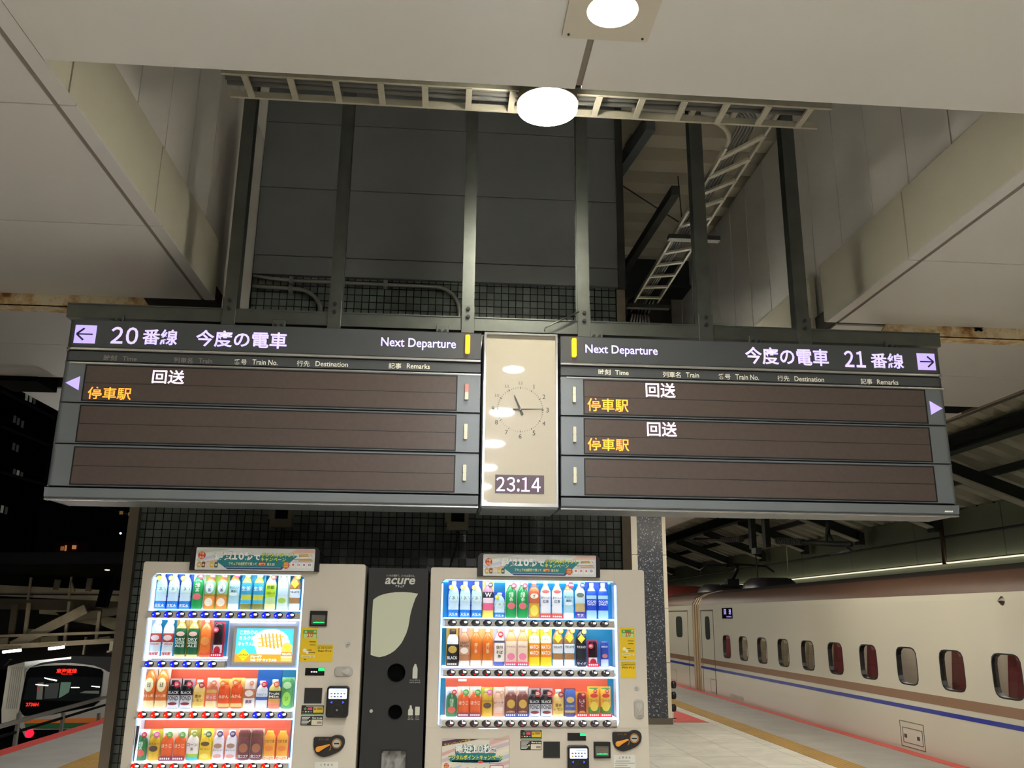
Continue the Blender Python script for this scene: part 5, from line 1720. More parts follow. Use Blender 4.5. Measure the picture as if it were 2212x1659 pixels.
SL = ('top shelf of screen machine', 'second shelf of screen machine', 'third shelf of screen machine', 'bottom shelf of screen machine')
SRr = ('top shelf of machine beside column', 'middle shelf of machine beside column', 'lowest shelf of machine beside column')
L1 = [AQ('blue water bottle, leftmost of three,'), AQ('blue water bottle, middle of three,'), AQ('blue water bottle, rightmost of three,'),
      GT('green tea bottle with pink badge'), JU('blended tea bottle with oval label, left of pair,'), JU('blended tea bottle with oval label, right of pair,'),
      TE('amber tea bottle with pale blue label'), NA('green tea bottle with cyan label, left of pair,'), NA('green tea bottle with cyan label, right of pair,'),
      ('pet', 74, 1, None, 'C4E2A4', 'F4E8C0', [(.0, .16, 'F2EAA8'), (.34, .66, 'BEDE2C')], (.22, .86, .23, 'D8323C', ''), None, [('京都', .59, .10, '2A5A1E'), ('レモネード', .44, .08, '2A5A1E')], 'lime green lemonade bottle with red badge'),
      ('pet', 75, 1, 'D8ECD8', 'CEE4F4', 'EAF4D4', [(.05, .36, 'DFEDE2'), (.18, .32, 'oA8D060')], None, None, [('すい', .78, .08, '6A9AC8')], 'clear water bottle with small lemon label'),
      LA('milk coffee bottle with yellow diamond label')]
L2 = [WI('clear soda bottle with red label, left of pair,'), WI('clear soda bottle with red label, right of pair,'),
      GI('ginger ale bottle with green label, left of pair,'), GI('ginger ale bottle with green label, right of pair,'),
      ('pet', 76, 1.0, 'DE6A40', 'F4803E', 'E8E4E0', [(.0, .15, 'F07038'), (.30, .52, 'oF6A050'), (.88, .98, '6AA08C')], None, None, [('オレンジ', .08, .08, 'C83418')], 'orange juice bottle on an orange card'),
      ('can', 66, .8, 'C41E44', '2C1C20', None, [(.02, .36, 'F0E8EC'), (.06, .32, 'oD0203C')], (-.2, .78, .22, 'D84A60', ''), 'CC1E40', None, 'dark slim can on a crimson card')]
L3 = [HT('tall roasted tea bottle with yellow badge, left of pair,'), HT('tall roasted tea bottle with yellow badge, right of pair,'),
      FO('black and silver coffee can, left of pair,'), FO('black and silver coffee can, right of pair,'), HL('pale honey lemon bottle with dark red badge'),
      ('hot', 56, 1, 'F2CCBA', 'CC7458', 'F4ECE6', [(.0, .26, 'F0D8A0'), (.28, .50, 'E87A64'), (.52, .64, 'D8A860')], (.18, .84, .23, 'E87A50', ''), None, [('ほっと', .39, .10, 'F8E8E0')], 'pinkish hot tea bottle with orange badge'),
      MI('orange mandarin bottle can, left of pair,'), MI('orange mandarin bottle can, right of pair,', 56),
      ('can', 55, 1.02, 'F0C8B0', 'E8D2C4', None, [(.02, .36, 'F0E4E0'), (.36, .68, 'C07858'), (.42, .64, 'oF2E4D8')], (.2, .86, .18, 'E88858', ''), None, [('濃厚', .24, .12, '5A406A')], 'cream soup can with pink card'),
      ('hot', 54, 1.05, '2A54AC', 'E6EEF4', 'F0F0F4', [(.06, .60, 'EEF2F8'), (.30, .42, '3A62B4')], (.2, .83, .24, 'DC304C', ''), None, [('カルピス', .50, .08, '2C50A0')], 'white milk drink bottle on a blue card'),
      ('hot', 55, 1.1, None, 'EEDC84', 'EEF0EC', [(.0, .16, 'F08468'), (.16, .34, 'F0A05A'), (.34, .60, '3E4036')], (.18, .82, .24, 'DE6A40', ''), None, [('Fruit', .51, .08, 'F0F0E0'), ('Mix', .41, .08, 'F0F0E0')], 'yellow juice bottle with square black label'),
      ('can', 57, 1.02, 'A0CC94', '5AA45C', None, [(.10, .56, 'oA4E058'), (.66, .90, 'oC0E0A8')], None, None, [('玄米', .34, .14, '3A6A28')], 'green soup can with round lime emblem')]
L4 = [SG('small green tea bottle with red badge'), HY('small honey drink bottle with pink badge'), HO('orange tea bottle with green badge, left of pair,'), HO('orange tea bottle with green badge, right of pair,'),
      ('hot', 56, 1.06, 'A89A3C', 'F4ECE4', 'E0D8A0', [(.0, .13, '48B8C8'), (.13, .22, 'A8D040'), (.22, .66, 'F2E8E2')], (.15, .85, .22, '98B040', ''), None, [('コーン', .52, .10, '50484A'), ('茶', .38, .10, '50484A')], 'white corn tea bottle with blue base'),
      ('hot', 56, 1.04, 'F2DC44', 'F2CC2C', 'F4E8B0', [(.03, .64, 'F2C828'), (.06, .24, 'oF8E070'), (.48, .62, 'o6A5030')], (.25, .84, .24, '4A7848', ''), None, [('おいしい', .38, .07, '5A4818')], 'yellow lemon tea bottle with green badge'),
      MT('white milk tea bottle can, left of pair,'), MT('white milk tea bottle can, right of pair,'), CO('maroon cocoa can, left of pair,'), CO('maroon cocoa can, right of pair,'), TU('orange soup carton on red card, left of pair,'), TU('orange soup carton on red card, right of pair,')]
R1 = [AQ('blue water bottle, leftmost of three,'), AQ('blue water bottle, middle of three,'), AQ('blue water bottle, right of three tall,'),
      ('pet', 75, 1.02, 'F4EA90', 'F07CA0', 'F6F4E0', [(.0, .20, 'E8E064'), (.20, .40, 'F06890'), (.40, .54, 'F4DCE4'), (.54, .70, '2E2C3C')], (.2, .87, .2, '3A3A3E', ''), None, [('W', .62, .12, 'FFFFFF')], 'pink vitamin drink bottle with yellow card'),
      AQ('short blue water bottle', 52), GT('green tea bottle with pink badge, left of pair,'), GT('green tea bottle with pink badge, right of pair,'),
      ('pet', 77, 1.04, None, 'CC8050', 'EAF2F6', [(.0, .04, 'A86A3C'), (.04, .38, 'DCAA3C'), (.06, .34, 'oF2DC5A'), (.40, .70, 'C8643C'), (.50, .64, 'oF2ECDC')], None, None, [('むぎ茶', .57, .09, 'A84A2C'), ('600ml', .83, .05, '4A6A8A')], 'barley tea bottle with brown and yellow label'),
      RW('white tea bottle with red strip, left of pair,'), RW('white tea bottle with red strip, right of pair,'),
      TE('amber tea bottle with pale blue label'),
      ('pet', 76, .98, None, 'CBBBA4', 'E4E8EC', [(.0, .18, '5246A4'), (.18, .38, 'C8AC70'), (.40, .74, 'C4DADC'), (.56, .68, 'o6A7A6A')], (.22, .88, .22, '2A4AA8', ''), None, [('贅沢', .09, .08, 'F0F0FF')], 'milk tea bottle with purple base'),
      PC('blue and white sports drink bottle, left of pair,'), PC('blue and white sports drink bottle, right of pair,')]
R2 = [('alu', 74, 1.1, 'C8A038', 'EAEAEE', '4A3428', [(.06, .58, '1E1C20'), (.34, .54, 'oC8A84C')], None, '3A2E28', [('BLACK', .22, .08, 'F4F4F4')], 'black coffee can on a gold card'),
      ('pet', 76, 1, 'E4AE98', 'BC8460', 'F0E4DC', [(.0, .14, 'F0E8E4'), (.30, .62, 'CE9E7C'), (.32, .48, 'oF2E6DA')], None, None, [('CRAFT', .60, .055, '3A2014'), ('BOSS', .53, .055, '3A2014')], 'milky brown bottle with curved lettering'),
      HJ('roasted tea bottle on orange card, left of pair,'), HJ('roasted tea bottle on orange card, right of pair,'),
      ('pet', 75, 1, 'C8C4DC', 'F0E6D4', 'E8B890', [(.0, .12, '5868B8'), (.12, .60, 'F2EADC'), (.62, .68, '484878')], (.1, .82, .24, 'D82838', ''), None, [('信州', .50, .09, '2C2A30'), ('そば', .37, .09, '2C2A30'), ('茶', .26, .09, '2C2A30')], 'soba tea bottle with white label and red badge'),
      PE('pink floral tea bottle, left of pair,'), PE('pink floral tea bottle, right of pair,'), MA('orange and yellow soda bottle, left of pair,'), MA('orange and yellow soda bottle, right of pair,'),
      LA('milk coffee bottle, left of pair,', 80), LA('milk coffee bottle, right of pair,', 81),
      ('pet', 81, 1.02, None, '26262E', '8A8C94', [(.0, .16, '2A2C44'), (.16, .56, '24242A'), (.56, .78, 'dF0D040')], (.24, .84, .21, 'ECB22C', ''), None, [('THE BLACK', .47, .055, 'E4E4EA'), ('サイダ', .08, .06, 'E4E4F0')], 'black coffee bottle with yellow diamond label'),
      ('can', 51, .82, 'C41E44', '2C1C20', None, [(.02, .36, 'F0E8EC'), (.06, .32, 'oD0203C')], (-.2, .78, .22, 'D84A60', ''), 'CC1E40', None, 'dark slim can on a crimson card'),
      ('can', 50, .72, '4A66B8', '8A9CC8', None, [(.02, .30, 'C8D0E4'), (.30, .98, '24409E'), (.34, .52, 'oC87A7A')], None, None, [('ENERGY', .80, .07, 'E4E8F4')], 'slim blue energy drink can')]
R3 = [SG('small green tea bottle with red badge'), HO('orange tea bottle with green badge, left of pair,'), HO('orange tea bottle with green badge, right of pair,'), HY('yellow honey drink bottle with pink badge'),
      ('hot', 55, 1.04, 'F0CDB8', 'E8B89C', 'F0DCD0', [(.0, .14, 'F2A080'), (.14, .62, 'EEC4AE'), (.20, .36, 'oF2D4C4')], (.24, .82, .19, 'E2B080', ''), None, [('ピーチ', .50, .09, '9A5A4A')], 'pale pink peach tea bottle'),
      CC('brown cocoa bottle can, left of pair,'), CC('brown cocoa bottle can, right of pair,'), FO('black and silver coffee can, left of pair,', 53), FO('black and silver coffee can, right of pair,', 53), HL('pale honey lemon bottle with dark red badge', 53),
      ('can', 53, 1.0, '5C3A50', '4A64AC', None, [(.02, .24, '4C3E78'), (.24, .94, '4262B0'), (.52, .74, 'oE0B860'), (.16, .24, 'D8B060')], None, None, [('金の微糖', .40, .08, 'D8B890')], 'blue coffee can on a dark striped card'),
      ('can', 47, .82, 'F0A83A', '7C1E2C', None, [(.04, .92, '7A1C2A'), (.10, .26, 'oF0B040')], (.1, .9, .18, 'D82C30', ''), 'D83038', [('しる', .66, .12, 'F4E8E0'), ('こ', .50, .12, 'F4E8E0')], 'maroon sweet bean can on an orange card'),
      SP('corn soup can on yellow card, left of pair,'), SP('corn soup can on yellow card, right of pair,')]
PXM = 4.75 / 1880
for specs, xs, zb, grp, where in (
    (L1, [344 + 26.4 * i for i in range(12)], zl[0][0], 'drinks on the top shelf of the screen machine', SL[0]),
    (L2, [331.5 + 27.2 * i for i in range(6)], zl[1][0], 'drinks on the second shelf of the screen machine', SL[1]),
    (L3, [317.5 + 27.3 * i for i in range(12)], zl[2][0], 'drinks on the third shelf of the screen machine', SL[2]),
    (L4, [302 + 27.75 * i for i in range(12)], zl[3][0], 'drinks on the bottom shelf of the screen machine', SL[3]),
    (R1, [979 + 24.95 * i for i in range(14)], zr[0][0], 'drinks on the top shelf of the machine by the column', SRr[0]),
    (R2, [976.5 + 25.4 * i for i in range(14)], zr[1][0], 'drinks on the middle shelf of the machine by the column', SRr[1]),
    (R3, [974.8 + 25.7 * i for i in range(14)], zr[2][0], 'drinks on the lowest shelf of the machine by the column', SRr[2])):
    ybase = {SL[0]: 1316, SL[1]: 1419, SL[2]: 1530, SL[3]: 1642, SRr[0]: 1335, SRr[1]: 1439, SRr[2]: 1548}[where]
    for sp_, xp in zip(specs, xs):
        drink(sp_, PY(xp, ybase, YPR)[0], zb, PXM, grp, where)
# dark cord hanging at the window edge
a, b = PY(298, 1568, YV + 0.03), PY(281, 1640, YV + 0.03)
tag(MB().tube([(a[0], YV + 0.03, a[1]), (a[0] - 0.004, YV + 0.03, (a[1] + b[1]) / 2), (b[0] + 0.012, YV + 0.03, b[1] + 0.05), (b[0] + 0.008, YV + 0.03, b[1] - 0.03)], 0.009, M('brown_cord', (44, 26, 34), 0.6)).build('hanging_cord'), 'dark cord hanging inside the lower left edge of the screen machine window', 'cord')

# ================================================================== granite column
def granite():
    mt = bpy.data.materials.new('dark_granite')
    mt.use_nodes = True
    nt = mt.node_tree
    p = nt.nodes['Principled BSDF']
    tc = nt.nodes.new('ShaderNodeTexCoord')
    vo = nt.nodes.new('ShaderNodeTexVoronoi')
    vo.inputs['Scale'].default_value = 70
    nt.links.new(tc.outputs['Object'], vo.inputs['Vector'])
    sp = nt.nodes.new('ShaderNodeSeparateColor')
    nt.links.new(vo.outputs['Color'], sp.inputs[0])
    cr = nt.nodes.new('ShaderNodeValToRGB')
    cr.color_ramp.elements[0].position = 0.62
    cr.color_ramp.elements[0].color = rgb((66, 69, 77))
    cr.color_ramp.elements[1].position = 1.0
    cr.color_ramp.elements[1].color = rgb((176, 180, 190))
    e = cr.color_ramp.elements.new(0.88)
    e.color = rgb((78, 82, 90))
    nt.links.new(sp.outputs[0], cr.inputs[0])
    nt.links.new(cr.outputs[0], p.inputs['Base Color'])
    p.inputs['Roughness'].default_value = 0.25
    b = nt.nodes.new('ShaderNodeBump')
    b.inputs['Strength'].default_value = 0.9
    b.inputs['Distance'].default_value = 0.01
    nt.links.new(sp.outputs[1], b.inputs['Height'])
    nt.links.new(b.outputs[0], p.inputs['Normal'])
    return mt
YC = 13.95
t = thing('granite_column', 'speckled dark granite column with white side panels standing behind the vending machine', 'column', (3.29, YC + 0.3, 0))
MB().box(3.105, 3.515, YC, YC + 0.62, 0.09, 3.4, granite()).build('stone_facing', t)
CW = M('column_white', (214, 206, 186), 0.4)
for a, b in ((2.90, 3.105), (3.515, 3.575)):
    g = MB()
    for z0, z1 in ((0.09, 0.9), (0.905, 1.72), (1.725, 2.545), (2.55, 3.4)):
        g.box(a, b, YC + (0.0 if a > 3 else 0.0), YC + 0.62, z0, z1 - 0.004, CW)
    g.build('side_panel', t)
MB().box(2.89, 3.585, YC - 0.012, YC + 0.64, 0, 0.09, M('column_plinth', (112, 104, 94), 0.4, 0.4)).build('plinth', t)
for k, px in enumerate(((1453, 1480), (1453, 1503), (1453, 1530))):
    x, z = PY(*px, YC + 0.2)
    tag(MB().lathe(x + 0.02, YC + 0.22, z, [(0.03, -0.05), (0.045, -0.02), (0.045, 0.03), (0.025, 0.06)], VBLK, 10).box(3.575, x + 0.02, YC + 0.2, YC + 0.24, z - 0.01, z + 0.01, VBLK).build('hose_hook'), 'small black hook on the column side, %s of three' % ('highest', 'middle', 'lowest')[k], 'hook')

# ================================================================== bullet train at track 21
TW = M('train_ivory', (204, 199, 182), 0.16, spec=0.6, coat=0.6)
TBR = M('train_copper', (150, 116, 92), 0.25, 0.2, coat=0.4)
TROOF = M('train_roof_brown', (84, 58, 44), 0.5, noise=0.1)
TROOFD = M('train_roof_dark', (40, 36, 34), 0.6, noise=0.15)
TBL = M('train_blue', (36, 52, 152), 0.2, coat=0.5)
TFR = M('window_rubber', (22, 24, 24), 0.4)
TGL = glass_mat('train_glass')
GROOVE = M('train_groove', (110, 102, 90), 0.5)
XT = 5.95
WA, WB = 0.255, 0.232        # half width along the train, half height
ZW = 1.008


def superell(cy, cz, a, b, w, n=5.0):
    c, s = math.cos(w), math.sin(w)
    r = (abs(c / a) ** n + abs(s / b) ** n) ** (-1 / n)
    return cy + r * c, cz + r * s


def win_angles(cy, cz, y0, y1, z0, z1):
    A = [2 * PI * (i + 0.5) / 28 for i in range(28)] + [math.atan2(z - cz, y - cy) % (2 * PI) for y in (y0, y1) for z in (z0, z1)]
    return sorted(A)


def train_car(name, label, ya, yb, wins, seats):
    t = thing(name, label, 'train car', (7.6, (ya + yb) / 2, -1.4))
    g = MB()
    z0, z1 = 0.72, 1.30
    cuts = [ya]
    for cy in wins:
        cuts += [cy - 0.44, cy + 0.44]
    cuts.append(yb)
    def sidequad(y0, y1, a, b):
        g.add([(XT, y0, a), (XT, y1, a), (XT, y1, b), (XT, y0, b)], [(3, 2, 1, 0)], TW)
    cuts.sort()
    for a, b in zip(cuts[::2], cuts[1::2]):
        if b - a > 1e-4:
            sidequad(a, b, z0, z1)
    for cy in wins:
        y0, y1 = cy - 0.44, cy + 0.44
        A = win_angles(cy, ZW, y0, y1, z0, z1)
        n = len(A)
        v = []
        for w in A:
            c, s = math.cos(w), math.sin(w)
            k = min((y1 - cy) / abs(c) if abs(c) > 1e-9 else 9, ((z1 - ZW) if s > 0 else (ZW - z0)) / abs(s) if abs(s) > 1e-9 else 9)
            v.append((XT, cy + k * c, ZW + k * s))
        for w in A:
            y, z = superell(cy, ZW, WA, WB, w)
            v.append((XT, y, z))
        g.add(v, [(i, n + i, n + (i + 1) % n, (i + 1) % n) for i in range(n)], TW)
    sidequad(ya, yb, -0.12, z0)
    sidequad(ya, yb, z1, 1.80)
    prof = [(5.95, 1.80), (5.955, 1.87)]
    g.sweepy(prof, ya, yb, TW, True, False)
    g.sweepy([(5.95, -0.12), (6.05, -0.7), (6.3, -1.0)], ya, yb, TW, True, False)
    g.add([(9.3, ya, -0.1), (9.3, yb, -0.1), (9.3, yb, 1.87), (9.3, ya, 1.87)], [(0, 1, 2, 3)], TW)
    for y in (ya, yb):
        pf = [(5.95, -0.12), (5.955, 1.87), (6.02, 2.0), (6.25, 2.13), (6.6, 2.22), (7.6, 2.3), (8.6, 2.22), (9.2, 2.0), (9.3, 1.87), (9.3, -0.12)]
        g.add([(x, y, z) for x, z in pf], [tuple(range(len(pf))) if y == ya else tuple(range(len(pf) - 1, -1, -1))], TW)
    g.build('body', t)
    g = MB().sweepy([(5.955, 1.87), (5.975, 1.94), (6.05, 2.04), (6.2, 2.12)], ya, yb, TROOF, True, False)
    g.sweepy([(6.2, 2.12), (6.6, 2.22), (7.6, 2.30), (8.6, 2.22), (9.2, 2.0), (9.3, 1.87)], ya, yb, TROOFD, True, False)
    g.build('roof', t)
    MB().box(XT - 0.0025, XT + 0.001, ya, yb, 0.594, 0.702, TBR).build('copper_stripe', t)
    MB().box(XT - 0.0025, XT + 0.001, ya, yb, 0.482, 0.532, TBL).build('blue_stripe', t)
    # cabin behind the windows
    cab = M('cabin_wall', (150, 140, 122), 0.6)
    g = MB()
    g.add([(6.02, ya, .25), (6.02, yb, .25), (7.7, yb, .25), (7.7, ya, .25)], [(0, 1, 2, 3)], M('cabin_floor', (84, 60, 56), 0.8))
    g.add([(7.7, ya, .25), (7.7, yb, .25), (7.7, yb, 1.75), (7.7, ya, 1.75)], [(0, 1, 2, 3)], cab)
    g.add([(6.02, ya, 1.75), (6.02, yb, 1.75), (7.7, yb, 1.75), (7.7, ya, 1.75)], [(3, 2, 1, 0)], cab)
    g.build('cabin', t)
    for cy, seat in zip(wins, seats):
        A = [2 * PI * (i + 0.5) / 32 for i in range(32)]
        out = [superell(cy, ZW, WA, WB, w) for w in A]
        inn = [superell(cy, ZW, WA - 0.016, WB - 0.016, w) for w in A]
        n = 32
        v = [(XT - 0.002, *q) for q in out] + [(XT - 0.002, *q) for q in inn] + [(XT + 0.06, *q) for q in inn]
        f = [(i, n + i, n + (i + 1) % n, (i + 1) % n) for i in range(n)] + [(n + i, 2 * n + i, 2 * n + (i + 1) % n, n + (i + 1) % n) for i in range(n)]
        p = MB().add(v, f, TFR).build('window', t)
        MB().add([(XT + 0.012, *q) for q in inn], [tuple(range(n - 1, -1, -1))], TGL).build('pane', p)
        if seat == 'none':
            continue
        mt = M('seat_maroon', (116, 46, 46), 0.7) if seat == 'red' else M('seat_grey', (146, 136, 112), 0.7)
        wht = M('headrest_cloth', (232, 234, 220), 0.7)
        for sx in ((6.10, 6.62, 7.14) if seat == 'red' else (6.10,)):
            # the seat stands a little further on than its window
            q = cy + (sx - XT + 0.12) * cy / XT - 0.20
            p = MB()
            p.prismx([(q - 0.06, 0.60), (q + 0.04, 0.60), (q - 0.06, 1.19), (q - 0.14, 1.22), (q - 0.17, 1.16)], sx, sx + 0.42, mt)
            st = p.build('seat', t, 0.012)
            MB().prismx([(q - 0.075, 0.70), (q - 0.06, 0.70), (q - 0.155, 1.15), (q - 0.178, 1.15)], sx + (0.22 if seat == 'red' else 0.08), sx + (0.42 if seat == 'red' else 0.27), wht).build('headrest_cover', st)
    return t


wins = [18.50, 17.47, 16.43, 15.395, 14.35, 13.32, 12.27, 11.23, 10.21, 9.185, 8.15, 7.11, 6.07]
seats = ['red', 'grey', 'grey', 'grey', 'grey', 'red', 'red', 'none', 'red', 'red', 'red', 'red', 'red']
car = train_car('train_car', 'ivory bullet train car with copper and blue stripes and a row of rounded windows', -3.0, 20.42, wins, seats)
car2 = train_car('train_car', 'second ivory bullet train car past the gangway with a narrow door window', 21.0, 46.0, [26.5, 27.54, 28.58, 29.62], ['red'] * 4)
def door(t, ya, yb, wy0, wy1, wz0, wz1):
    g = MB()
    for a, b, c, d in ((ya, ya + 0.025, -0.06, 1.76), (yb - 0.025, yb, -0.06, 1.76), (ya, yb, 1.735, 1.76)):
        g.box(XT - 0.003, XT + 0.001, a, b, c, d, M('door_seam', (60, 50, 44), 0.5))
    p = g.build('door', t)
    g = MB()
    v = [superell((wy0 + wy1) / 2, (wz0 + wz1) / 2, (wy1 - wy0) / 2, (wz1 - wz0) / 2, 2 * PI * (i + .5) / 24, 6) for i in range(24)]
    g.add([(XT - 0.003, *q) for q in v], [tuple(range(23, -1, -1))], M('door_glass', (70, 76, 74), 0.08, coat=1))
    g.build('door_window', p)
    MB().box(XT - 0.05, XT, ya + 0.05, yb - 0.05, -0.07, -0.05, GROOVE).build('door_step', p)
door(car, 19.35, 20.30, 19.62, 19.98, 1.12, 1.62)
door(car2, 21.4, 23.3, 21.9, 22.5, 1.12, 1.62)
p = MB().box(XT - 0.004, XT + 0.001, 18.02, 18.70, 1.575, 1.79, M('display_black', (16, 16, 24), 0.15)).build('destination_display', car)
g = MB()
v, f, a, b, c, d = glyphs('回送', 0.02)
def train_text(mb, s, y0, y1, z0, z1, mt, bold=0.01, x=XT - 0.0055):
    v, f, a, b, c, d = glyphs(s, bold)
    mb.add([(x, y1 - (px - a) / (b - a) * (y1 - y0), z0 + (pz - c) / (d - c) * (z1 - z0)) for px, pz in v], f, mt)
train_text(g, '回', 18.42, 18.56, 1.66, 1.765, VIO)
train_text(g, '送', 18.10, 18.24, 1.66, 1.765, VIO)
train_text(g, 'Out of Service', 18.08, 18.40, 1.60, 1.63, VIO)
g.build('display_lettering', p)
g = MB()
train_text(g, 'E726-124', 17.62, 18.42, 0.02, 0.10, C('8A8072'), 0.01, XT - 0.002)
g.build('car_number_lettering', car)
def hatch(t, y0, y1, z0, z1, latches):
    g = MB()
    for a, b, c, d in ((y0, y0 + .014, z0, z1), (y1 - .014, y1, z0, z1), (y0, y1, z0, z0 + .01), (y0, y1, z1 - .01, z1)):
        g.box(XT - 0.002, XT + 0.001, a, b, c, d, GROOVE)
    p = g.build('service_hatch', t)
    g = MB()
    for y, z in latches:
        g.box(XT - 0.004, XT, y - 0.03, y + 0.03, z - 0.02, z + 0.025, C('4A443E'))
    g.build('hatch_latch', p)
a, b = PX(1945, 1556, XT), PX(1998, 1621, XT)
hy0, hy1 = PX(1998, 1600, XT)[0], PX(1946, 1590, XT)[0]
hz0, hz1 = PX(1972, 1617, XT)[1], PX(1972, 1561, XT)[1]
hatch(car, hy0, hy1, hz0, hz1, [(hy0 + 0.25 * (hy1 - hy0), hz0 + 0.42 * (hz1 - hz0)), (hy0 + 0.78 * (hy1 - hy0), hz0 + 0.42 * (hz1 - hz0))])
hatch(car, hy0 + 0.07 * (hy1 - hy0), hy0 + 0.9 * (hy1 - hy0), hz0 + 0.16 * (hz1 - hz0), hz0 + 0.76 * (hz1 - hz0), [])
a, b = PX(1535, 1469, XT), PX(1549, 1494, XT)
hatch(car, b[0], a[0], 0.02, 0.30, [])
hatch(car2, 22.6, 23.6, 0.05, 0.32, [])
y, z = PX(2164, 1298, XT)
g = MB().add([], [], VBLK)
v = [(XT - 0.05, y, z)] + [(XT, y + 0.05 * math.cos(2 * PI * i / 14), z + 0.05 * math.sin(2 * PI * i / 14)) for i in range(14)]
g.add(v, [(0, 1 + i, 1 + (i + 1) % 14) for i in range(14)], M('marker_lens', (70, 54, 46), 0.2))
g.build('side_marker_lamp', car)
# gangway bellows
g = MB()
for k in range(6):
    y = 20.44 + 0.095 * k
    sh = 0.02 if k % 2 else 0.05
    pf = [(5.95 + sh, -0.1), (5.955 + sh, 1.87), (6.05 + sh, 2.04), (6.3, 2.14), (7.6, 2.28), (9.2, 1.9), (9.2, -0.1)]
    g.add([(x, yy, zz) for yy in (y, y + 0.085) for x, zz in pf], [(i, i + 1, 8 + i, 7 + i) for i in range(6)] + [tuple(range(7)), tuple(range(13, 6, -1))], M('gangway_tan', (172, 150, 118), 0.5) if k % 2 else M('gangway_pale', (206, 190, 160), 0.5))
g.build('gangway_cover', car)
# roof fairings, pantograph
def fairing(t, name, ya, yb, xc, w, z0, h, mt):
    g = MB()
    v = []
    for u, s in ((0, 0.0), (0.06, 0.25), (0.2, 0.85), (0.35, 1.0), (0.65, 1.0), (0.8, 0.85), (0.94, 0.25), (1, 0.0)):
        y = ya + (yb - ya) * u
        for k in range(9):
            a = PI * k / 8
            v.append((xc - w / 2 * math.cos(a) * (0.75 + 0.25 * s), y, z0 + h * s * min(1, 1.6 * math.sin(a))))
    f = [(i * 9 + k, i * 9 + k + 1, (i + 1) * 9 + k + 1, (i + 1) * 9 + k) for i in range(7) for k in range(8)]
    g.add(v, f, mt, True)
    return g.build(name, t)
FAIR = M('fairing_dark', (38, 40, 44), 0.35)
for cc, xl, xr, yt, yb_ in ((car, 1640, 1727, 1246, 1268), (car2, 1547, 1611, 1260, 1279)):
    ya_, yb2_ = PX(xr, yb_, 7.25)[0], PX(xl, yb_, 6.55)[0]
    zz_ = PX((xl + xr) / 2, yt, 6.9)[1]
    if cc is car2:
        ya_ = max(ya_, 21.05)
    ye_ = max(yb2_, ya_ + 1.5)
    if cc is car:
        ye_ = min(ye_, 20.3)
    fairing(cc, 'roof_fairing', ya_, ye_, 6.9, 0.9, 2.2, zz_ - 2.2, FAIR)
fairing(car2, 'roof_fairing', 24.6, 30.0, 7.0, 1.8, 2.16, 0.36, M('red_lit_wall', (120, 44, 40), 0.5))  # made-up fairing shape standing in for a red-lit part of the far wall
pt = MB().box(6.8, 7.9, 21.3, 22.9, 2.26, 2.38, FAIR).build('pantograph', car2)
MB().box(7.2, 7.5, 22.05, 22.3, 2.34, 2.55, FAIR).tube([(7.35, 22.2, 2.5), (7.35, 21.7, 2.78), (7.35, 21.75, 2.86)], 0.05, FAIR).build('pantograph_arm', pt)
MB().tube([(7.35 - 0.95, 21.78, 2.72), (7.35 - 0.75, 21.76, 2.86), (7.35, 21.75, 2.90), (7.35 + 0.75, 21.74, 2.86), (7.35 + 0.95, 21.74, 2.72)], 0.025, FAIR).build('contact_bow', pt)
area('cabin_light', (6.9, 11, 1.70), 0.5, 90, (0, 0, 0), (1, 0.94, 0.85), 11)
area('cabin_light', (6.9, 17.5, 1.70), 0.5, 45, (0, 0, 0), (1, 0.96, 0.88), 4)

# ================================================================== track roof, green wall and overhead gear
GW = M('green_wall', (140, 146, 124), 0.55, noise=0.12, nscale=0.8)
XG = 10.0
g = MB()
y = 6.0
while y < 60:
    g.box(XG, XG + 0.1, y + 0.01, y + 2.99, 2.72, 3.17, GW).box(XG, XG + 0.1, y + 0.01, y + 2.99, 3.19, 3.66, GW)
    y += 3.0
g.box(XG + 0.02, XG + 0.1, 6, 60, -1.5, 3.66, GAPD)
g.box(XG, XG + 0.1, 6, 60, -1.5, 2.66, GW)
struct(g.build('wall_east'))
tag(MB().box(XG - 0.1, XG, 6, 60, 2.665, 2.685, M('wall_light_strip', (240, 234, 206), 0.4, emit=1.1)).build('strip_light'), 'long thin pale light strip along the green wall above the train roof', 'light')
def dk(X):
    return 4.42 - 0.36 * (X - 8.0)
DECK2 = M('track_roof_deck', (226, 220, 200), 0.55, noise=0.1, nscale=1)
g = MB()
prof = []
y = 6.5
while y < 58:
    prof += [(y, 0.0), (y + 0.22, 0.0), (y + 0.25, 0.2), (y + 0.50, 0.2)]
    y += 0.53
v = [(X, yy, dk(X) + dz) for X in (4.75, XG + 0.2) for yy, dz in prof]
n = len(prof)
g.add(v, [(i, i + 1, n + i + 1, n + i) for i in range(n - 1)], DECK2)
struct(g.build('ceiling_track_roof'))
GB = M('roof_girder', (44, 48, 46), 0.5, noise=0.1)
FLG = M('girder_flange', (214, 208, 190), 0.5)
struct(MB().box(4.725, 4.765, 6, 58, 3.385, 3.50, M('green_beam', (36, 46, 46), 0.5)).box(4.70, 4.725, 6, 58, 3.39, 3.52, M('brown_edge', (128, 112, 92), 0.5)).build('trim_14'))
t = tag(MB().box(7.9, 7.96, 6, 58, 4.14, 4.36, GB).box(7.82, 8.04, 6, 58, 4.11, 4.14, GB).box(7.82, 8.0, 6, 58, 4.34, 4.37, GB).build('roof_girder'), 'long dark steel girder running above the bullet train', 'girder')
k = 0
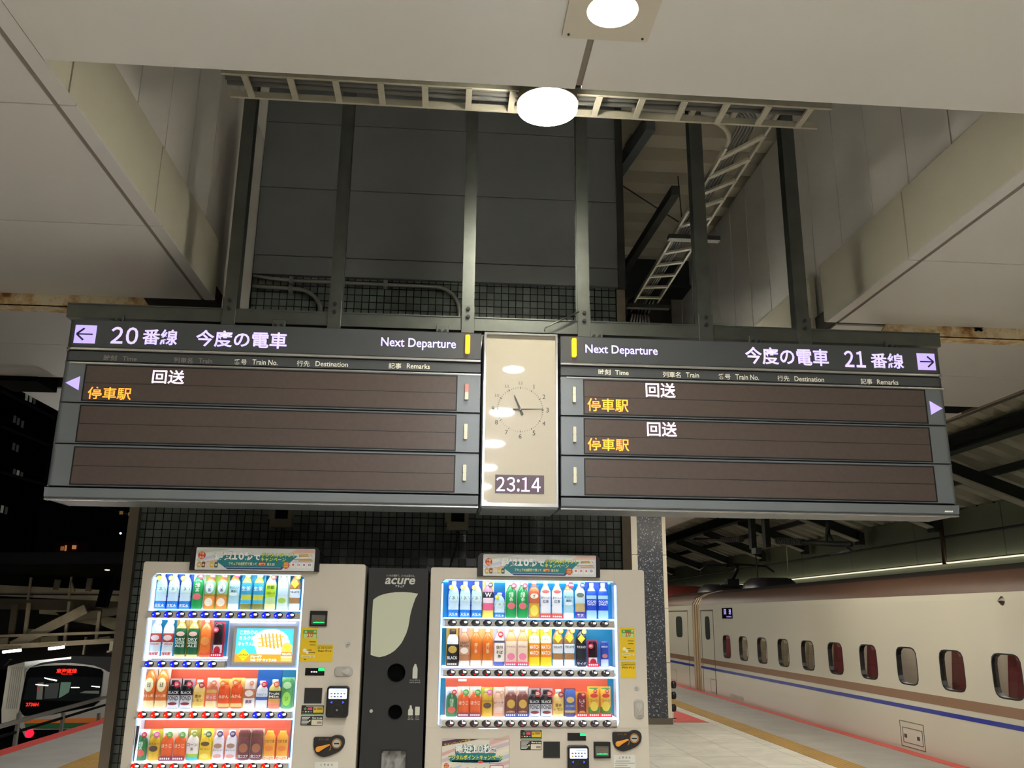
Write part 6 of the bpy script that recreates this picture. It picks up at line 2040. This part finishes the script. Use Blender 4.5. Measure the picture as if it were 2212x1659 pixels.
for y in (10.4, 13.6, 16.8, 20.0, 23.2, 26.4, 29.6, 33, 37):
    t = thing('cross_girder', 'dark cross girder under the track roof, %s from the camera' % ('first', 'second', 'third', 'fourth', 'fifth', 'sixth', 'seventh', 'eighth', 'ninth')[k], 'girder', (9, y, 3.3))
    k += 1
    z1, z2 = dk(8.0) - 0.40, dk(9.9) - 0.40
    g = MB().prism([(7.96, z1), (9.82, z2), (9.82, dk(9.82) - 0.18), (7.96, dk(7.96) - 0.18)], y, y + 0.06, GB)
    g.build('web', t)
    MB().prism([(7.96, z1 - 0.03), (9.82, z2 - 0.03), (9.82, z2), (7.96, z1)], y - 0.08, y + 0.14, FLG).build('bottom_flange', t)
    MB().box(9.70, 9.83, y - 0.1, y + 0.16, z2 - 0.06, dk(9.9) - 0.18, GB).build('end_plate', t)
for j, (X, lab) in enumerate(((6.5, 'purlin above the train roof near the platform canopy'), (7.2, 'purlin under the track roof beside the long girder'), (9.0, 'purlin under the track roof near the green wall'))):
    tag(MB().box(X, X + 0.1, 6.5, 58, dk(X) - 0.16, dk(X) - 0.045, GB).build('purlin'), 'dark steel ' + lab, 'purlin')
# linear lights along the canopy edge
for y in (8.6, 10.3, 12.0, 21.5, 23.5, 25.5):
    t = thing('edge_light', 'linear white light under the platform canopy edge behind the right board', 'light', (4.45, y + 0.7, 3.4), 'canopy edge lights behind the boards')
    MB().box(4.40, 4.50, y, y + 1.4, 3.36, 3.40, M('lamp_housing', (120, 116, 104), 0.4, 0.4)).build('housing', t)
    MB().box(4.405, 4.53, y + 0.02, y + 1.38, 3.325, 3.36, M('edge_light_glow', (255, 244, 220), emit=30)).build('lens', t)
# overhead line support
t = thing('overhead_line_support', 'dark hanging posts with insulators holding the overhead line over the train', 'overhead line gear', (7.4, 19, 3.0))
for a, b in (((1618, 1108), (1626, 1186)), ((1651, 1112), (1656, 1182))):
    p0, p1 = PX(*a, 7.4), PX(*b, 7.4)
    MB().box(7.35, 7.47, p1[0] - 0.1, p1[0] + 0.1, p1[1], 4.5, GB).build('drop_post', t)
def q7(x, y):
    a = PX(x, y, 7.4)
    return (7.4, a[0], a[1])
INS = M('insulator_grey', (92, 94, 92), 0.3)
for a, b in (((1560, 1166), (1600, 1165)), ((1680, 1168), (1732, 1171))):
    A, B = Vector(q7(*a)), Vector(q7(*b))
    g = MB()
    for i in range(11):
        c = A + (B - A) * i / 10
        g.cyl(c, c + (B - A) * 0.05, 0.075, INS, 10)
    g.cyl(A, B, 0.03, INS, 8)
    g.build('insulator_rib', t)
MB().tube([q7(1560, 1166), q7(1500, 1164)], 0.04, GB).tube([q7(1732, 1171), q7(1838, 1176)], 0.05, GB).build('bracket_tube', t)
MB().tube([q7(1786, 1153), q7(1785, 1172)], 0.03, GB).tube([q7(1790, 1153), q7(1800, 1172)], 0.03, GB).tube([q7(1789, 1115), q7(1788, 1155)], 0.05, GB).build('hanger', t)
MB().tube([q7(1824, 1178), q7(1838, 1188), q7(1796, 1197)], 0.03, INS).build('steady_arm', t)
g = MB().box(7.33, 7.47, q7(1634, 1190)[1] - 0.15, q7(1634, 1190)[1] + 0.15, q7(1634, 1196)[2], q7(1634, 1184)[2], INS)
g.build('clamp', t)
for px, lab in (((1632, 1190, 1637, 1262), 'dark thin drop wire above the gap between the roof covers'), ((1699, 1176, 1703, 1243), 'pale thin drop wire above the larger roof cover')):
    tag(MB().tube([q7(px[0], px[1]), q7(px[2], px[3])], 0.014, GB if 'dark' in lab else C('B8B8A4')).build('drop_wire'), lab, 'wire')
tag(MB().tube([(9.93, 40, 3.19), (9.93, 7, 3.18)], 0.018, GB).build('overhead_wire'), 'dark cable running along the green wall', 'cable')
y, z = PX(2036, 1165, 9.9)
tag(MB().tube([(9.9, PX(2030, 1118, 9.9)[0], PX(2030, 1118, 9.9)[1]), (9.9, y, z), (9.9, PX(2041, 1219, 9.9)[0], PX(2041, 1219, 9.9)[1])], 0.045, M('brown_pipe', (70, 52, 36), 0.5)).build('drain_pipe'), 'brown drain pipe down the green wall below the right board', 'pipe')
for k, y in enumerate((7.5, 10.5, 13.5, 16.5)):
    pass

# ================================================================== beyond the left platform edge (night)
RAILC = M('railing_grey', (206, 202, 190), 0.45)
XR = -9.0
t = thing('guard_railing', 'grey metal guard railing beyond the red platform edge', 'railing', (XR, 22, -1.45))
def qr(px, py, dx=0.0):
    a = PX(px, py, XR)
    return (XR + dx, a[0], a[1])
A, B = qr(0, 1569), qr(216, 1509)
d = Vector(B) - Vector(A)
MB().beam(Vector(A) - d * 0.9, Vector(B) + d * 0.15, 0.05, 0.09, RAILC).build('top_rail', t)
A2, B2 = qr(0, 1592), qr(216, 1526)
d = Vector(B2) - Vector(A2)
MB().beam(Vector(A2) - d * 0.9, Vector(B2) + d * 0.15, 0.05, 0.05, M('railing_dark', (40, 40, 38), 0.5)).build('lower_rail', t)
for px in (-70, 42, 137, 214):
    a = qr(px, 1540)
    MB().box(XR - 0.03, XR + 0.03, a[1] - 0.05, a[1] + 0.05, -1.45, a[2], RAILC).build('post', t)
struct(MB().box(-9.3, -8.9, 5, 60, -1.6, -1.42, M('parapet', (70, 66, 60), 0.8)).build('wall_parapet'))

for y in (9.5, 13.0, 16.5):  # unseen downlights added to light the guard railing
    downlight(-3.3, y, 3.392, 0.10, 'added unseen downlight along the canopy edge behind the left board', 'added canopy edge downlights behind the boards', 1.2, 180)
# commuter train on the lower track
YT = 31.0
def qt(px, py, Y=YT):
    return PY(px, py, Y)
t = thing('commuter_train', 'silver commuter train front with red lit sign and dark windscreen beyond the railing', 'train', (-12.2, 34, -3.8))
SIL = M('commuter_silver', (178, 176, 168), 0.35, 0.3)
BLKF = M('cab_black', (12, 13, 15), 0.12)
c4 = lambda x, y: (x * 260 / 1665, 1400 + y * 259 / 1659)
front = [c4(275, 860), c4(290, 700), c4(330, 480), c4(360, 310), c4(420, 250), c4(560, 210), c4(800, 175), c4(1100, 175), c4(1300, 215), c4(1440, 270), c4(1530, 320), c4(1510, 520), c4(1480, 800), c4(1440, 1060), c4(1300, 1240), c4(350, 1240), c4(230, 1000)]
g = MB().prism([qt(*p) for p in front], YT, YT + 14, SIL)
g.build('body', t)
ws = [c4(300, 900), c4(280, 850), c4(300, 690), c4(340, 480), c4(370, 330), c4(420, 270), c4(600, 245), c4(900, 232), c4(1200, 250), c4(1400, 290), c4(1432, 330), c4(1400, 600), c4(1370, 740), c4(1300, 800), c4(700, 920), c4(340, 935)]
MB().prism([qt(*p) for p in ws], YT - 0.03, YT, BLKF).build('front_mask', t)
ins = [c4(330, 715), c4(400, 410), c4(900, 385), c4(1410, 405), c4(1380, 735), c4(850, 728)]
g = MB().prism([qt(*p) for p in ins], YT - 0.04, YT - 0.03, M('windscreen', (30, 34, 34), 0.05, coat=1))
wsn = g.build('windscreen', t)
g = MB()
CABI = M('cab_inside', (106, 110, 102), 0.6, emit=0.12)
g.prism([qt(*c4(*p)) for p in ((820, 690), (850, 470), (990, 470), (960, 610), (880, 660))], YT - 0.045, YT - 0.04, M('cab_door', (96, 130, 112), 0.5, emit=0.15))
g.prism([qt(*c4(*p)) for p in ((510, 710), (530, 480), (610, 470), (590, 710))], YT - 0.045, YT - 0.04, CABI)
g.prism([qt(*c4(*p)) for p in ((530, 590), (535, 530), (560, 530), (555, 590))], YT - 0.048, YT - 0.045, C('A83A2A', .5, .2))
g.prism([qt(*c4(*p)) for p in ((1110, 620), (1180, 590), (1380, 590), (1375, 630))], YT - 0.045, YT - 0.04, CABI)
g.prism([qt(*c4(*p)) for p in ((620, 700), (640, 490), (830, 480), (800, 690))], YT - 0.0445, YT - 0.04, M('cab_inside_dim', (60, 64, 62), 0.6, emit=0.06))
TL = M('tube_lamp', (250, 250, 236), emit=2.4)
for pts in (((620, 405), (800, 440), (790, 458), (630, 422)), ((500, 495), (680, 512), (672, 524), (505, 508)), ((990, 538), (1105, 538), (1105, 550), (992, 550)), ((1270, 520), (1390, 530), (1385, 544), (1272, 530))):
    g.prism([qt(*c4(*p)) for p in pts], YT - 0.05, YT - 0.045, TL)
g.build('cab_interior', wsn)
REDL = M('red_led_sign', (255, 40, 24), emit=2.2, ecol=(255, 30, 16))
g = MB()
for s, px in (('東海道線', (780, 285, 1062, 345)), ('2736H', (358, 755, 530, 805))):
    a, b = c4(px[0], px[1]), c4(px[2], px[3])
    x0, x1, z0, z1 = RY(a[0], a[1], b[0], b[1], YT - 0.06)
    g.text(s, x0, x1, z0, z1, YT - 0.055, REDL, 0.02)
a, b = c4(840, 352), c4(1000, 364)
x0, x1, z0, z1 = RY(a[0], a[1], b[0], b[1], YT - 0.06)
g.text('Tokaido Line', x0, x1, z0, z1, YT - 0.055, REDL, 0.02)
g.build('sign_lettering', t)
x, z = qt(*c4(418, 1180))
MB().prism([qt(*c4(*p)) for p in ((560, 205), (800, 168), (985, 150), (990, 110), (1565, 120), (1560, 330), (1500, 330), (1432, 290), (1300, 240), (1000, 205), (760, 205), (600, 228), (440, 262))], YT - 0.012, YT + 14.01, M('commuter_roof', (24, 24, 25), 0.6)).build('roof', t)
MB().disc(x, z, 0.125, YT - 0.06, YT, M('tail_lamp', (255, 30, 40), emit=2.5, ecol=(255, 14, 40)), 16).build('tail_lamp', t)
g = MB()
g.prism([qt(*c4(*p)) for p in ((330, 990), (1440, 960), (1430, 1030), (340, 1040))], YT - 0.02, YT, M('orange_band', (206, 112, 48), 0.4))
g.prism([qt(*c4(*p)) for p in ((340, 1042), (1430, 1030), (1400, 1110), (360, 1110))], YT - 0.02, YT, M('green_band', (40, 96, 56), 0.4))
g.prism([qt(*c4(*p)) for p in ((360, 1130), (1380, 1120), (1300, 1235), (380, 1235))], YT - 0.02, YT, BLKF)
g.build('front_stripe', t)
g = MB()
for k in range(6):
    g.box(qt(*c4(130 + 28 * k, 500))[0], qt(*c4(140 + 28 * k, 500))[0], YT - 0.02, YT + 0.01, qt(*c4(150, 840))[1], qt(*c4(150, 260))[1], C('9A9890'))
g.build('corrugation_rib', t)
side = [c4(20, 1040), c4(20, 850), c4(110, 250), c4(340, 190), c4(330, 480), c4(290, 700), c4(240, 1000)]
MB().prism([qt(*p) for p in side], YT + 0.0, YT + 14, M('commuter_side', (186, 182, 168), 0.4)).build('side_panel', t)
a = [qt(*c4(*p)) for p in ((0, 900), (0, 170), (100, 200), (30, 860))]
tag(MB().prism([qt(*c4(*p)) for p in ((-60, 860), (-60, 120), (90, 195), (20, 860))], YT - 0.6, YT - 0.5, M('cream_wall', (196, 186, 158), 0.5)).prism([qt(*c4(*p)) for p in ((-40, 770), (-40, 720), (20, 720), (14, 770))], YT - 0.62, YT - 0.6, C('E08A2A')).prism([qt(*c4(*p)) for p in ((-40, 460), (-40, 410), (16, 410), (12, 460))], YT - 0.62, YT - 0.6, C('24407A')).build('platform_hoarding'), 'cream hoarding with orange and blue marks beside the commuter train', 'hoarding')
x, z = qt(*c4(72, 172), YT - 1)
tag(MB().prism([(x - 0.14, z), (x, z - 0.17), (x + 0.14, z), (x, z + 0.17)], YT - 1.05, YT - 1.0, BLKF).box(x - 0.02, x + 0.02, YT - 1.0, YT - 0.6, z - 0.02, z + 0.02, BLKF).build('diamond_sign'), 'black diamond shaped board at the left of the commuter train', 'sign')

# lower station roof frames behind the commuter train
YK = 37.0
BGS = M('far_steel', (150, 136, 112), 0.6, noise=0.2, nscale=1.5)
BGD2 = M('far_dark', (30, 29, 26), 0.8)
c3z = lambda x, y: (x * 300 / 1914, 1180 + y * 260 / 1659)
def qk(x, y, Y=YK):
    return PY(*c3z(x, y), Y)
def bar(name, label, cat, pts, w, mt, Y=YK, th=0.12):
    g = MB()
    for a, b in zip(pts[:-1], pts[1:]):
        A, B = qk(*a, Y), qk(*b, Y)
        L = math.hypot(B[0] - A[0], B[1] - A[1])
        nx, nz = -(B[1] - A[1]) / L * w / 2, (B[0] - A[0]) / L * w / 2
        g.prism([(A[0] + nx, A[1] + nz), (A[0] - nx, A[1] - nz), (B[0] - nx, B[1] - nz), (B[0] + nx, B[1] + nz)], Y, Y + th, mt)
    return tag(g.build(name), label, cat)
bar('roof_beam', 'long pale girder crossing behind the station above the commuter train', 'girder', [(-200, 600), (1680, 690)], 0.42, BGS, YK, 0.3)
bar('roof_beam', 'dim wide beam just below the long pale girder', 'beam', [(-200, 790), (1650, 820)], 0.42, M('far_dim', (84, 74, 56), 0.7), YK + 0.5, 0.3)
bar('black_cable_line', 'black cable line along the face of the long pale girder', 'cable', [(-200, 660), (1680, 672)], 0.05, BGD2, YK - 0.05, 0.04)
bar('diagonal_brace', 'long diagonal pale brace rising behind the commuter train', 'brace', [(150, 1380), (1180, 860)], 0.36, BGS, YK - 0.4)
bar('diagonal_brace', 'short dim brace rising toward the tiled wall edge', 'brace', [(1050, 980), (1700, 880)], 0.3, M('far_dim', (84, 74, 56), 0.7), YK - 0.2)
bar('roof_purlin', 'thin pale rail along the lower station roof, upper one', 'rail', [(-200, 1245), (1640, 1185)], 0.10, BGS, YK - 0.6)
bar('roof_purlin', 'thin pale rail just above the tube lamps', 'rail', [(-200, 1400), (1640, 1300)], 0.18, BGS, YK - 0.8)
for k, (x, a, b, w) in enumerate(((400, 430, 740, .06), (960, 420, 720, .06), (370, 780, 1260, .12), (930, 760, 1330, .10), (1350, 900, 1310, .12), (180, 800, 1210, .22), (1160, 1250, 1530, .07), (1220, 440, 620, .2), (770, 460, 600, .2))):
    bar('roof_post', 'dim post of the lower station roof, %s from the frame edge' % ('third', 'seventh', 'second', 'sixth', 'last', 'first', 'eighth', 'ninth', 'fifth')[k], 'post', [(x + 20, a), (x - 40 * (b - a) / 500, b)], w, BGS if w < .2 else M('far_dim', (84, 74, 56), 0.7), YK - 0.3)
bar('roof_post', 'slanted thin strut standing on the long pale girder', 'strut', [(970, 480), (1010, 625)], 0.07, BGS, YK - 0.3)
g = MB()
for pts in (((540, 860), (930, 830), (930, 960), (540, 930)), ((760, 910), (1330, 880), (1330, 1090), (960, 1030)), ((1380, 960), (1600, 990), (1590, 1170), (1400, 1090)), ((360, 1270), (540, 1250), (540, 1330), (360, 1350)), ((560, 1250), (790, 1230), (790, 1320), (560, 1340)), ((380, 1140), (690, 1150), (600, 1230), (300, 1230)), ((1350, 1260), (1500, 1240), (1560, 1300), (1400, 1310)), ((0, 1270), (110, 1260), (100, 1360), (0, 1370))):
    g.prism([qk(*p, YK + 1) for p in pts], YK + 1, YK + 1.1, M('far_cladding', (176, 164, 130), 0.6))
tag(g.build('roof_cladding'), 'patches of pale roof cladding glimpsed between the lower station beams', 'cladding')
g = MB().prism([qk(*p, YK + 3) for p in ((-400, 250), (1800, 220), (1800, 1700), (-400, 1700))], YK + 3, YK + 3.2, M('far_roof_dark', (40, 38, 32), 0.9, noise=0.4, nscale=0.5))
struct(g.build('wall_lower_station'))
bar('roof_edge', 'dim bluish roof edge below the night sky', 'roof', [(-400, 165), (1800, 160)], 0.5, M('far_roof_edge', (60, 58, 62), 0.7, noise=0.3, nscale=0.3), YK + 2.6, 0.3)
for (a, b), lab in ((((40, 1458), (290, 1432)), 'white tube lamp over the commuter train, nearer the frame edge'), (((670, 1415), (885, 1388)), 'white tube lamp over the commuter train, nearer the tiled wall')):
    A, B = qk(*a, YK - 2), qk(*b, YK - 2)
    t = thing('tube_light', lab, 'lamp', ((A[0] + B[0]) / 2, YK - 2, A[1]))
    MB().cyl((A[0], YK - 2, A[1]), (B[0], YK - 2, B[1]), 0.05, M('tube_glow', (255, 255, 244), emit=12), 10).build('tube', t)
    MB().box(A[0], B[0], YK - 2.05, YK - 1.9, max(A[1], B[1]) + 0.07, max(A[1], B[1]) + 0.15, BGS).build('fitting', t)
A, B = qk(1500, 1310, YK - 3), qk(1590, 1520, YK - 3)
t = thing('striped_marker', 'hanging pale post with red and white stripes at its foot', 'marker', ((A[0] + B[0]) / 2, YK - 3, B[1]))
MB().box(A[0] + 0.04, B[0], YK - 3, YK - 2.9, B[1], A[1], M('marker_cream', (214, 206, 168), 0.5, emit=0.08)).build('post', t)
g = MB()
zt_ = qk(1550, 1440, YK - 3)[1]
g.box(A[0] - 0.02, B[0], YK - 3.03, YK - 3, B[1], zt_, C('E8E4DC'))
for k in range(4):
    x = A[0] - 0.02 + (B[0] - A[0]) * k / 3.2
    g.prism([(max(x - 0.1, A[0] - 0.02), B[1] + (0.0 if k else 0.08)), (x + 0.03, B[1]), (min(x + 0.26, B[0]), zt_ - (0.0 if k < 3 else 0.1)), (min(x + 0.14, B[0]), zt_)], YK - 3.04, YK - 3.03, C('B0302A'))
g.build('warning_stripe', t)
for px, p_ in (((150, 1440), 90), ((760, 1410), 90), ((1300, 1420), 60)):  # beams for the two tubes, plus an added fill that has no tube
    A = qk(*px, YK - 2)
    area('tube_fill_beam', (A[0], YK - 2, A[1] - 0.12), 1.6, p_, (math.radians(-25), 0, 0), (1, 0.98, 0.92), 0.2)
for k in range(3):  # fill lights added to brighten the commuter train; no fittings stand here
    area('lower_fill_light', (-18 + 4.5 * k, 27.0, 0.6), 2.0, 60, (math.radians(35), 0, 0), (1, 0.96, 0.88), 0.2)
# signal seen from behind
A, B = PY(213, 1240, 24), PY(238, 1312, 24)
t = thing('track_signal', 'black track signal housing hanging beside the tiled wall', 'signal', ((A[0] + B[0]) / 2, 24, B[1]))
MB().prism([(A[0] + 0.02, B[1]), (B[0] - 0.14, B[1]), (B[0], A[1]), (A[0] + 0.13, A[1])], 24, 24.25, VBLK).build('housing', t)
MB().disc(PY(230, 1231, 24)[0], PY(230, 1231, 24)[1], 0.055, 24, 24.1, M('dim_lamp', (220, 214, 190), emit=1.0), 12, 0.02).build('lamp', t)
# dark office block and far lights in the night
OB = M('office_block', (17, 18, 20), 0.8)
XB = -22.0
def qb(px, py):
    return PX(px, py, XB)
t = thing('office_block', 'dark office block in the night with a few dim lit windows', 'building', (XB - 5, 50, -4.4))
yk0, yk1 = qb(-200, 950)[0], qb(108, 950)[0]
MB().box(XB - 12, XB, yk0, yk1, -4.4, 12.5, OB).build('wall', t)
LWIN = M('dim_window', (150, 160, 140), 0.5, emit=0.22)
LW2 = M('dim_window_faint', (100, 104, 96), emit=0.10)
for (cx_, cy_), mt_ in (((58, 858), LWIN), ((67, 862), LWIN), ((75, 866), LW2), ((32, 906), LW2), ((40, 911), LW2), ((49, 917), LW2), ((30, 965), LW2), ((38, 969), LW2), ((31, 1021), LW2), ((39, 1024), LWIN), ((47, 1028), LW2), ((5, 1100), LWIN), ((14, 1103), LW2)):
    y, z = qb(cx_, cy_)
    MB().box(XB - 0.02, XB + 0.03, y - 0.16, y + 0.06, z - 0.18, z + 0.18, mt_).build('window', t)
for a, b in (((0, 845), (112, 902)), ((0, 921), (102, 962)), ((0, 1020), (90, 1046))):
    A, B = qb(*a), qb(*b)
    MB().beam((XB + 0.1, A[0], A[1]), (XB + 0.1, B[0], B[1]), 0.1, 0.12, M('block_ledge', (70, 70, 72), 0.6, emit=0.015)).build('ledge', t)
A, B = PY(120, 1168, 90), PY(166, 1198, 90)
t = thing('far_building', 'small far building with warm orange lit windows in the night', 'building', ((A[0] + B[0]) / 2, 91, B[1]))
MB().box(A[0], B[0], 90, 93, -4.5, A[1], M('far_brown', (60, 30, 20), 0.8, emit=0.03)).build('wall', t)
for px, s in (((131, 1180, 137, 1189), .22), ((140, 1178, 143, 1190), .45), ((156, 1178, 164, 1186), .5)):
    x0, x1, z0, z1 = RY(*px, 89.9)
    MB().box(x0, x1, 89.85, 90, z0, z1, M('warm_window_%g' % s, (230, 150, 90), emit=s)).build('window', t)
for (px, py), lab in (((260, 1152), 'tiny white light in the night sky, upper one'), ((273, 1189), 'tiny white light in the night beside the metal wall trim'), ((281, 1155), 'tiny red light in the night sky')):
    x, z = PY(px, py, 90)
    tag(MB().disc(x, z, 0.1, 90, 90.1, M('far_red_light', (255, 60, 40), emit=1.2) if 'red' in lab else M('far_light', (240, 240, 255), emit=2.0), 10).build('far_light'), lab, 'light')
tag(MB().tube([PY(195, 1086, 40)[:1] + (40,) + PY(195, 1086, 40)[1:], PY(262, 1107, 40)[:1] + (40,) + PY(262, 1107, 40)[1:], PY(290, 1114, 40)[:1] + (40,) + PY(290, 1114, 40)[1:]], 0.025, M('far_wire', (90, 86, 80), 0.5)).build('far_wire'), 'thin wire with small fittings in the night below the board', 'wire')
g = MB()
for px in ((262, 1107), (281, 1110)):
    x, z = PY(*px, 39.9)
    g.box(x - 0.06, x + 0.06, 39.85, 39.95, z - 0.08, z + 0.06, M('wire_fitting', (200, 150, 80), 0.4, emit=0.2))
tag(g.build('wire_fitting'), 'small amber fittings on the thin night wire', 'fitting')
